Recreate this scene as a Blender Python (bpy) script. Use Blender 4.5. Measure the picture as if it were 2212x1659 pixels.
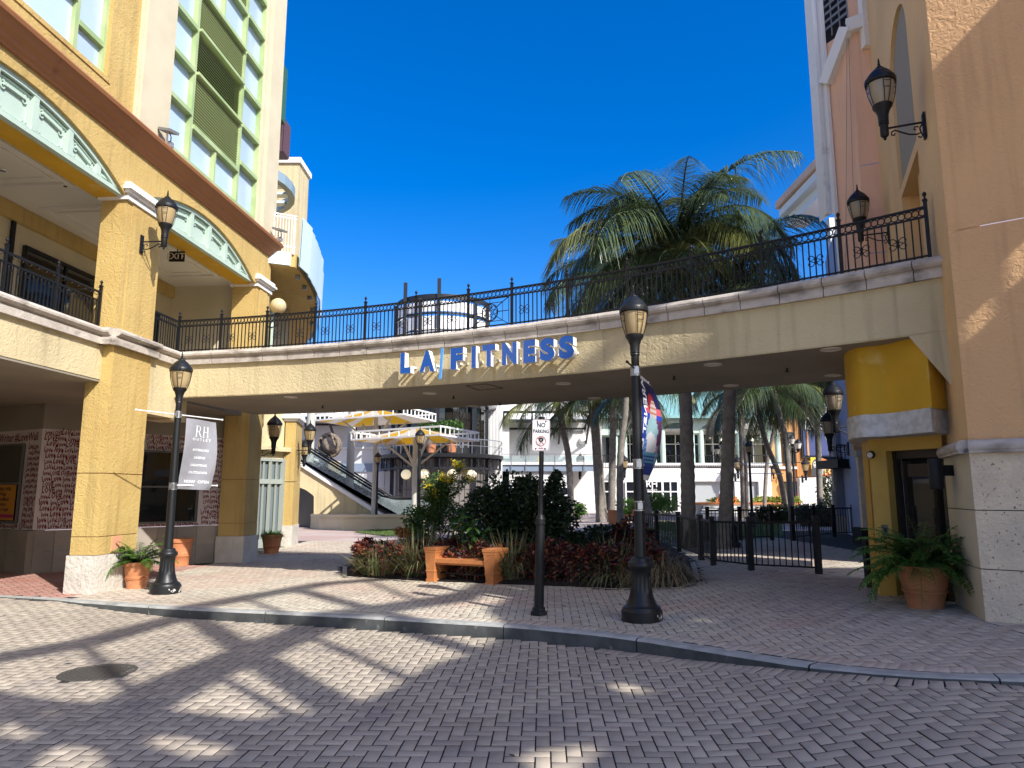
import bpy, bmesh, math, random
from math import sin, cos, pi, radians, sqrt, atan2, hypot
from mathutils import Vector, Matrix
from mathutils.geometry import tessellate_polygon
import numpy as np
random.seed(11)
for o in list(bpy.data.objects): bpy.data.objects.remove(o)
SC = bpy.context.scene
COL = SC.collection

# ------------------------------------------------------------------ camera, sky, sun, exposure
cam_d = bpy.data.cameras.new('camera'); cam = bpy.data.objects.new('camera', cam_d); COL.objects.link(cam)
cam.location = (0, 0, 1.6); cam.rotation_euler = (radians(90 + 8.75), 0, 0)
cam_d.sensor_width = 36; cam_d.lens = 25.0; cam_d.clip_start = .05; cam_d.clip_end = 2000
SC.camera = cam
SUN_AZ, SUN_EL = 140.0, 40.0            # clockwise from +Y; elevation
W = bpy.data.worlds.new('World'); SC.world = W; W.use_nodes = True
nt = W.node_tree; nt.nodes.clear()
sky = nt.nodes.new('ShaderNodeTexSky'); sky.sky_type = 'NISHITA'; sky.sun_disc = False
sky.sun_elevation = radians(SUN_EL); sky.sun_rotation = radians(SUN_AZ)
sky.altitude = 300; sky.air_density = 1.0; sky.dust_density = 2.3; sky.ozone_density = 3.0
hs = nt.nodes.new('ShaderNodeHueSaturation'); hs.inputs['Hue'].default_value = .513; hs.inputs['Saturation'].default_value = 1.5; hs.inputs['Value'].default_value = 1.0
bg = nt.nodes.new('ShaderNodeBackground'); bg.inputs['Strength'].default_value = .142
wo = nt.nodes.new('ShaderNodeOutputWorld')
nt.links.new(sky.outputs[0], hs.inputs['Color']); nt.links.new(hs.outputs[0], bg.inputs[0]); nt.links.new(bg.outputs[0], wo.inputs[0])
sun_d = bpy.data.lights.new('sun', 'SUN'); sun_d.energy = 4.1; sun_d.angle = radians(.53); sun_d.color = (1, .97, .92)
sun = bpy.data.objects.new('sun', sun_d); COL.objects.link(sun)
SD = Vector((sin(radians(SUN_AZ)) * cos(radians(SUN_EL)), cos(radians(SUN_AZ)) * cos(radians(SUN_EL)), sin(radians(SUN_EL))))
sun.rotation_euler = SD.to_track_quat('Z', 'Y').to_euler(); sun.location = (20, -20, 30)
SC.render.engine = 'CYCLES'
SC.view_settings.view_transform = 'Standard'; SC.view_settings.look = 'None'
SC.view_settings.exposure = .76; SC.view_settings.gamma = 1.0; SC.view_settings.use_curve_mapping = False
SC.cycles.max_bounces = 6; SC.cycles.diffuse_bounces = 4; SC.cycles.transparent_max_bounces = 8
SC.cycles.use_denoising = True

# ------------------------------------------------------------------ small geometry helpers
F_, PT_, EZ = 1536.0, radians(8.75), 1.6
def ray(px, py):
    x = (px - 1106) / F_; v = (829.5 - py) / F_
    return x, cos(PT_) - v * sin(PT_), sin(PT_) + v * cos(PT_)
def P(px, py, Y):
    d = ray(px, py); t = Y / d[1]
    return Vector((d[0] * t, Y, EZ + d[2] * t))
def gz(x, y=0): return float(np.interp(x, [-5.5, 1.6, 4.8, 9], [0, .10, .33, .36]))
def G(px, py):
    z = .1; d = ray(px, py)
    for _ in range(30):
        t = (z - EZ) / d[2]; z = gz(d[0] * t)
    return Vector((d[0] * t, d[1] * t, z))

class MB:
    def __init__(s): s.v = []; s.f = []; s.m = []; s.M = None
    def vert(s, p):
        s.v.append(tuple(s.M @ Vector(p)) if s.M is not None else tuple(p)); return len(s.v) - 1
    def face(s, pts, m=0):
        s.f.append([s.vert(p) for p in pts]); s.m.append(m)
    def box(s, x0, x1, y0, y1, z0, z1, m=0):
        i = [s.vert(p) for p in ((x0,y0,z0),(x1,y0,z0),(x1,y1,z0),(x0,y1,z0),(x0,y0,z1),(x1,y0,z1),(x1,y1,z1),(x0,y1,z1))]
        for q in ((3,2,1,0),(4,5,6,7),(0,1,5,4),(1,2,6,5),(2,3,7,6),(3,0,4,7)): s.f.append([i[k] for k in q]); s.m.append(m)
        return s
    def bar(s, a, b, w, h=None, m=0, up=(0, 0, 1)):
        a, b = Vector(a), Vector(b); h = h or w; d = (b - a)
        if d.length < 1e-6: return s
        d.normalize(); u = Vector(up)
        if abs(d.dot(u)) > .98: u = Vector((0, 1, 0)) if abs(d.y) < .9 else Vector((1, 0, 0))
        x = d.cross(u).normalized() * (w / 2); z = x.cross(d).normalized() * (h / 2)
        i = [s.vert(p) for p in (a-x-z, a+x-z, a+x+z, a-x+z, b-x-z, b+x-z, b+x+z, b-x+z)]
        for q in ((3,2,1,0),(4,5,6,7),(0,1,5,4),(1,2,6,5),(2,3,7,6),(3,0,4,7)): s.f.append([i[k] for k in q]); s.m.append(m)
        return s
    def tube(s, pts, r, n=6, m=0, cap=True):
        pts = [Vector(p) for p in pts]; rs = r if isinstance(r, (list, tuple)) else [r] * len(pts)
        rings = []; ref = None
        for k, p in enumerate(pts):
            d = (pts[min(k + 1, len(pts) - 1)] - pts[max(k - 1, 0)]).normalized()
            if ref is None: ref = Vector((0, 0, 1)) if abs(d.z) < .9 else Vector((1, 0, 0))
            x = d.cross(ref)
            if x.length < 1e-4: x = d.cross(Vector((0, 1, 0)))
            x.normalize(); y = x.cross(d); ref = y if abs(d.dot(y)) < .9 else ref
            rings.append([s.vert(p + (x * cos(2*pi*j/n) + y * sin(2*pi*j/n)) * rs[k]) for j in range(n)])
        for k in range(len(pts) - 1):
            for j in range(n):
                s.f.append([rings[k][j], rings[k][(j+1) % n], rings[k+1][(j+1) % n], rings[k+1][j]]); s.m.append(m)
        if cap:
            s.f.append(rings[0][::-1]); s.m.append(m); s.f.append(rings[-1][:]); s.m.append(m)
        return s
    def lathe(s, prof, n=16, c=(0, 0, 0), m=0, flute=None, a0=0, a1=2*pi, cap=True):
        closed = abs(a1 - a0 - 2*pi) < 1e-6; rings = []
        cnt = n if closed else n + 1
        for k, (r, z) in enumerate(prof):
            row = []
            for j in range(cnt):
                a = a0 + (a1 - a0) * j / n; rr = r
                if flute and flute[0] <= k <= flute[1]: rr = r * (1 - (flute[2] if j % 2 else 0))
                row.append(s.vert((c[0] + rr * cos(a), c[1] + rr * sin(a), c[2] + z)))
            rings.append(row)
        for k in range(len(prof) - 1):
            for j in range(n if closed else n):
                j2 = (j + 1) % cnt
                s.f.append([rings[k][j], rings[k][j2], rings[k+1][j2], rings[k+1][j]]); s.m.append(m)
        if cap and closed:
            s.f.append(rings[0][::-1]); s.m.append(m); s.f.append(rings[-1][:]); s.m.append(m)
        return s
    def torus(s, c, R, r, n=12, k=4, m=0, ax=(0, 1, 0)):
        c = Vector(c); ax = Vector(ax).normalized(); u = ax.orthogonal().normalized(); w = ax.cross(u); rings = []
        for i in range(n):
            a = 2*pi*i/n; d = u * cos(a) + w * sin(a)
            rings.append([s.vert(c + d * (R + r * cos(2*pi*(j+.5)/k)) + ax * (r * sin(2*pi*(j+.5)/k))) for j in range(k)])
        for i in range(n):
            for j in range(k):
                s.f.append([rings[i][j], rings[i][(j+1) % k], rings[(i+1) % n][(j+1) % k], rings[(i+1) % n][j]]); s.m.append(m)
        return s
    def plate(s, loops, fn, depth, m=0, ms=None):
        """polygon with holes in 2D -> fn(x, y, d) 3D, d = 0 front, depth back"""
        ms = m if ms is None else ms
        tris = tessellate_polygon([[Vector((x, y, 0)) for x, y in L] for L in loops])
        flat = [p for L in loops for p in L]
        a = [s.vert(fn(x, y, 0)) for x, y in flat]; b = [s.vert(fn(x, y, depth)) for x, y in flat]
        for t in tris:
            s.f.append([a[i] for i in t]); s.m.append(m); s.f.append([b[i] for i in t][::-1]); s.m.append(m)
        k = 0
        for L in loops:
            n = len(L)
            for i in range(n):
                j = (i + 1) % n; s.f.append([a[k+i], a[k+j], b[k+j], b[k+i]]); s.m.append(ms)
            k += n
        return s
    def strip(s, A, B, m=0):
        ia = [s.vert(p) for p in A]; ib = [s.vert(p) for p in B]
        for k in range(len(A) - 1): s.f.append([ia[k], ia[k+1], ib[k+1], ib[k]]); s.m.append(m)
        return s
    def add(s, geo, fn=None, m=0):
        vs, fs = geo; b = len(s.v)
        for p in vs: s.vert(fn(p) if fn else p)
        for f in fs: s.f.append([b + i for i in f]); s.m.append(m)
        return s
    def mesh(s, name, mats, smooth=None):
        me = bpy.data.meshes.new(name); me.from_pydata(s.v, [], s.f)
        for x in (mats if isinstance(mats, (list, tuple)) else [mats]): me.materials.append(x)
        if any(s.m): me.polygons.foreach_set('material_index', s.m)
        if smooth:
            me.polygons.foreach_set('use_smooth', [True] * len(s.f)); me.set_sharp_from_angle(angle=radians(smooth))
        me.update(); return me
    def build(s, name, mats, parent=None, smooth=None, **kw):
        return link(name, s.mesh(name, mats, smooth), parent, **kw)

def link(name, me, parent=None, loc=None, rot=None, **kw):
    o = bpy.data.objects.new(name, me); COL.objects.link(o)
    if parent is not None: o.parent = parent
    if loc is not None: o.location = loc
    if rot is not None: o.rotation_euler = rot
    for k, v in kw.items(): o[k] = v
    return o
def thing(name, label, cat, loc=(0, 0, 0), rz=0, group=None):
    o = bpy.data.objects.new(name, None); COL.objects.link(o); o.empty_display_size = .2
    o.location = loc; o.rotation_euler = (0, 0, rz); o['label'] = label; o['category'] = cat
    if group: o['group'] = group
    return o
def tag(o, label, cat, group=None, kind=None):
    o['label'] = label; o['category'] = cat
    if group: o['group'] = group
    if kind: o['kind'] = kind
    return o
def dup(root, loc, rz=None, label=None, group=None, scale=None):
    r = root.copy(); COL.objects.link(r); r.location = loc
    if rz is not None: r.rotation_euler = (0, 0, rz)
    if label: r['label'] = label
    if group: r['group'] = group
    if scale: r.scale = (scale,) * 3
    for ch in list(root.children):
        c = ch.copy(); COL.objects.link(c); c.parent = r
        for g in list(ch.children):
            d = g.copy(); COL.objects.link(d); d.parent = c
    return r
def arcpts(cx, cy, r, a0, a1, n): return [(cx + r * cos(a0 + (a1-a0)*k/n), cy + r * sin(a0 + (a1-a0)*k/n)) for k in range(n + 1)]

# text as flat geometry: list of verts (x, y) and faces
_tc = {}
def text_geo(body, bold=0.0, res=2):
    key = (body, bold, res)
    if key in _tc: return _tc[key]
    cu = bpy.data.curves.new('lettering', 'FONT'); cu.body = body; cu.size = 1; cu.resolution_u = res; cu.offset = bold; cu.align_x = 'CENTER'
    ob = bpy.data.objects.new('lettering', cu); COL.objects.link(ob); bpy.context.view_layer.update()
    me = bpy.data.meshes.new_from_object(ob.evaluated_get(bpy.context.evaluated_depsgraph_get()))
    vs = [(v.co.x, v.co.y) for v in me.vertices]; fs = [list(p.vertices) for p in me.polygons]
    bpy.data.objects.remove(ob); bpy.data.curves.remove(cu); bpy.data.meshes.remove(me)
    _tc[key] = (vs, fs); return _tc[key]
def put_text(mb, body, fn, x, y, size, m=0, bold=0.0, rot=0, sx=1, res=2):
    """fn(u, v) -> 3D on a surface; text centred at x with its baseline at y"""
    vs, fs = text_geo(body, bold, res); c, s_ = cos(rot), sin(rot)
    mb.add((vs, fs), lambda p: fn(x + (p[0]*sx*c - p[1]*s_) * size, y + (p[0]*sx*s_ + p[1]*c) * size), m)

# ------------------------------------------------------------------ materials
def mat(name, col, rough=.75, metal=0.0, var=None, bump=None, fine=None, island=0.0, spec=.5, stain=None, coat=0, streak=None, spots=None, emit=None, attr=None, trans=None):
    m = bpy.data.materials.new(name); m.use_nodes = True; N = m.node_tree.nodes; L = m.node_tree.links
    b = N['Principled BSDF']; b.inputs['Roughness'].default_value = rough; b.inputs['Metallic'].default_value = metal
    b.inputs['Specular IOR Level'].default_value = spec
    if coat: b.inputs['Coat Weight'].default_value = coat
    tc = N.new('ShaderNodeTexCoord')
    def noise(scale, detail=4, sc3=None, dist=0):
        n = N.new('ShaderNodeTexNoise'); n.inputs['Scale'].default_value = scale; n.inputs['Detail'].default_value = detail; n.inputs['Distortion'].default_value = dist
        if sc3:
            mp = N.new('ShaderNodeMapping'); mp.inputs['Scale'].default_value = sc3; L.new(tc.outputs['Object'], mp.inputs[0]); L.new(mp.outputs[0], n.inputs['Vector'])
        else: L.new(tc.outputs['Object'], n.inputs['Vector'])
        return n
    def rng(sock, a, b_, c=0, d=1):
        r = N.new('ShaderNodeMapRange'); r.inputs[1].default_value = a; r.inputs[2].default_value = b_; r.inputs[3].default_value = c; r.inputs[4].default_value = d
        L.new(sock, r.inputs[0]); return r.outputs[0]
    def mix(f, a, c2, mode='MIX'):
        x = N.new('ShaderNodeMix'); x.data_type = 'RGBA'; x.blend_type = mode
        if hasattr(f, 'node'): L.new(f, x.inputs[0])
        else: x.inputs[0].default_value = f
        for k, v in ((6, a), (7, c2)):
            if hasattr(v, 'node'): L.new(v, x.inputs[k])
            else: x.inputs[k].default_value = (*v, 1) if len(v) == 3 else v
        return x.outputs[2]
    c = tuple(col)
    if attr:
        a = N.new('ShaderNodeAttribute'); a.attribute_name = attr; c = a.outputs['Color']
    if var:     # (scale, other colour, lo, hi)
        c = mix(rng(noise(var[0], 5).outputs[0], var[2] if len(var) > 2 else .35, var[3] if len(var) > 3 else .65), c, var[1])
    if island:
        g = N.new('ShaderNodeNewGeometry'); oi = N.new('ShaderNodeObjectInfo'); ad = N.new('ShaderNodeMath'); ad.operation = 'ADD'
        L.new(g.outputs['Random Per Island'], ad.inputs[0]); L.new(oi.outputs['Random'], ad.inputs[1])
        fr = N.new('ShaderNodeMath'); fr.operation = 'FRACT'; L.new(ad.outputs[0], fr.inputs[0])
        if isinstance(island, (list, tuple)):
            rp = N.new('ShaderNodeValToRGB'); rp.color_ramp.interpolation = 'CONSTANT' if len(island) > 3 else 'LINEAR'
            while len(rp.color_ramp.elements) < len(island): rp.color_ramp.elements.new(.5)
            for k, e in enumerate(island): rp.color_ramp.elements[k].position = k / len(island) if len(island) > 3 else k / (len(island) - 1); rp.color_ramp.elements[k].color = (*e, 1)
            L.new(fr.outputs[0], rp.inputs[0]); c = mix(.999, c, rp.outputs[0]) if var is None else mix(.75, c, rp.outputs[0])
        else:
            v = rng(fr.outputs[0], 0, 1, 1 - island, 1 + island)
            cb = N.new('ShaderNodeCombineColor')
            for i in range(3): L.new(v, cb.inputs[i])
            c = mix(1.0, c, cb.outputs[0], 'MULTIPLY')
    if stain:   # (scale, colour, lo, hi)
        c = mix(rng(noise(stain[0], 6, stain[4] if len(stain) > 4 else None).outputs[0], stain[2], stain[3]), c, stain[1])
    if streak: # run-off streaks: vertical bands of slightly darker paint, plus blotches
        c = mix(rng(noise(1.0, 5, (7, 7, .45), .3).outputs[0], .52, .70), c, mix(1.0, c, (streak,)*3, 'MULTIPLY')); c = mix(rng(noise(.55, 6).outputs[0], .50, .72), c, mix(1.0, c, (streak + .06,)*3, 'MULTIPLY'))
    if spots:  # gum, oil drips and grit on the paving
        c = mix(rng(noise(spots[0], 2).outputs[0], spots[1], spots[2]), c, (.12, .10, .09)); c = mix(rng(noise(.33, 5).outputs[0], .48, .70), c, mix(1.0, c, (.80, .79, .78), 'MULTIPLY'))
    if hasattr(c, 'node'): L.new(c, b.inputs['Base Color'])
    else: b.inputs['Base Color'].default_value = (*c, 1)
    if trans:   # leaf translucency
        t = N.new('ShaderNodeBsdfTranslucent'); ms = N.new('ShaderNodeMixShader'); ms.inputs[0].default_value = trans
        if hasattr(c, 'node'): L.new(c, t.inputs[0])
        else: t.inputs[0].default_value = (*c, 1)
        L.new(b.outputs[0], ms.inputs[1]); L.new(t.outputs[0], ms.inputs[2]); L.new(ms.outputs[0], N['Material Output'].inputs[0])
    if emit: b.inputs['Emission Color'].default_value = (*emit[0], 1); b.inputs['Emission Strength'].default_value = emit[1]
    h = None
    if bump:    # (scale, strength, distance, distortion)
        n = noise(bump[0], 3, None, bump[3] if len(bump) > 3 else 0); h = n.outputs[0]
        bn = N.new('ShaderNodeBump'); bn.inputs['Strength'].default_value = bump[1]; bn.inputs['Distance'].default_value = bump[2]
        L.new(h, bn.inputs['Height']); last = bn
        if fine:
            n2 = noise(fine[0], 2); b2 = N.new('ShaderNodeBump'); b2.inputs['Strength'].default_value = fine[1]; b2.inputs['Distance'].default_value = fine[2]
            L.new(n2.outputs[0], b2.inputs['Height']); L.new(bn.outputs[0], b2.inputs['Normal']); last = b2
        L.new(last.outputs[0], b.inputs['Normal'])
    return m
def glass_mat(name, col=(.02, .025, .03), rough=.03, spec=.8): return mat(name, col, rough, 0, spec=spec)

STB = (13, .7, .020, 1.2); STF = (48, .45, .008)      # knock-down stucco relief
M = {}
M['yellow'] = mat('yellow_stucco', (.525, .375, .13), .9, streak=.82, bump=STB, fine=STF, var=(1.3, (.48, .325, .108)), stain=(2.2, (.40, .28, .10), .60, .80, (1, 1, .25)))
M['cream'] = mat('cream_stucco', (.61, .505, .295), .9, streak=.80, bump=STB, fine=STF, var=(1.0, (.56, .46, .265)), stain=(1.7, (.46, .38, .225), .58, .78, (1, 1, .3)))
M['cream_s'] = mat('pale_cream_render', (.58, .51, .355), .9, bump=(20, .3, .01), var=(1.5, (.52, .455, .315)), stain=(2.5, (.45, .39, .28), .64, .85, (1, 1, .2)))
M['peach'] = mat('peach_stucco', (.70, .42, .195), .9, streak=.86, bump=STB, fine=STF, var=(.8, (.64, .38, .185)), stain=(1.2, (.48, .30, .18), .62, .85, (1, 1, .3)))
M['peach_lit'] = mat('lit_peach_stucco', (.76, .51, .25), .9, bump=(14, .5, .02), var=(.9, (.70, .46, .225)))  # peach stucco again, with the return face's reflected light put into the colour
M['terra'] = mat('terracotta_stucco', (.84, .53, .36), .9, streak=.88, bump=(14, .5, .02), var=(.8, (.78, .48, .32)))
M['ochre'] = mat('ochre_render', (.64, .36, .018), .85, bump=(16, .35, .012), var=(1.6, (.54, .30, .014), .3, .7), stain=(3.2, (.70, .47, .14), .60, .8))
M['kiosk'] = mat('golden_render', (.60, .37, .075), .85, bump=(22, .35, .008), var=(2, (.52, .31, .06)), stain=(3, (.44, .30, .10), .62, .85))
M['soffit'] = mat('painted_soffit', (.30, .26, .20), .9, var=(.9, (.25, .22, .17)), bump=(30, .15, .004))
M['ceiling'] = mat('white_ceiling', (.74, .70, .62), .9, var=(.6, (.68, .64, .56)))
M['stone'] = mat('cast_stone_coping', (.55, .49, .42), .9, bump=(26, .6, .014), fine=(90, .4, .004), var=(5, (.44, .385, .325)), stain=(2.2, (.13, .11, .09), .52, .74, (1, 1, 2)))
M['coral'] = mat('coral_stone', (.74, .61, .43), .95, bump=(22, .9, .02), fine=(60, .5, .01), var=(5, (.62, .51, .37), .35, .65), stain=(34, (.16, .13, .10), .63, .70))
M['pale_stone'] = mat('pale_stone', (.58, .54, .47), .9, bump=(18, .8, .025), var=(3, (.48, .44, .375)))
M['dark_stone'] = mat('brown_stone_cladding', (.30, .26, .215), .7, island=.14, var=(2, (.24, .21, .175)))
M['white'] = mat('white_paint', (.80, .79, .76), .7, var=(1, (.74, .73, .70)))
M['white_wall'] = mat('white_render', (.66, .65, .62), .9, bump=(18, .2, .01), var=(.5, (.60, .59, .56)), stain=(.8, (.48, .465, .43), .62, .85, (1, 1, .2)))
M['cap'] = mat('white_moulding', (.80, .79, .76), .7, stain=(3, (.55, .52, .48), .62, .8))
M['mint'] = mat('mint_paint', (.46, .57, .48), .6, var=(1, (.42, .53, .44)))
M['brown'] = mat('brown_cornice', (.33, .14, .055), .8, bump=(20, .25, .008), var=(1, (.29, .12, .046)), stain=(4, (.19, .08, .035), .64, .82))
M['green_frame'] = mat('green_window_frame', (.30, .40, .17), .5, var=(1.5, (.42, .50, .25)))
M['louvre'] = mat('green_louvre', (.34, .385, .18), .5)
M['pane'] = mat('frosted_blue_pane', (.42, .54, .62), .2, spec=.7, island=.10, var=(.8, (.47, .58, .65)), stain=(2.2, (.54, .63, .68), .52, .8, (1, 1, .3)))  # tone differs per pane to stand in for varied reflections
M['iron'] = mat('black_ironwork', (.010, .010, .011), .5, spec=.3)
M['iron_worn'] = mat('worn_black_iron', (.011, .012, .013), .42, spec=.4, bump=(30, .15, .004), stain=(5, (.16, .165, .17), .70, .80))
M['iron_chip'] = mat('chipped_black_base', (.011, .012, .013), .42, spec=.4, bump=(20, .2, .005), stain=(7, (.62, .60, .56), .665, .69))
M['glass_lamp'] = mat('amber_lamp_glass', (.62, .47, .25), .25, spec=.6, var=(4, (.54, .40, .20)), trans=.35)
M['lamp_glass_grey'] = mat('smoky_lamp_glass', (.46, .38, .27), .2, spec=.6, trans=.3)
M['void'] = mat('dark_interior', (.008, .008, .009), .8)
M['glass'] = glass_mat('dark_window_glass', (.012, .014, .017), .03)
M['glass_b'] = glass_mat('bronze_glass', (.02, .017, .014), .04)
M['steel'] = mat('brushed_steel', (.45, .45, .46), .35, .9)
M['grey_metal'] = mat('grey_metal', (.22, .23, .24), .5, .3)
M['terracotta'] = mat('terracotta_clay', (.52, .205, .085), .8, bump=(40, .15, .003), var=(4, (.45, .17, .07)), stain=(5, (.58, .33, .2), .62, .8))
M['bench_clay'] = mat('orange_bench_paint', (.50, .185, .055), .7, var=(5, (.44, .16, .048)), stain=(6, (.3, .12, .05), .66, .8))
M['soil'] = mat('mulch_soil', (.022, .015, .010), .95, bump=(40, 1, .05))
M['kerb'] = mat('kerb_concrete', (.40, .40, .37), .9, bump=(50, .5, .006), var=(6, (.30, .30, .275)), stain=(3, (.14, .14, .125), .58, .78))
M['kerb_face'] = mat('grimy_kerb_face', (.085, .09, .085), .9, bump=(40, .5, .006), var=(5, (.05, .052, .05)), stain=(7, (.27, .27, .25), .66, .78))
M['mortar'] = mat('paver_joint_sand', (.030, .026, .024), .95, var=(6, (.035, .03, .028)))
BR = dict(rough=.92, bump=(110, .35, .002), fine=(320, .3, .001))
M['brick_road'] = mat('grey_pink_paver', (.40, .345, .268), spots=(16, .70, .76), var=(.7, (.375, .315, .245)), island=.13, stain=(1.4, (.27, .235, .205), .56, .72), **BR)
M['brick_walk'] = mat('pink_paver', (.48, .43, .335), spots=(16, .72, .78), var=(.45, (.47, .36, .28), .42, .62), island=.11, stain=(2.2, (.32, .265, .24), .60, .8), **BR)
M['brick_red'] = mat('red_paver', (.36, .165, .125), var=(.8, (.42, .25, .20)), island=.12, **BR)
# ------------------------------------------------------------------ the ground
KX = []; KY = []
for px, py in ((80,1293),(250,1305),(400,1315),(600,1324),(750,1331),(950,1343),(1106,1352),(1206,1361),(1306,1371),(1406,1383),(1506,1400),(1606,1417),(1706,1434),(1856,1453),(2006,1464),(2212,1471)):
    p = G(px, py); KX.append(p.x); KY.append(p.y)
_xs = np.linspace(-16, 13, 291)
_ys = np.interp(_xs, [-16] + KX + [13], [13.3] + KY + [5.0])
_k = np.exp(-np.linspace(-2, 2, 15)**2); _k /= _k.sum()
_ys = np.convolve(np.pad(_ys, 7, mode='edge'), _k, mode='valid')
def kerb_y(x): return float(np.interp(x, _xs, _ys))
def kerb_h(x): return float(np.interp(x, [-8, -6.9, -5.8, -4.6, 1.2, 1.8, 2.3, 2.7, 3.4, 4.0, 5.2], [.006, .02, .09, .13, .145, .11, .06, .03, .02, .065, .11]))
def road_z(x): return gz(x) - kerb_h(x)

BED = [(-3.15, 14.05), (-1.7, 13.15), (-.2, 12.52), (1.2, 11.95), (2.55, 11.35), (3.0, 12.1), (3.55, 14.6), (4.0, 19.0), (2.0, 23.5), (-2.4, 23.5), (-3.4, 19.5), (-3.6, 16.0)]
def inside(poly, x, y):
    r = False; n = len(poly)
    for i in range(n):
        x0, y0 = poly[i]; x1, y1 = poly[(i+1) % n]
        if (y0 > y) != (y1 > y) and x < (x1-x0)*(y-y0)/(y1-y0)+x0: r = not r
    return r
def edge_dist(poly, x, y):
    d = 9e9; n = len(poly)
    for i in range(n):
        ax, ay = poly[i]; bx, by = poly[(i+1) % n]; L2 = (bx-ax)**2 + (by-ay)**2
        t = max(0, min(1, ((x-ax)*(bx-ax) + (y-ay)*(by-ay)) / L2)); d = min(d, hypot(ax+t*(bx-ax)-x, ay+t*(by-ay)-y))
    return d

# joint bed under the pavers (sheets), 14 mm below the paver tops
road = MB(); pave = MB()
XS = [-16 + .5*i for i in range(59)]
road.strip([(x, 2.6, road_z(x) - .014) for x in XS], [(x, kerb_y(x) + .02, road_z(x) - .014) for x in XS])
road.strip([(x, -40, road_z(x) - .002) for x in XS], [(x, 2.6, road_z(x) - .002) for x in XS], 1)
road = road.build('road', [M['mortar'], M['brick_road']], kind='structure')
for ya, yb in ((0, 1), (1, 2), (2, 3)):
    def yy(x, k): return [kerb_y(x) + .12, 14.0, 19.0, 25.0][k]
    pave.strip([(x, yy(x, ya), gz(x) - .014) for x in XS], [(x, yy(x, yb), gz(x) - .014) for x in XS])
pavement = pave.build('pavement', M['mortar'], kind='structure')

def brick_arrays(cx, cy, cz, ang, ln, wd, lift, tilt, slope=None):
    """numpy: n bricks -> verts (n*12, 3)"""
    n = len(cx); hx, hy = ln/2, wd/2; b = .003
    bx = np.array([-1,1,1,-1])
    by = np.array([-1,-1,1,1])
    X = np.concatenate([bx*1.0, bx*1.0, bx*1.0])[None]; Y = np.concatenate([by*1.0]*3)[None]
    X = X * hx[:, None]; Y = Y * hy[:, None]
    ins = np.array([0]*8 + [b]*4); sx = np.tile(np.sign(bx), 3); sy = np.tile(np.sign(by), 3)
    X = X - sx[None] * ins[None]; Y = Y - sy[None] * ins[None]
    Z = np.array([-.045]*4 + [-.003]*4 + [0]*4)[None] + lift[:, None] + X * tilt[:, 0:1] + Y * tilt[:, 1:2]
    c, s = np.cos(ang)[:, None], np.sin(ang)[:, None]
    wx = X*c - Y*s
    if slope is not None: Z = Z + wx*slope[:, None]
    V = np.stack([cx[:, None] + wx, cy[:, None] + X*s + Y*c, cz[:, None] + Z], -1)
    return V.reshape(-1, 3)
BF = np.array([[0,1,5,4],[1,2,6,5],[2,3,7,6],[3,0,4,7],[4,5,9,8],[5,6,10,9],[6,7,11,10],[7,4,8,11],[8,9,10,11]])
def fast_mesh(name, V, Fq, material):
    me = bpy.data.meshes.new(name); nf = len(Fq)
    me.vertices.add(len(V)); me.vertices.foreach_set('co', V.astype(np.float32).ravel())
    me.loops.add(nf*4); me.loops.foreach_set('vertex_index', Fq.astype(np.int32).ravel())
    me.polygons.add(nf); me.polygons.foreach_set('loop_start', np.arange(0, nf*4, 4, dtype=np.int32))
    for m_ in (material if isinstance(material, (list, tuple)) else [material]): me.materials.append(m_)
    if isinstance(material, (list, tuple)): me.polygons.foreach_set('material_index', np.tile(np.array([1]*4 + [0]*5, dtype=np.int32), nf//9))
    me.update(calc_edges=True); return me
def herring(x0, x1, y0, y1, rot, ox, oy, keep):
    """herringbone paver centres (x, y, angle) in [x0..x1, y0..y1], axes turned by rot"""
    out = []; u = .1; c, s = cos(rot), sin(rot); R = int(max(x1-x0, y1-y0) / u * .75) + 4
    mx, my = (x0+x1)/2, (y0+y1)/2
    for i in range(-R, R):
        for j in range(-R, R):
            d = (i - j) % 4
            if d == 0: a, b, an = (i+1)*u, (j+.5)*u, 0
            elif d == 3: a, b, an = (i+.5)*u, (j+1)*u, pi/2
            else: continue
            x = mx + ox + a*c - b*s; y = my + oy + a*s + b*c
            if x0 < x < x1 and y0 < y < y1 and keep(x, y): out.append((x, y, an + rot))
    return out
rs = np.random.RandomState(5)
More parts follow.
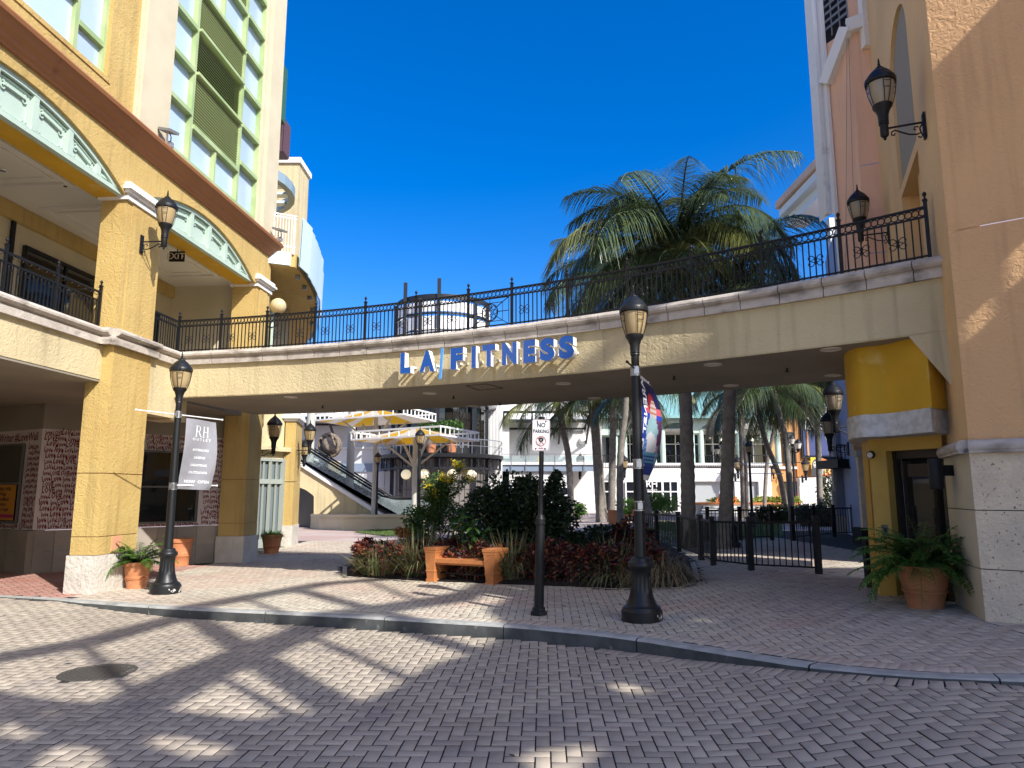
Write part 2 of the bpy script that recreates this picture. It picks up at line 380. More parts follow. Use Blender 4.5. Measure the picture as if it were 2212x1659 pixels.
def lay(bricks, zf, gap, owner, material, nsingle, score):
    bricks = sorted(bricks, key=score); single, rest = bricks[:nsingle], bricks[nsingle:]
    A = np.array([(b[0], b[1], b[2], (b[3] if len(b) > 3 else .2), (b[4] if len(b) > 4 else .1)) for b in rest])
    n = len(A); V = brick_arrays(A[:,0], A[:,1], np.array([zf(x, y) for x, y in A[:, :2]]), A[:,2], A[:,3]-gap, A[:,4]-gap, rs.normal(0, .0010, n), rs.normal(0, .004, (n, 2)), np.array([(zf(x + .05, y) - zf(x - .05, y))/.1 for x, y in A[:, :2]]))
    Fq = (BF[None] + (np.arange(n)*12)[:, None, None]).reshape(-1, 4)
    link('paving_bricks', fast_mesh('paving_bricks', V, Fq, material), owner, kind='stuff')
    one = {}
    for b in single:
        ln, wd = (b[3] if len(b) > 3 else .2), (b[4] if len(b) > 4 else .1); k = (ln, wd)
        if k not in one:
            z = np.zeros(1); one[k] = fast_mesh('brick', brick_arrays(z, z, z, z, z+ln-gap, z+wd-gap, z, np.zeros((1,2))), BF, material)
        sl_ = (zf(b[0] + .05, b[1]) - zf(b[0] - .05, b[1]))/.1; link('brick', one[k], owner, (b[0], b[1], zf(b[0], b[1]) + random.gauss(0, .0010)), (Matrix.Rotation(-math.atan(sl_) + random.gauss(0, .003), 3, 'Y') @ Matrix.Rotation(b[2], 3, 'Z')).to_euler())

def soldiers(off, x0, x1):
    out = []; x = x0
    while x < x1:
        y = kerb_y(x); sl = (kerb_y(x+.05) - kerb_y(x-.05)) / .1; a = atan2(sl, 1); L = sqrt(1 + sl*sl)
        out.append((x - sin(a)*off, y + cos(a)*off, a + pi/2, .2, .1)); x += .101 / L
    return out
RZ = lambda x, y: road_z(x)
rb = herring(-11, 8.5, 2.9, 12.9, radians(-2.5), .03, .02, lambda x, y: y < kerb_y(x) - (.04 if x < 1 else .16) and abs(x) < 1.1*y + 3 and hypot(x + 4.0, y - 7.22) > .30)
lay(soldiers(-.105, 1.0, 8.5), lambda x, y: road_z(x) + .003, .009, road, [M['brick_road'], M['mortar']], 0, lambda b: b[1])
lay(rb, RZ, .009, road, [M['brick_road'], M['mortar']], 300, lambda b: b[1] + (0 if b[1] > 4.0 and abs(b[0]) < .8*b[1] else 50))
def pk(x, y):
    if y < kerb_y(x) + .31 or (inside(BED, x, y) or edge_dist(BED, x, y) < .14): return False
    if x < -6.95 and y > 11.6: return False
    return y < 17.5 or x < -1.5 or x > 3
pb = herring(-7.5, 7.6, 5.4, 24.9, radians(-3), .0, .0, pk)
lay(soldiers(.265, -6.8, 8.0), lambda x, y: gz(x) + .003, .007, pavement, [M['brick_walk'], M['mortar']], 0, lambda b: b[1])
n = len(BED)      # edging course round the planting bed
for i in (0, 1, 2, 3, 4, 5, 11):
    a, b = Vector(BED[i]), Vector(BED[(i+1) % n]); d = (b - a); L = d.length; d.normalize(); an = atan2(d.y, d.x); k = .06
    while k < L:
        q = a + d*k + Vector((d.y, -d.x))*.06; pb.append((q.x, q.y, an, .2, .1)); k += .201
lay(pb, lambda x, y: gz(x), .007, pavement, [M['brick_walk'], M['mortar']], 300, lambda b: b[1] + (0 if abs(b[0]) < .8*b[1] else 50))
dr = MB(); dr.strip([(x, kerb_y(x)+.16, gz(x)-.012) for x in (-16, -12, -9, -6.9)], [(x, 20, gz(x)-.012) for x in (-16, -12, -9, -6.9)])
drive = dr.build('driveway', M['mortar'], kind='structure')
db = herring(-11.5, -6.9, 11.2, 16.5, radians(42), 0, 0, lambda x, y: y > kerb_y(x) + .2)
lay(db, lambda x, y: gz(x) + .002, .007, drive, [M['brick_red'], M['mortar']], 120, lambda b: hypot(b[0], b[1]))

# kerb: cast sections with joints, top and grimy face
kerb = MB(); kerb.strip([(x, kerb_y(x) + .01, road_z(x) - .1) for x in XS], [(x, kerb_y(x) + .15, road_z(x) - .1) for x in XS])
kerb = kerb.build('kerb', M['kerb'], kind='structure')
cuts = [-16, -11, -7.4, -5.2, -3.3, -1.6, -.1, 1.3, 2.5, 3.6, 5.0, 6.6, 13]
for a, b in zip(cuts[:-1], cuts[1:]):
    m = MB(); n = max(6, int((b - a) / .12)); rows = []
    for k in range(n + 1):
        x = a + .006 + (b - a - .012) * k / n; y = kerb_y(x); sl = (kerb_y(x+.05) - kerb_y(x-.05)) / .1; L = sqrt(1 + sl*sl); nx, ny = -sl/L, 1/L
        zt = gz(x) + .004; zb = road_z(x) - .06; r = min(.025, kerb_h(x) * .5)
        w = .004 * sin(9 * x) + .003 * sin(23 * x + 1)
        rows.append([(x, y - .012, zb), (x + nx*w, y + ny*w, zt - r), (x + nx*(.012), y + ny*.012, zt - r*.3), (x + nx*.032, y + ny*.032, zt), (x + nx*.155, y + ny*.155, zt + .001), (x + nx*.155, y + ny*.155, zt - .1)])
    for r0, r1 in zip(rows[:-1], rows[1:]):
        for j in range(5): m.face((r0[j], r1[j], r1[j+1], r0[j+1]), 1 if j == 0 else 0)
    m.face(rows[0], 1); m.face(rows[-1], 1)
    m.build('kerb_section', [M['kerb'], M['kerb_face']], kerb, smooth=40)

# manhole: iron frame and grid cover
mh = thing('manhole_cover', 'round cast iron manhole cover set in the sunlit pavers of the road', 'manhole cover', (-4.0, 7.22, road_z(-4.0) - .002))
M['rust'] = mat('rusty_cast_iron', (.085, .08, .072), .6, .3, var=(9, (.06, .056, .05)), bump=(60, .4, .004))
M['iron_lt'] = mat('worn_iron_rim', (.075, .07, .062), .6, .2, bump=(60, .4, .004))
m = MB(); m.lathe([(.345, -.03), (.345, .006), (.335, .009), (.305, .009), (.298, -.004)], 40, cap=False); m.build('frame', M['iron_lt'], mh, smooth=30)
m = MB(); m.lathe([(.001, .001), (.30, .001)], 32, cap=False); m.build('cover', M['void'], mh)
m = MB()
for k in range(-6, 7):
    y = k * .048; w = sqrt(max(0, .298**2 - y*y)); m.box(-w, w, y - .009, y + .009, .0015, .008); m.box(y - .009, y + .009, -w, w, .0014, .0075)
m.build('grid', M['iron_lt'], mh)

# far ground
M['plaza_b'] = mat('plaza_pavers', (.47, .39, .355), .9, var=(.5, (.42, .30, .26), .4, .6), bump=(5, .3, .01))
m = MB(); m.strip([(x, 24.9, gz(x) - .004) for x in XS], [(x, 60, gz(x) - .004) for x in XS]); m.face([(-300, 60, 0), (300, 60, .16), (300, 700, .16), (-300, 700, 0)])
m.face([(-300, -200, -.3), (300, -200, -.3), (300, 60, -.3), (-300, 60, -.3)])
plaza = m.build('plaza', M['plaza_b'], kind='structure')
m = MB(); bx = [Vector((x, y, gz(x))) for x, y in BED]; cc = Vector((.4, 17, .11))
NB = len(bx)
for i in range(NB):
    a, b = bx[i], bx[(i+1) % NB]; m.face([a + Vector((0,0,.015)), b + Vector((0,0,.015)), cc + (b-cc)*.85 + Vector((0,0,.07)), cc + (a-cc)*.85 + Vector((0,0,.07))]); m.face([cc + (a-cc)*.85 + Vector((0,0,.07)), cc + (b-cc)*.85 + Vector((0,0,.07)), cc + Vector((0,0,.14))])
bed = m.build('planting_bed', M['soil'], kind='structure')

# ------------------------------------------------------------------ unseen shadow caster standing in for the building behind the viewer, shaped to its shadows
YC = -4.0; SHX, SHZ = .839*(YC + 8), 1.0957*(YC + 8)
ob = thing('shadow_caster', 'unseen shadow caster behind the viewer with holes and bars, open below for bounced sun', 'building', (14, YC, 0))
prof = [(3.0, 11.6), (3.0, 12.2), (5.0, 12.4), (5.8, 15.6), (7.7, 15.9), (8.2, 15.55), (8.9, 15.3), (9.5, 14.95), (10.3, 15.15), (11.2, 15.9), (12.0, 16.7), (13.0, 17.4), (13.9, 18.3), (14.6, 19.6), (15.4, 20.4), (16.3, 21.2), (16.9, 21.9), (17.45, 23.1), (17.6, 23.35), (17.76, 23.35), (17.82, 22.9), (26, 22.9), (26, 11.6)]
def occ(px, py, z=None):
    p = G(px, py) if z is None else None
    t = (-8 - p.y) / SD.y; return (p.x + SD.x*t, p.z - .1 + SD.z*t)
holes = [[occ(*q) for q in h] for h in (
    [(75,1620),(110,1575),(170,1556),(235,1566),(258,1605),(250,1650),(120,1662)],
    [(350,1640),(372,1622),(440,1650),(430,1670),(370,1672)],
    [(325,1565),(360,1538),(420,1541),(515,1560),(505,1585),(430,1590)],
    [(60,1492),(150,1494),(165,1503),(110,1506)],
    [(1110,1585),(1180,1562),(1320,1551),(1290,1580),(1240,1625),(1190,1640),(1150,1600)],
    [(1308,1440),(1350,1434),(1405,1446),(1412,1456),(1370,1462),(1330,1450)],
    [(945,1379),(1000,1378),(1030,1384),(990,1388)],
    [(1095,1277),(1150,1271),(1225,1274),(1150,1280)],
    [(1480,1297),(1540,1305),(1530,1315),(1490,1306)],
    [(1470,1332),(1520,1334),(1500,1341)], [(5,1512),(60,1518),(120,1543),(60,1556),(5,1548)],
)]
holes += [[(17.62, 19.7), (18.2, 19.7), (18.2, 21.1), (17.62, 21.1)], [(17.88, 22.3), (18.12, 22.3), (18.12, 22.75), (17.88, 22.75)]]
holes = [h for h in holes if all(inside(prof, x, z) for x, z in h)]
m = MB(); m.plate([prof] + holes, lambda x, z, d: (x - SHX - 14, -d, z - SHZ), .12)  # unseen plate, holes placed so sun patches land on the paving
m.build('shade_plate', M['cream_s'], ob)
for x in (-10.6 - SHX, 11.5 - SHX): MB().box(x - .3, x + .3, -.13, .45, -.3, 11.7 - SHZ).build('column', M['cream_s'], ob)  # posts of the added caster; left open below so sunlit road bounces light
bm_ = MB()
def beam(a, b, w, y=-.05): bm_.bar((a[0]-SHX-14, y, a[1]-SHZ), (b[0]-SHX-14, y, b[1]-SHZ), w, .12, up=(0, 1, 0))
for a, b, w in (((7.2, 16.7), (9.0, 18.1), .36), ((9.0, 18.1), (10.9, 20.15), .38), ((10.9, 20.15), (14.3, 23.0), .36), ((14.3, 23.0), (18.2, 24.7), .34),
                ((8.4, 14.9), (9.55, 16.3), .55), ((9.55, 16.3), (10.66, 17.5), .5), ((10.66, 17.5), (12.3, 19.2), .5), ((12.3, 19.2), (15.2, 20.9), .5),
                ((11.0, 20.1), (10.62, 17.4), .36), ((10.62, 17.4), (10.35, 15.1), .42), ((13.4, 22.2), (13.0, 17.2), .30), ((15.2, 20.9), (17.6, 23.4), .4),
                ((9.0, 18.1), (8.9, 15.6), .09), ((12.1, 21.2), (11.5, 15.9), .09), ((14.2, 20.2), (15.2, 23.2), .09), ((9.9, 16.7), (9.9, 15.0), .08), ((12.3, 19.2), (16.2, 21.9), .09)):
    beam(a, b, w)
bm_.build('shade_bars', M['grey_metal'], ob)  # unseen bars laid out to throw the crossing shadows
# ------------------------------------------------------------------ left: yellow arcade building
def inv(root):
    return (Matrix.Translation(root.location) @ Matrix.Rotation(root.rotation_euler.z, 4, 'Z')).inverted()
def wmb(root):
    m = MB(); m.M = inv(root); return m
LB = thing('arcade_building', 'yellow stucco building on the left with mint arches, brown cornice and green window bay', 'building', (-6.749, 11.835, 0), radians(85.5))
LU = Vector((sin(radians(4.5)), cos(radians(4.5)), 0)); LN = Vector((cos(radians(4.5)), -sin(radians(4.5)), 0)); LP = Vector((-6.749, 11.835, 0))
def lbw(t, y, z): return LP + LU*t - LN*y + Vector((0, 0, z))
def pillar(t0, t1, deep):
    m = MB()
    for za, zb in ((.61, .894), (.906, 1.925), (1.94, 4.1), (4.3, 6.74)): m.box(t0, t1, 0, deep, za, zb)
    m.box(t0 + .014, t1 - .014, .014, deep - .014, .3, 6.75, 1)
    m.box(t0 + .16, t1 - .16, -.018, .02, 4.36, 6.73)           # raised centre strip
    p = m.build('pillar', [M['yellow'], M['brown']], LB)
    for a, b, c, d in ((t0 - .035, t0 + .10, -.035, .2), (t0 - .035, t0 + .10, .206, deep + .03), (t0 + .106, t1 - .45, -.035, deep), (t1 - .444, t1 + .035, -.035, deep)):
        MB().box(a, b, c, d, -.2, .6).build('stone', M['pale_stone'], p)
    c = MB()
    for e, za, zb in ((.05, 6.69, 6.76), (.03, 6.76, 6.80), (.09, 6.80, 6.85), (.14, 6.85, 6.90), (.10, 6.90, 6.985)): c.box(t0 - e, t1 + e, -e, deep + e, za, zb)
    c.build('capital', M['cap'], LB)
pillar(0, 1.08, .46); pillar(5.28, 6.02, .62); pillar(-5.9, -4.85, .46)
# coloured tile in the pillar foot
MB().box(.36, .62, -.012, .03, .63, .885).build('accent_tile', mat('salmon_tile', (.62, .30, .17), .7), LB)
def ledge(m, path, y_out=.0, z0=4.08):
    """moulded stone course along a 2D path (local t, y); outward is to the right of travel reversed"""
    prof = [(.0, 0), (-.07, .0), (-.07, .115), (-.05, .125), (-.05, .145), (-.10, .155), (-.135, .19), (-.14, .225), (-.115, .265), (-.06, .285), (.12, .285)]
    rows = []
    for i, (t, y) in enumerate(path):
        d = Vector((path[min(i+1, len(path)-1)][0] - path[max(i-1, 0)][0], path[min(i+1, len(path)-1)][1] - path[max(i-1, 0)][1])).normalized()
        nx, ny = d.y, -d.x
        rows.append([(t - nx*o, y - ny*o, z0 + z) for o, z in prof])
    for r0, r1 in zip(rows[:-1], rows[1:]):
        for j in range(len(prof) - 1): m.face((r0[j], r1[j], r1[j+1], r0[j+1]))
    m.face(rows[0]); m.face(rows[-1])
def ledge_stones(owner, path, step):
    """split a path into separate stones"""
    P_ = [Vector(p) for p in path]
    for a, b in zip(P_[:-1], P_[1:]):
        L = (b - a).length; n = max(1, round(L / step))
        for k in range(n):
            m = MB(); q0 = a + (b - a) * (k / n); q1 = a + (b - a) * ((k + 1) / n); g = (b - a).normalized() * .004
            ledge(m, [tuple(q0 + g), tuple(q1 - g)]); m.build('coping_stone', M['stone'], owner, smooth=35)
# parapet of the first-floor gallery
m = MB(); m.box(-9, -.001, .20, .45, 3.5, 4.09); m.box(1.081, 2.2, .03, .3, 3.05, 4.09)
par = m.build('parapet', M['cream'], LB)
ledge_stones(par, [(-9, .20), (-.1, .20)], .9)
ledge_stones(par, [(-.1, .21), (-.1, -.03), (1.17, -.03)], .62); ledge_stones(par, [(1.17, .02), (2.02, .02)], .5)
MB().box(1.95, 2.5, .05, .6, 3.02, 3.46).build('corbel', M['cream'], LB)
# gallery floor, back wall, ceiling with tray mouldings, beams
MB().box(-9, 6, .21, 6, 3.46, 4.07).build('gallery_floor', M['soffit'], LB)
m = MB(); m.box(-9, 6, 2.5, 2.7, 4.07, 6.9); bw = m.build('gallery_wall', M['cream_s'], LB)
MB().box(-9, 6, 2.40, 2.499, 6.56, 6.86).build('beam', M['yellow'], LB)
m = MB(); m.box(-9, 6, .4, 2.7, 6.87, 7.2)
for a, b in ((-4.6, -.3), (.6, 4.9)):
    for e, z in ((0, 6.82), (.22, 6.845)):
        t0, t1, y0, y1 = a + e, b - e, .75 + e, 2.15 - e
        m.box(t0, t1, y0, y0 + .1, z, 6.88); m.box(t0, t1, y1 - .1, y1, z, 6.88); m.box(t0, t0 + .1, y0 + .101, y1 - .101, z, 6.88); m.box(t1 - .1, t1, y0 + .101, y1 - .101, z, 6.88)
ceil = m.build('ceiling', M['ceiling'], LB)
for t, y in ((-2.6, .58), (-1.0, .62), (-.9, 1.6), (1.9, .6), (3.6, .62), (3.4, 1.5)):
    q = MB(); q.lathe([(.075, 0), (.075, -.012), (.055, -.014), (.05, .0)], 14, c=(t, y, 6.868)); q.build('downlight', M['white'], LB, smooth=30)
for t, y in ((-1.6, .6), (-.35, .9), (1.5, .62), (2.7, .58), (4.2, .62)):
    q = MB(); q.lathe([(.012, 0), (.012, -.05), (.03, -.052), (.03, -.06)], 8, c=(t, y, 6.868)); q.build('sprinkler', M['iron'], LB)
for t0, t1, z1 in ((.75, 2.95, 6.2), (-1.9, -.5, 6.2), (3.4, 5.2, 6.0)):
    m = MB(); m.box(t0, t1, 2.44, 2.49, 4.08, z1); w = m.build('window', M['glass'], LB)
    m = MB()
    for a in (t0, t1 - .05, (t0 + t1)/2 - .02): m.box(a, a + .05, 2.41, 2.438, 4.08, z1)
    m.box(t0 + .051, t1 - .051, 2.41, 2.438, z1 - .06, z1); m.build('frame', M['iron'], w)
MB().box(.42, .50, 2.44, 2.49, 4.08, 6.55).build('wall_slot', M['void'], LB)
m = MB(); m.box(-9, 6, 5.5, 5.7, -.2, 3.5); m.box(-9.2, -9, .2, 5.7, -.2, 7); m.box(5.75, 6.0, .7, 5.6, 4.0, 16); m.build('rear_wall', M['cream_s'], LB)
# wall over the arches
def arc_z(t, c): R = (2.45**2 + .70**2) / 1.4; return 6.76 + .70 - R + sqrt(max(0, R*R - (t - c)**2))
ARCH = (-2.52, 2.62)
out = [(-9, 6.76), (-9, 8.0), (6.02, 8.0), (6.02, 6.76)]
bot = []
for c in (2.62, -2.52):
    bot += [(c + 2.45*cos(pi*k/24), arc_z(c + 2.45*cos(pi*k/24), c)) for k in range(25)]
m = MB(); m.plate([[(-9, 6.76), (-9, 8.02), (6.02, 8.02), (6.02, 6.761)] + bot], lambda x, z, d: (x, d, z), .2)
m.box(-9, 6.02, .2, .55, 6.77, 8.02); m.build('arcade_wall', M['yellow'], LB)
MB().box(-9, 6.0, .16, .56, 6.735, 6.768).build('arch_soffit', M['ochre'], LB)
for c in ARCH:
    arc = [(c + 2.45*cos(pi*k/28), arc_z(c + 2.45*cos(pi*k/28), c)) for k in range(29)]
    m = MB(); m.plate([[(c - 2.45, 6.745), *arc[::-1], (c + 2.45, 6.745)]], lambda x, z, d: (x, .13 + d, z), .05); pan = m.build('arch_panel', M['mint'], LB)
    f = MB()
    def arcband(o0, o1, y0, y1, ta, tb):
        n = 26; A = []; B = []
        for k in range(n + 1):
            t = ta + (tb - ta)*k/n; A.append((t, max(arc_z(t, c) - o0, 6.75))); B.append((t, max(arc_z(t, c) - o1, 6.75)))
        f.strip([(t, y0, z) for t, z in A], [(t, y0, z) for t, z in B]); f.strip([(t, y0, z) for t, z in B], [(t, y1, z) for t, z in B])
    arcband(0, .085, .055, .13, c - 2.44, c + 2.44); arcband(.115, .135, .10, .13, c - 2.2, c + 2.2)
    f.box(c - 2.44, c + 2.44, .055, .128, 6.745, 6.82); f.box(c - 2.2, c + 2.2, .10, .1285, 6.855, 6.872)
    divs = [-1.82, -1.12, -.37, .37, 1.12, 1.82]
    for d in divs:
        f.box(c + d - .05, c + d + .05, .06, .1285, 6.83, arc_z(c + d, c) - .06)
    f.build('frame', M['mint'], pan)
    for a, b in zip(divs[:-1], divs[1:]):
        o = MB(); x0, x1 = c + a + .10, c + b - .10
        o.box(x0, x0 + .018, .10, .129, 6.89, arc_z(x0, c) - .17); o.box(x1 - .018, x1, .10, .129, 6.89, arc_z(x1, c) - .17)
        xa, xb = x0 + .07, x1 - .07; n = 8
        for k in range(n):   # recessed-looking bar with turned-down ends
            t0_ = xa + (xb - xa)*k/n; t1_ = xa + (xb - xa)*(k+1)/n; z0_ = arc_z(t0_, c) - .215; z1_ = arc_z(t1_, c) - .215
            o.bar((t0_, .105, z0_), (t1_, .105, z1_), .05, .04, up=(0, 1, 0))
        for xx in (xa, xb):
            o.torus((xx, .115, arc_z(xx, c) - .255), .035, .014, 10, 4)
            for zz in (6.90, arc_z(xx, c) - .175): o.lathe([(.02, 0), (.016, .02), (.001, .028)], 8, c=(xx, .128, zz)) if False else o.box(xx - .014, xx + .014, .1, .1288, zz - .012, zz + .012)
        o.build('relief', M['mint'], pan, smooth=40)
    for s_, a, b in ((1, 1.82, 2.32), (-1, -2.32, -1.82)):   # tapering end fields
        o = MB(); n = 5
        for k in range(n):
            t0_ = c + (a + .12 if s_ > 0 else b - .12) + s_*k*.055; t1_ = t0_ + s_*.055
            o.bar((t0_, .105, max(6.88, arc_z(t0_, c) - .2)), (t1_, .105, max(6.88, arc_z(t1_, c) - .2)), .045, .04, up=(0, 1, 0))
        o.build('relief', M['mint'], pan)
# exit sign under the arch
m = MB(); m.box(-.16, .16, -.02, .02, -.11, .11); ex = thing('exit_sign', 'small black box sign reading EXIT under the second mint arch', 'sign', tuple(lbw(2.72, .62, 6.60)), radians(0))
m.build('box', M['iron'], ex); MB().bar((0, 0, .11), (0, 0, .28), .015).build('stem', M['iron'], ex)
m = MB(); put_text(m, 'EXIT', lambda u, v: (u, -.024, v), -.02, -.06, .19, bold=.01); m.face([(.125, -.024, .03), (.15, -.024, 0), (.125, -.024, -.03)]); m.build('lettering', mat('exit_letters', (.75, .66, .5), .5), ex, kind='stuff')
# cornice
prof = [(.0, 7.66), (-.05, 7.66), (-.06, 7.70), (-.10, 7.73), (-.12, 7.76), (-.13, 7.79), (-.20, 7.84), (-.25, 7.91), (-.27, 7.935), (-.29, 7.94), (-.31, 7.99), (-.28, 8.035), (-.20, 8.05), (.02, 8.06)]
m = MB(); 
for j in range(len(prof) - 1):
    (a, za), (b, zb) = prof[j], prof[j+1]
    m.face([(-9, a, za), (6.05, a, za), (6.05, b, zb), (-9, b, zb)]); m.face([(6.05, a, za), (6.05, .3, za), (6.05, .3, zb), (6.05, b, zb)])
m.build('cornice', M['brown'], LB, smooth=38)
# upper wall, pilasters, window bay
m = MB(); m.plate([[(-9, 8.04), (.05, 8.04), (.05, 17), (-9, 17)], [(-3.7, 8.55), (-3.7, 12.2), (-.76, 12.2), (-.76, 8.55)]], lambda x, z, d: (x, .04 + d, z), .3)
m.plate([[(-3.78, 8.47), (-.68, 8.47), (-.68, 12.28), (-3.78, 12.28)], [(-3.70, 8.55), (-3.70, 12.2), (-.76, 12.2), (-.76, 8.55)]], lambda x, z, d: (x, .02 + d, z), .019); m.build('upper_wall', M['yellow'], LB)
m = MB(); m.box(.05, .95, -.07, .5, 8.04, 17); m.box(.0, .05, -.03, .45, 8.04, 17); m.build('pilaster', M['cream_s'], LB)
m = MB(); m.box(5.08, 5.28, .0, .5, 8.04, 17); m.box(5.28, 6.0, -.07, .7, 8.04, 17); m.build('pilaster', M['cream_s'], LB)
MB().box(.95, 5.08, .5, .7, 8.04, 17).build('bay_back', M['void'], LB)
win = MB(); win.box(.95, 1.0, .06, .3, 8.3, 17); win.box(5.03, 5.08, .06, .3, 8.3, 17)
for t in (1.9, 4.03): win.box(t, t + .09, .06, .26, 8.38, 17)
win.box(2.96, 3.02, .06, .26, 8.38, 9.16); win.box(2.96, 3.02, .06, .26, 12.36, 13.2); win.box(1.0, 5.03, .05, .3, 8.30, 8.385)
ZT = [9.40, 10.36, 11.32, 12.28, 13.24, 14.2]
for z in ZT:
    win.box(1.0, 1.9, .03, .26, z - .05, z + .05); win.box(4.12, 5.03, .03, .26, z - .05, z + .05)
for z in (9.16, 12.3, 13.24): win.box(1.99, 4.03, .03, .26, z - .05, z + .05)
wb = win.build('window_bay', M['green_frame'], LB)
zz = [8.385] + ZT + [15.2]
for a, b in ((1.0, 1.9), (4.12, 5.03)):
    for z0, z1 in zip(zz[:-1], zz[1:]): MB().box(a, b, .17, .19, z0 + (.05 if z0 > 8.4 else 0), z1 - .05).build('pane', M['pane'], wb)
for a, b, z0, z1 in ((1.99, 2.96, 8.385, 9.11), (3.02, 4.03, 8.385, 9.11), (1.99, 2.96, 12.35, 13.19), (3.02, 4.03, 12.35, 13.19)): MB().box(a, b, .17, .19, z0, z1).build('pane', M['pane'], wb)
slat = MB().bar((0, 0, 0), (2.03, 0, 0), .012, .085, up=(0, .72, .7)).mesh('slat', M['louvre'])
slat_o = MB().bar((0, 0, 0), (2.03, 0, 0), .012, .056, up=(0, .98, .15)).mesh('slat', M['louvre'])
for z0, z1, open_ in ((9.21, 10.36, 0), (10.42, 11.36, 1), (11.42, 12.25, 0), (13.29, 14.6, 0)):
    lv = MB().box(1.99, 4.03, .0, .24, z1 - .03, z1 + .03).build('louvre', M['green_frame'], LB)
    n = int((z1 - z0) / .066)
    for k in range(n): link('slat', slat if open_ else slat_o, lv, (1.995, .12 if not open_ else .16, z0 + (k + .5) * (z1 - z0 - .03) / n))
# second window on the left part
w1 = MB(); w1.box(-3.7, -.76, .10, .24, 8.55, 8.60); w1.box(-.83, -.76, .10, .24, 8.601, 12.2); w1.box(-1.52, -1.43, .10, .24, 8.601, 12.2); w1.box(-3.7, -3.63, .10, .24, 8.601, 12.2)
for z in (9.10, 10.1, 11.1): w1.box(-1.43, -.83, .09, .24, z - .045, z + .045)
w1.box(-3.63, -1.52, .08, .24, 9.10 + .35 - .045, 9.10 + .35 + .045)
w1 = w1.build('window', M['green_frame'], LB)
for a, b, z0, z1 in ((-3.63, -1.52, 8.6, 9.405), (-1.43, -.83, 8.6, 9.055), (-1.43, -.83, 9.145, 10.055), (-1.43, -.83, 10.145, 11.055)): MB().box(a, b, .17, .19, z0, z1).build('pane', M['pane'], w1)
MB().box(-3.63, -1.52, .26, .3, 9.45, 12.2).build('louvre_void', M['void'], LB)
lv = MB().box(-2.3, -2.22, .1, .2, 9.5, 12.2).build('louvre', M['green_frame'], LB)
s2 = MB().bar((0, 0, 0), (2.1, 0, 0), .012, .09, up=(0, .8, .6)).mesh('slat', M['louvre'])
for k in range(20): link('slat', s2, lv, (-3.62, .2, 9.52 + k * .085))
# ground floor: painted shop front behind the arcade
m = wmb(LB); gp = [(-14, 17.0), (-9.75, 14.75), (-8.35, 16.1), (-6.75, 17.55)]
gp = [Vector((x, y, 0)) for x, y in gp]
M['graf_w'] = mat('whitewashed_wall', (.62, .56, .54), .8, var=(2, (.54, .48, .46)))
M['graf_r'] = mat('maroon_paint', (.16, .012, .018), .7)
shop = MB(); shop.M = inv(LB)
segs = list(zip(gp[:-1], gp[1:]))
for a, b in segs:
    d = (b - a).normalized(); nv = Vector((d.y, -d.x, 0))
    if nv.y > 0: nv = -nv
    for z0, z1 in ((.86, 2.93),): shop.face([a + Vector((0,0,z0)), b + Vector((0,0,z0)), b + Vector((0,0,z1)), a + Vector((0,0,z1))])
shop = shop.build('painted_wall', M['graf_w'], LB)
m = wmb(LB)
for a, b in segs: m.face([a + Vector((0,0,2.93)), b + Vector((0,0,2.93)), b + Vector((0,0,3.47)), a + Vector((0,0,3.47))])
m.build('fascia', M['soffit'], LB)  # darker soffit colour stands in for the deep shade of the arcade
gr = wmb(LB)
WORDS = ['Love', 'Love', 'love', 'LoVe', 'Love', 'LOVE', 'love']
def seg_fn(a, b, off):
    d = (b - a).normalized(); nv = Vector((d.y, -d.x, 0)); nv = -nv if nv.y > 0 else nv
    return lambda u, v: a + d*u + nv*off + Vector((0, 0, v))
def scrawl(a, b, u0, u1, z0, z1, rows):
    fn = seg_fn(a, b, .006); h = (z1 - z0)/rows
    for r in range(rows):
        u = u0 + random.uniform(.02, .1)
        while u < u1 - .06:
            s_ = h * random.uniform(1.05, 1.6); w = s_ * 1.05
            if u + w > u1: w = u1 - u
            put_text(gr, random.choice(WORDS), fn, u + w/2, z0 + r*h + h*.14, s_, rot=random.uniform(-.22, .22), bold=.035, sx=.5 * w / s_ * 1.0, res=1); u += w * 1.06
a0, a1, a2, a3 = gp
L01 = (a1 - a0).length; L12 = (a2 - a1).length; L23 = (a3 - a2).length
# windows in the shop wall
def shop_window(a, b, u0, u1, z0, z1, sill=True):
    fn = seg_fn(a, b, .02); g = wmb(LB); g.face([fn(u0, z0), fn(u1, z0), fn(u1, z1), fn(u0, z1)]); w = g.build('window', M['glass'], LB)
    g = wmb(LB); zm = z0 + (z1 - z0)*.5
    f2 = seg_fn(a, b, .04)
    for p, q in (((u0, z0), (u1, z0)), ((u0, z1), (u1, z1)), ((u0, zm), (u1, zm)), ((u0, z0), (u0, z1)), ((u1, z0), (u1, z1)), (((u0+u1)/2, z0), ((u0+u1)/2, zm))): g.bar(f2(*p), f2(*q), .05, .04)
    g.build('frame', mat('grey_frame', (.10, .10, .10), .5) if 'gf' not in M else M['gf'], w)
shop_window(a1, a2, L12*.72, L12, .95, 2.6); shop_window(a2, a3, 0, L23*.58, .95, 2.55)
shop_window(a0, a1, .3, L01 - .55, 1.0, 2.62)
scrawl(a1, a2, .02, L12*.70, .87, 2.92, 17); scrawl(a2, a3, L23*.62, L23 - .02, .87, 2.92, 17); scrawl(a2, a3, 0, L23*.62, 2.58, 2.92, 3); scrawl(a2, a3, 0, L23*.62, .86, .94, 1)
scrawl(a0, a1, L01 - .5, L01 - .02, .87, 2.62, 15); scrawl(a0, a1, L01 - 4, L01 - .5, .87, .98, 1)
